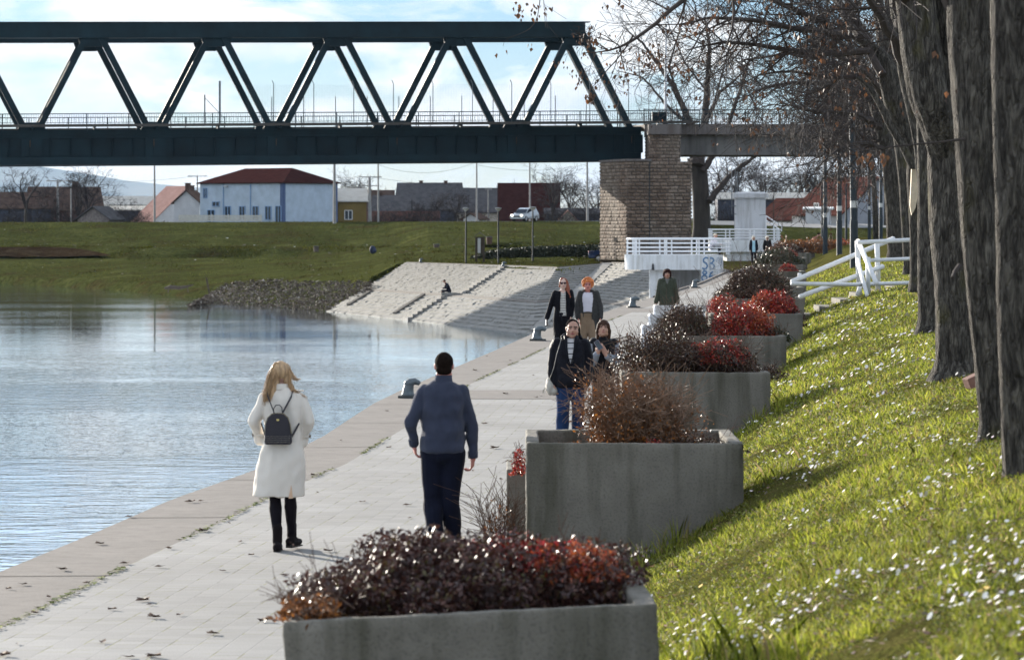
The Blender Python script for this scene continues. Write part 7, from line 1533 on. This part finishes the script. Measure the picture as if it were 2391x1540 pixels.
# ===== woman in black jacket, striped top =====
p3 = V3(((1331-UC)*43.5/F, 43.5, 0)); rt = person('dark haired woman in a black jacket over a striped top and blue jeans', p3)
J = basej(1.66, -1); J.update(head=(.03, -.01, 1.540), neck=(.018, 0, 1.41), chest=(0, 0, 1.24), waist=(0, 0, 1.05), pelvis=(0, 0, .92), shL=(-.168, 0, 1.355), shR=(.185, 0, 1.345), elL=(-.225, .03, 1.09), elR=(.225, .03, 1.08), wrL=(-.215, -.03, .845), wrR=(.205, -.03, .85), hipL=(-.09, 0, .88), hipR=(.09, 0, .88), knL=(-.095, -.03, .48), knR=(.095, .02, .48), anL=(-.10, -.08, .09), anR=(.10, .06, .09))
T, M = body(rt, J, SK2, -1, 1.04, tilt=(.05, .06), jaw=1.12, vox=.0075, hands={'L': dict(d=(.1, -.15, -1), n=(.9, 0, 0), th=(0, -1, 0), curl=.6), 'R': dict(d=(0, -.1, -1), n=(-1, 0, 0), th=(0, -1, 0), curl=.6)}, lips=mat('lips_dark', (.26, .05, .05), .5, .1), closed=True)
BJ = cloth('black_jacket', (.0085, .009, .014), .55, .3, 5, bump=.3, bsc=60); mb = MB()
mb.rings([(0, 0, .795, .185, .145), (0, 0, .83, .192, .15), (0, 0, .95, .188, .148), (0, 0, 1.08, .182, .142), (0, 0, 1.2, .192, .145), (0, 0, 1.30, .200, .135), (.005, .01, 1.37, .185, .112), (.01, .015, 1.41, .12, .09), (.015, .02, 1.45, .085, .08)], 36)
for s in 'LR': mb.cap(J['sh'+s], J['el'+s], .082, .074, 16); mb.cap(J['el'+s], J['wr'+s], .073, .055, 16)
jk = remesh(mb, 'jacket', BJ, rt, .009, 2, wrinkle=.014, wsc=8, wst=(.8, .8, 1.2))
ST = stripes('top_striped', (.66, .65, .66), (.012, .012, .02), .0685, .012, .012)
def vneck(c_, n_):
    w_ = interp(c_.z, [(1.075, 0), (1.12, .022), (1.20, .036), (1.30, .050), (1.42, .062)]); return n_.y < -.1 and c_.z > 1.075 and c_.z < 1.43 and abs(c_.x-.002) < w_
split(jk, vneck, 'striped_top', ST, .016)
for sg in (-1, 1):  # raised collar flaps and zip edges
    mb = MB(); mb.tube([(sg*.075+.01, -.06, 1.45), (sg*.058+.004, -.118, 1.38), (sg*.050+.002, -.140, 1.30), (sg*.030, -.150, 1.18), (0, -.150, 1.08)], [.022, .018, .012, .008, .006], 8); mb.build('collar_edge', BJ, rt, smooth=True)
mb = MB(); mb.tube([(-.10, .0, 1.42), (-.06, .07, 1.44), (.03, .085, 1.45), (.11, .06, 1.43), (.13, -.0, 1.41)], [.035, .045, .045, .045, .035], 10); remesh(mb, 'hood', BJ, rt, .01, 2, wrinkle=.01, wsc=12)
JB = cloth('blue_jeans', (.018, .040, .105), .85, .3, 3, bump=.4, bsc=200); mb = MB(); mb.ell((0, 0, .88), (.175, .13, .13)); legs(mb, J, .100, .080, .082)
for s in 'LR': mb.cap(V3(J['an'+s])+V3((0, 0, .1)), V3(J['an'+s])+V3((0, 0, -.02)), .086, .09)
remesh(mb, 'jeans', JB, rt, .010, 3, wrinkle=.010, wsc=7)
for s in 'LR': mb = MB(); foot(mb, V3(J['an'+s]), -1, .25, .045); remesh(mb, 'shoe', mat('shoe_dark', (0, 0, 0)), rt, .01, 2)
HK = mat('hair_black', (.008, .006, .006), .95, .3, 40, spec=.02); c = V3(J['head']); mb = MB(); mb.ell(c+V3((0, .020, .040)), (.086, .090, .088)); mb.ell(c+V3((-.060, .03, -.02)), (.03, .06, .07)); mb.ell(c+V3((.066, .03, -.03)), (.034, .06, .09)); mb.cap(c+V3((0, .07, -.02)), c+V3((0, .07, -.14)), .07, .05); mb.cap(c+V3((.075, .04, -.08)), c+V3((.085, .03, -.17)), .032, .018)
remesh(mb, 'hair', HK, rt, .008, 2, wrinkle=.004, wsc=25)
mb = MB(); mb.ell(c+V3((-.078, -.03, -.045)), (.004, .004, .006)); mb.build('earring', mat('stud', (0, 0, 0)), rt)
bg = thing('shoulder_bag', 'pale grey slouchy bag hanging beside the jeans of the striped top woman', 'bag', p3+V3((-.245, -.01, .80))); mb = MB(); mb.ell((-.01, 0, -.0), (.065, .10, .105)); mb.ell((-.015, .02, .06), (.05, .08, .07)); mb.ell((.04, -.02, -.045), (.055, .08, .055)); remesh(mb, 'bag_body', cloth('bag_pale', (.42, .40, .36), .7, .1), bg, .01, 2, wrinkle=.012, wsc=12)
mb = MB(); mb.tube([(-.02, -.05, .10), (.035, -.11, .25), (.07, -.17, .42), (.10, -.165, .52), (.125, -.11, .60), (.135, -.01, .625)], .011, 6, squash=.4); mb.build('strap', cloth('strap_grey', (.22, .22, .21), .6), bg, smooth=True)
mb = MB(); 
for k in range(9): mb.tube([(-.06, -.02, -.0), (-.09-.008*k % .02, -.02+.005*k, -.04), (-.085-.01*(k % 3), -.02+.006*k, -.08)], .0022, 4)
mb.build('tassel', cloth('bag_pale', (0, 0, 0)), bg)

# ===== girl with phone =====
p4 = V3(((1408-UC)*46/F, 46, 0)); rt = person('girl in a black vest with pale grey sleeves looking at her phone', p4)
J = basej(1.58, -1); J.update(head=(.0, -.035, 1.462), neck=(0, -.01, 1.345), chest=(.0, 0, 1.17), waist=(0, 0, 1.0), pelvis=(0, 0, .88), shL=(-.140, 0, 1.27), shR=(.150, 0, 1.27), elL=(-.150, -.05, 1.00), elR=(.18, -.03, 1.02), wrL=(-.082, -.22, 1.135), wrR=(.04, -.20, 1.10), hipL=(-.08, 0, .84), hipR=(.08, 0, .84), knL=(-.08, -.02, .46), knR=(.08, 0, .46), anL=(-.08, .03, .09), anR=(.08, -.08, .09))
T, M = body(rt, J, SK2, -1, .97, tilt=(.22, .03), vox=.0075, hands={'L': dict(d=(.30, -.15, 1), n=(.5, .8, .2), th=(.2, 0, 1), curl=.55, s=.95), 'R': dict(d=(-.4, -.1, .9), n=(-.2, .9, .2), th=(-.2, 0, 1), curl=.5, s=.95)}, closed=True, lips=mat('lips_soft', (.42, .17, .15), .5, .1))
GS = cloth('grey_sleeve', (.24, .26, .30), .9, .1, 4); mb = MB()
for s in 'LR': mb.cap(J['sh'+s], J['el'+s], .060, .064, 16); mb.cap(J['el'+s], V3(J['wr'+s])-(V3(J['wr'+s])-V3(J['el'+s])).normalized()*.02, .062, .046, 16)
mb.ell(J['chest'], (.13, .09, .13)); remesh(mb, 'sweatshirt', GS, rt, .009, 2, wrinkle=.012, wsc=10)
mb = MB(); mb.rings([(0, 0, .76, .16, .12), (0, 0, .86, .165, .125), (0, 0, 1.0, .158, .12), (0, 0, 1.14, .170, .128), (0, 0, 1.24, .178, .12), (0, .0, 1.29, .15, .105), (0, .005, 1.325, .10, .09), (0, .005, 1.36, .08, .078)], 30)
for s, sg in (('L', -1), ('R', 1)): mb.ell(V3(J['sh'+s])+V3((-sg*.01, 0, .005)), (.062, .07, .062))
remesh(mb, 'vest', cloth('vest_black', (.009, .009, .012), .45, .3), rt, .009, 2, wrinkle=.010, wsc=9, wst=(.5, .5, 1.5))
mb = MB(); mb.ell((0, 0, .84), (.15, .115, .11)); legs(mb, J, .085, .062, .056); remesh(mb, 'trousers', cloth('trouser_black', (.012, .012, .018)), rt, .01, 3)
for s in 'LR': mb = MB(); foot(mb, V3(J['an'+s]), -1, .23, .042); remesh(mb, 'shoe', mat('shoe_dark', (0, 0, 0)), rt, .01, 2)
c = V3(J['head']); mb = MB(); mb.ell(c+V3((0, .018, .034)), (.084, .095, .090), None, 20, 12); 
for sg in (-1, 1): mb.cap(c+V3((sg*.055, -.045, .06)), c+V3((sg*.080, -.02, -.04)), .028, .026); mb.cap(c+V3((sg*.078, -.01, -.03)), c+V3((sg*.074, -.015, -.13)), .030, .022)
mb.cap(c+V3((0, .06, 0)), c+V3((0, .06, -.14)), .07, .06); remesh(mb, 'hair', mat('hair_brown', (.05, .025, .016), .6, .4, 30, stretch=(1, 1, .1), bump=.5, bsc=100, spec=.15), rt, .008, 2, wrinkle=.003, wsc=30)
wl_ = V3(J['wrL'])+V3((.012, -.048, .115)); ph = thing('phone', 'smartphone in a pale case held up by the girl', 'phone', p4+wl_); mb = MB(); mb.box((0, 0, 0), (.072, .010, .145), Matrix.Rotation(R(-32), 3, 'Y') @ Matrix.Rotation(R(-28), 3, 'X')); mb.build('case', mat('phone_case', (.16, .13, .16), .3, .2, 20), ph, bevel=.004); mb = MB(); mb.box((0, 0, 0), (.060, .0125, .130), Matrix.Rotation(R(-32), 3, 'Y') @ Matrix.Rotation(R(-28), 3, 'X')); mb.build('screen', MWIN, ph)

# ===== redhead with sunglasses =====
p5 = V3(((1313-UC)*73.7/F, 73.7, 0)); rt = person('long haired redhead in sunglasses, black coat and striped top', p5)
J = basej(1.66, -1); J.update(head=(.015, -.01, 1.540), neck=(.01, 0, 1.40), shL=(-.155, 0, 1.325), shR=(.165, 0, 1.335), elL=(-.255, .0, 1.06), elR=(.215, .0, 1.07), wrL=(-.335, -.04, .80), wrR=(.175, -.06, .84), knL=(-.09, -.04, .48), anL=(-.10, -.08, .09))
T, M = body(rt, J, skinm('skin_pale', (.58, .40, .33)), -1, .99, vox=.010, tilt=(-.05, -.05), hands={'L': dict(d=(-.15, -.1, -1), n=(1, 0, 0), th=(0, -1, 0), curl=.5), 'R': dict(d=(0, -.1, -1), n=(-1, 0, 0), th=(0, -1, 0), curl=.5)}, lips=MLP)
BC = cloth('black_coat', (.007, .007, .010), .8, .3, 4); mb = MB()
mb.rings([(0, .03, .42, .20, .15), (0, .02, .6, .20, .15), (0, .01, .8, .195, .14), (0, 0, 1.0, .175, .13), (0, 0, 1.15, .175, .13), (0, 0, 1.27, .185, .12), (0, .01, 1.335, .165, .10), (0, .01, 1.375, .10, .08)], 30)
for s in 'LR': mb.cap(J['sh'+s], J['el'+s], .072, .062, 14); mb.cap(J['el'+s], J['wr'+s], .062, .052, 14)
jk = remesh(mb, 'coat', BC, rt, .012, 2, wrinkle=.010, wsc=8)
split(jk, lambda c_, n_: n_.y < -.15 and .845 < c_.z < 1.42 and abs(c_.x-.01) < interp(c_.z, [(.84, .075), (1.1, .062), (1.4, .052)]), 'striped_top', stripes('top_stripe_fine', (.58, .56, .52), (.05, .05, .055), .036, .013), .012)
mb = MB(); mb.ell((0, 0, .88), (.165, .125, .12)); legs(mb, J, .098, .085, .095)
remesh(mb, 'trousers', BC, rt, .013, 3, wrinkle=.008, wsc=7)
for s in 'LR': mb = MB(); foot(mb, V3(J['an'+s]), -1, .24, .042); remesh(mb, 'shoe', mat('shoe_dark', (0, 0, 0)), rt, .012, 2)
HR = mat('hair_red', (.22, .055, .022), .5, .4, 20, stretch=(1, 1, .15), bump=.6, bsc=80); HR2 = mat('hair_orange', (.62, .20, .06), .7, .25, 30, bump=.8, bsc=90)
c = V3(J['head']); mb = MB(); mb.ell(c+V3((0, .022, .034)), (.090, .092, .092)); mb.cap(c+V3((-.065, -.02, .03)), c+V3((-.078, .01, -.07)), .028, .024); mb.cap(c+V3((.07, -.01, .03)), c+V3((.10, .0, -.12)), .035, .048); mb.cap(c+V3((.10, .0, -.12)), c+V3((.135, -.04, -.29)), .052, .034); mb.cap(c+V3((0, .06, 0)), c+V3((.03, .06, -.2)), .07, .06)
remesh(mb, 'hair', HR, rt, .011, 2, wrinkle=.012, wsc=14)
mb = MB()
for sg in (-1, 1): mb.ell(T(sg*.034, .092, .004), (.030, .010, .022), M)
mb.cap(T(-.02, .1, .01), T(.02, .1, .01), .005, .005); mb.build('sunglasses', mat('glasses_plum', (.03, .012, .022), .15, .1), rt)
ph = thing('phone', 'dark phone carried low in the hand of the redhead in sunglasses', 'phone', p5+V3((-.345, -.075, .70))); mb = MB(); mb.box((0, 0, 0), (.03, .07, .145), R(15)); mb.build('case', mat('glasses_black', (0, 0, 0)), ph, bevel=.003); mb = MB(); mb.box((0, 0, 0), (.033, .055, .12), R(15)); mb.build('screen', MWS, ph)

# ===== curly orange hair =====
p6 = V3(((1372-UC)*74.5/F, 74.5, 0)); rt = person('woman with curly orange hair, white jumper and open grey coat', p6)
J = basej(1.63, -1); J.update(head=(.0, -.02, 1.475), neck=(0, 0, 1.345), chest=(0, 0, 1.19), shL=(-.160, 0, 1.29), shR=(.175, 0, 1.29), elL=(-.225, .02, 1.02), elR=(.255, .02, 1.02), wrL=(-.215, -.03, .79), wrR=(.275, -.03, .79), knR=(.09, -.04, .47), anR=(.09, -.07, .09))
T, M = body(rt, J, SKR, -1, 1.0, vox=.010, tilt=(.15, .02), hands={'L': dict(d=(.1, -.1, -1), n=(1, 0, 0), th=(0, -1, 0)), 'R': dict(d=(0, -.1, -1), n=(-1, 0, 0), th=(0, -1, 0))}, lips=mat('lips_dark', (0, 0, 0)))
GC = cloth('grey_coat', (.045, .045, .046), .9, .3, 30); mb = MB()
mb.rings([(.06, .05, .42, .19, .13), (.05, .04, .6, .20, .135), (.03, .02, .8, .205, .135), (.01, .01, 1.0, .195, .13), (0, 0, 1.15, .19, .13), (0, 0, 1.23, .195, .12), (0, .01, 1.29, .165, .10), (0, .02, 1.34, .11, .085)], 30)
for s in 'LR': mb.cap(J['sh'+s], J['el'+s], .080, .076, 14); mb.cap(J['el'+s], J['wr'+s], .076, .062, 14)
jk = remesh(mb, 'coat', GC, rt, .012, 2, wrinkle=.012, wsc=7)
def openf(c_, n_): return n_.y < -.15 and c_.z < 1.40 and abs(c_.x+.005) < interp(c_.z, [(.85, .088), (1.0, .10), (1.2, .125), (1.35, .10)])
w_ = split(jk, openf, 'white_jumper', cloth('jumper_white', (.62, .61, .68), .9, .05), .010)
split(w_, lambda c_, n_: c_.z < .895, 'trouser_front', cloth('khaki', (.24, .175, .12), .9, .12), .004)
mb = MB(); mb.rings([(0, 0, .880, .15, .138), (0, 0, .905, .15, .138)], 24); mb.build('belt', mat('shoe_dark', (0, 0, 0)), rt)
mb = MB(); mb.tube([(-.12, -.06, 1.30), (-.10, .05, 1.34), (0, .09, 1.35), (.11, .05, 1.34), (.14, -.06, 1.30)], [.03, .04, .045, .04, .03], 10); remesh(mb, 'hood', GC, rt, .012, 2)
mb = MB(); mb.ell((0, 0, .86), (.16, .125, .12)); legs(mb, J, .098, .080, .075); remesh(mb, 'trousers', cloth('khaki', (0, 0, 0)), rt, .013, 3, wrinkle=.008, wsc=7)
for s in 'LR': mb = MB(); foot(mb, V3(J['an'+s]), -1, .24, .042); remesh(mb, 'shoe', mat('shoe_dark', (0, 0, 0)), rt, .012, 2)
c = V3(J['head'])+V3((0, .02, .045)); mb = MB(); rn = random.Random(8); mb.ell(c+V3((0, .02, .01)), (.10, .095, .105))
for k in range(150):
    a = rn.uniform(0, 6.28); z = rn.uniform(-.75, 1); q = math.sqrt(1-z*z); p = V3((math.cos(a)*q*.118, math.sin(a)*q*.105+.01, z*.118+.01))
    if p.y < -.055 and p.z < .045 and abs(p.x) < .075: continue
    mb.ell(c+p, (.024, .024, .022), None, 8, 6)
remesh(mb, 'hair', HR2, rt, .009, 1, wrinkle=.008, wsc=40)

# ===== woman in green parka =====
p7 = V3(((1557-UC)*87.4/F, 87.4, 0)); rt = person('woman with dark bobbed hair in a long olive green parka', p7)
J = basej(1.65, -1); J.update(head=(0, -.01, 1.525), shL=(-.165, 0, 1.335), shR=(.165, 0, 1.335), elL=(-.225, .01, 1.06), elR=(.225, .01, 1.06), wrL=(-.285, -.04, .80), wrR=(.265, -.04, .80))
T, M = body(rt, J, SK2, -1, .98, vox=.012, hands={'L': dict(d=(-.1, -.1, -1), n=(1, 0, 0), th=(0, -1, 0)), 'R': dict(d=(0, -.1, -1), n=(-1, 0, 0), th=(0, -1, 0))})
PK = cloth('olive_parka', (.055, .062, .045), .85, .25, 8); mb = MB()
mb.rings([(0, 0, .60, .20, .15), (0, 0, .75, .205, .15), (0, 0, .95, .185, .14), (0, 0, 1.05, .18, .135), (0, 0, 1.2, .19, .135), (0, 0, 1.29, .19, .12), (0, .01, 1.35, .15, .1), (0, .015, 1.40, .10, .085)], 30)
for s in 'LR': mb.cap(J['sh'+s], J['el'+s], .075, .068, 14); mb.cap(J['el'+s], J['wr'+s], .066, .056, 14)
jk = remesh(mb, 'parka', PK, rt, .013, 2, wrinkle=.012, wsc=8); split(jk, lambda c_, n_: n_.y < -.2 and c_.z > 1.25 and abs(c_.x) < (c_.z-1.25)*.45, 'grey_scarf', cloth('scarf_grey', (.14, .14, .13)), .006)
mb = MB(); mb.tube([(-.085, -.085, 1.33), (-.11, .0, 1.385), (0, .08, 1.41), (.11, .0, 1.385), (.085, -.085, 1.33)], [.028, .038, .045, .038, .028], 10); remesh(mb, 'hood', PK, rt, .013, 2)
mb = MB(); mb.tube([(0, -.145, .62), (0, -.142, .95), (0, -.14, 1.22)], .008, 6); mb.build('placket', PK, rt)
for sg in (-1, 1): mb = MB(); mb.box((sg*.10, -.142, .86), (.11, .03, .10)); mb.build('pocket', PK, rt, bevel=.01)
mb = MB(); legs(mb, J, .09, .07, .06); remesh(mb, 'trousers', cloth('trouser_black', (0, 0, 0)), rt, .014, 3)
for s in 'LR': mb = MB(); foot(mb, V3(J['an'+s]), -1, .24, .042); remesh(mb, 'shoe', mat('shoe_dark', (0, 0, 0)), rt, .014, 2)
c = V3(J['head']); mb = MB(); mb.ell(c+V3((0, .01, .045)), (.105, .100, .085)); mb.ell(c+V3((0, .05, -.02)), (.10, .07, .10)); mb.ell(c+V3((-.085, .0, -.02)), (.030, .05, .075)); mb.ell(c+V3((.088, .0, -.02)), (.030, .05, .08)); mb.ell(c+V3((0, -.07, .07)), (.07, .035, .03)); remesh(mb, 'hair', mat('hair_chestnut', (.03, .012, .009), .75, .4, 20, bump=.5, bsc=60, spec=.1), rt, .011, 2, wrinkle=.004, wsc=25)

# ===== two far women =====
def farwoman(u, y, zg, Hh, lab, coatc, innerc, hair, face_dark=False):
    rt = person(lab, (X_(u, y), y, zg)); J = basej(Hh, -1, shw=.155); body(rt, J, SK2, -1, 1.0, vox=.02, facepts=False, hands={'L': dict(d=(0, -.1, -1), n=(1, 0, 0), th=(0, -1, 0)), 'R': dict(d=(0, -.1, -1), n=(-1, 0, 0), th=(0, -1, 0))}); s = Hh/1.7
    mb = MB(); mb.rings([(0, 0, .62*s, .20, .15), (0, 0, .9*s, .19, .14), (0, 0, 1.1*s, .18, .13), (0, 0, 1.3*s, .20, .13), (0, 0, 1.42*s, .13, .09)], 20)
    for q in 'LR': mb.cap(J['sh'+q], J['el'+q], .07, .065); mb.cap(J['el'+q], J['wr'+q], .065, .055)
    jk = remesh(mb, 'coat', coatc, rt, .02, 1); split(jk, lambda c_, n_: n_.y < -.2 and c_.z > .72*s and abs(c_.x) < .085, 'blouse', innerc, .0)
    mb = MB(); legs(mb, J, .09, .07, .06); remesh(mb, 'trousers', cloth('trouser_black', (0, 0, 0)), rt, .02, 1)
    c = V3(J['head']); mb = MB(); mb.ell(c+V3((0, .02, .04)), (.105, .10, .095)); mb.ell(c+V3((0, .04, -.04)), (.115, .07, .10)); remesh(mb, 'hair', hair, rt, .015, 1)
    if face_dark: mb = MB(); mb.cap(c+V3((-.05, -.1, .0)), c+V3((.05, -.1, .0)), .018, .018); mb.build('sunglasses', mat('glasses_black', (0, 0, 0)), rt)
    return rt
HW = mat('hair_pale', (.62, .54, .42), .6, .1, 10)
farwoman(1759, 205, .19, 1.66, 'far blonde woman in a dark jacket with a light blue blouse', cloth('jacket_navy', (.012, .013, .022)), cloth('blouse_blue', (.38, .60, .70)), HW)
farwoman(1791, 208, .19, 1.64, 'far blonde woman in sunglasses half behind the green shrub', cloth('jacket_black', (.011, .011, .013)), cloth('blouse_dark', (.03, .03, .03)), HW, True)

# ===== seated figures =====
def seated(lab, loc, rz, top, leg, hair, vox=.02, lean=.18, H_=1.0):
    """sits at z=0 of loc (seat height), legs down 0.42, facing local -y"""
    rt = person(lab, loc, rz); J = dict(f=-1, head=(0, -.30*lean/.18, .74), neck=(0, -.2*lean/.18, .60), chest=(0, -.12*lean/.18, .42), waist=(0, -.02, .22), pelvis=(0, .03, .08), shL=(-.16, -.14*lean/.18, .52), shR=(.16, -.14*lean/.18, .52), elL=(-.2, -.22, .28), elR=(.2, -.22, .28), wrL=(-.07, -.42, .26), wrR=(.07, -.42, .26), hipL=(-.09, 0, .07), hipR=(.09, 0, .07), knL=(-.12, -.42, .10), knR=(.12, -.42, .10), anL=(-.10, -.46, -.34), anR=(.10, -.40, -.34))
    body(rt, J, SK2, -1, 1.0, vox=vox, tilt=(.4, 0), facepts=False, hands={'L': dict(d=(.3, -1, -.1), n=(0, 0, -1), th=(1, 0, 0)), 'R': dict(d=(-.3, -1, -.1), n=(0, 0, -1), th=(-1, 0, 0))})
    mb = MB(); mb.cap(J['pelvis'], J['waist'], .16, .15); mb.cap(J['waist'], J['chest'], .15, .16); mb.cap(J['shL'], J['shR'], .09, .09); mb.cap(J['chest'], J['neck'], .14, .07)
    for s in 'LR': mb.cap(J['sh'+s], J['el'+s], .07, .06); mb.cap(J['el'+s], J['wr'+s], .06, .045)
    remesh(mb, 'jacket', top, rt, vox, 1)
    mb = MB()
    for s in 'LR': mb.cap(J['hip'+s], J['kn'+s], .09, .07); mb.cap(J['kn'+s], J['an'+s], .07, .055)
    remesh(mb, 'trousers', leg, rt, vox, 1)
    for s in 'LR': mb = MB(); a = V3(J['an'+s]); mb.cap(a+V3((0, .03, -.03)), a+V3((0, -.15, -.05)), .045, .035); remesh(mb, 'shoe', mat('shoe_dark', (0, 0, 0)), rt, vox, 1)
    c = V3(J['head']); mb = MB(); mb.ell(c+V3((0, .015, .035)), (.085, .098, .085)); remesh(mb, 'hair', hair, rt, vox*.7, 1); return rt
NV = cloth('jacket_navy', (0, 0, 0))
ps = slope(.915, .425); sm = seated('man hunched on the stone slope steps looking down at his hands', (ps.x+.10, ps.y, ps.z+.26), -68, NV, NV, HD, lean=.20); 
mb = MB(); mb.box((ps.x+.12, ps.y+.05, ps.z+.02), (1.0, .8, .42)); o = mb.build('stone_block', MST, bevel=.02); tag(o, 'stone block under the seated man on the slope', 'block')
seated('person in a pale top sitting behind the platform railing', (X_(1662, yp+.9), yp+.9, zt+.32), 70, cloth('jumper_white', (0, 0, 0)), cloth('trouser_black', (0, 0, 0)), HW, lean=.12)
seated('distant person in a faded red top leaning over the planters', (X_(1893, 212), 212, 1.15), 70, cloth('faded_red', (.30, .12, .09)), cloth('trouser_black', (0, 0, 0)), HD, lean=.3)
for o in bpy.data.objects:
    if o.type == 'MESH' and o.parent is None and not o.get('label') and not o.get('kind'): print('UNTAGGED', o.name)
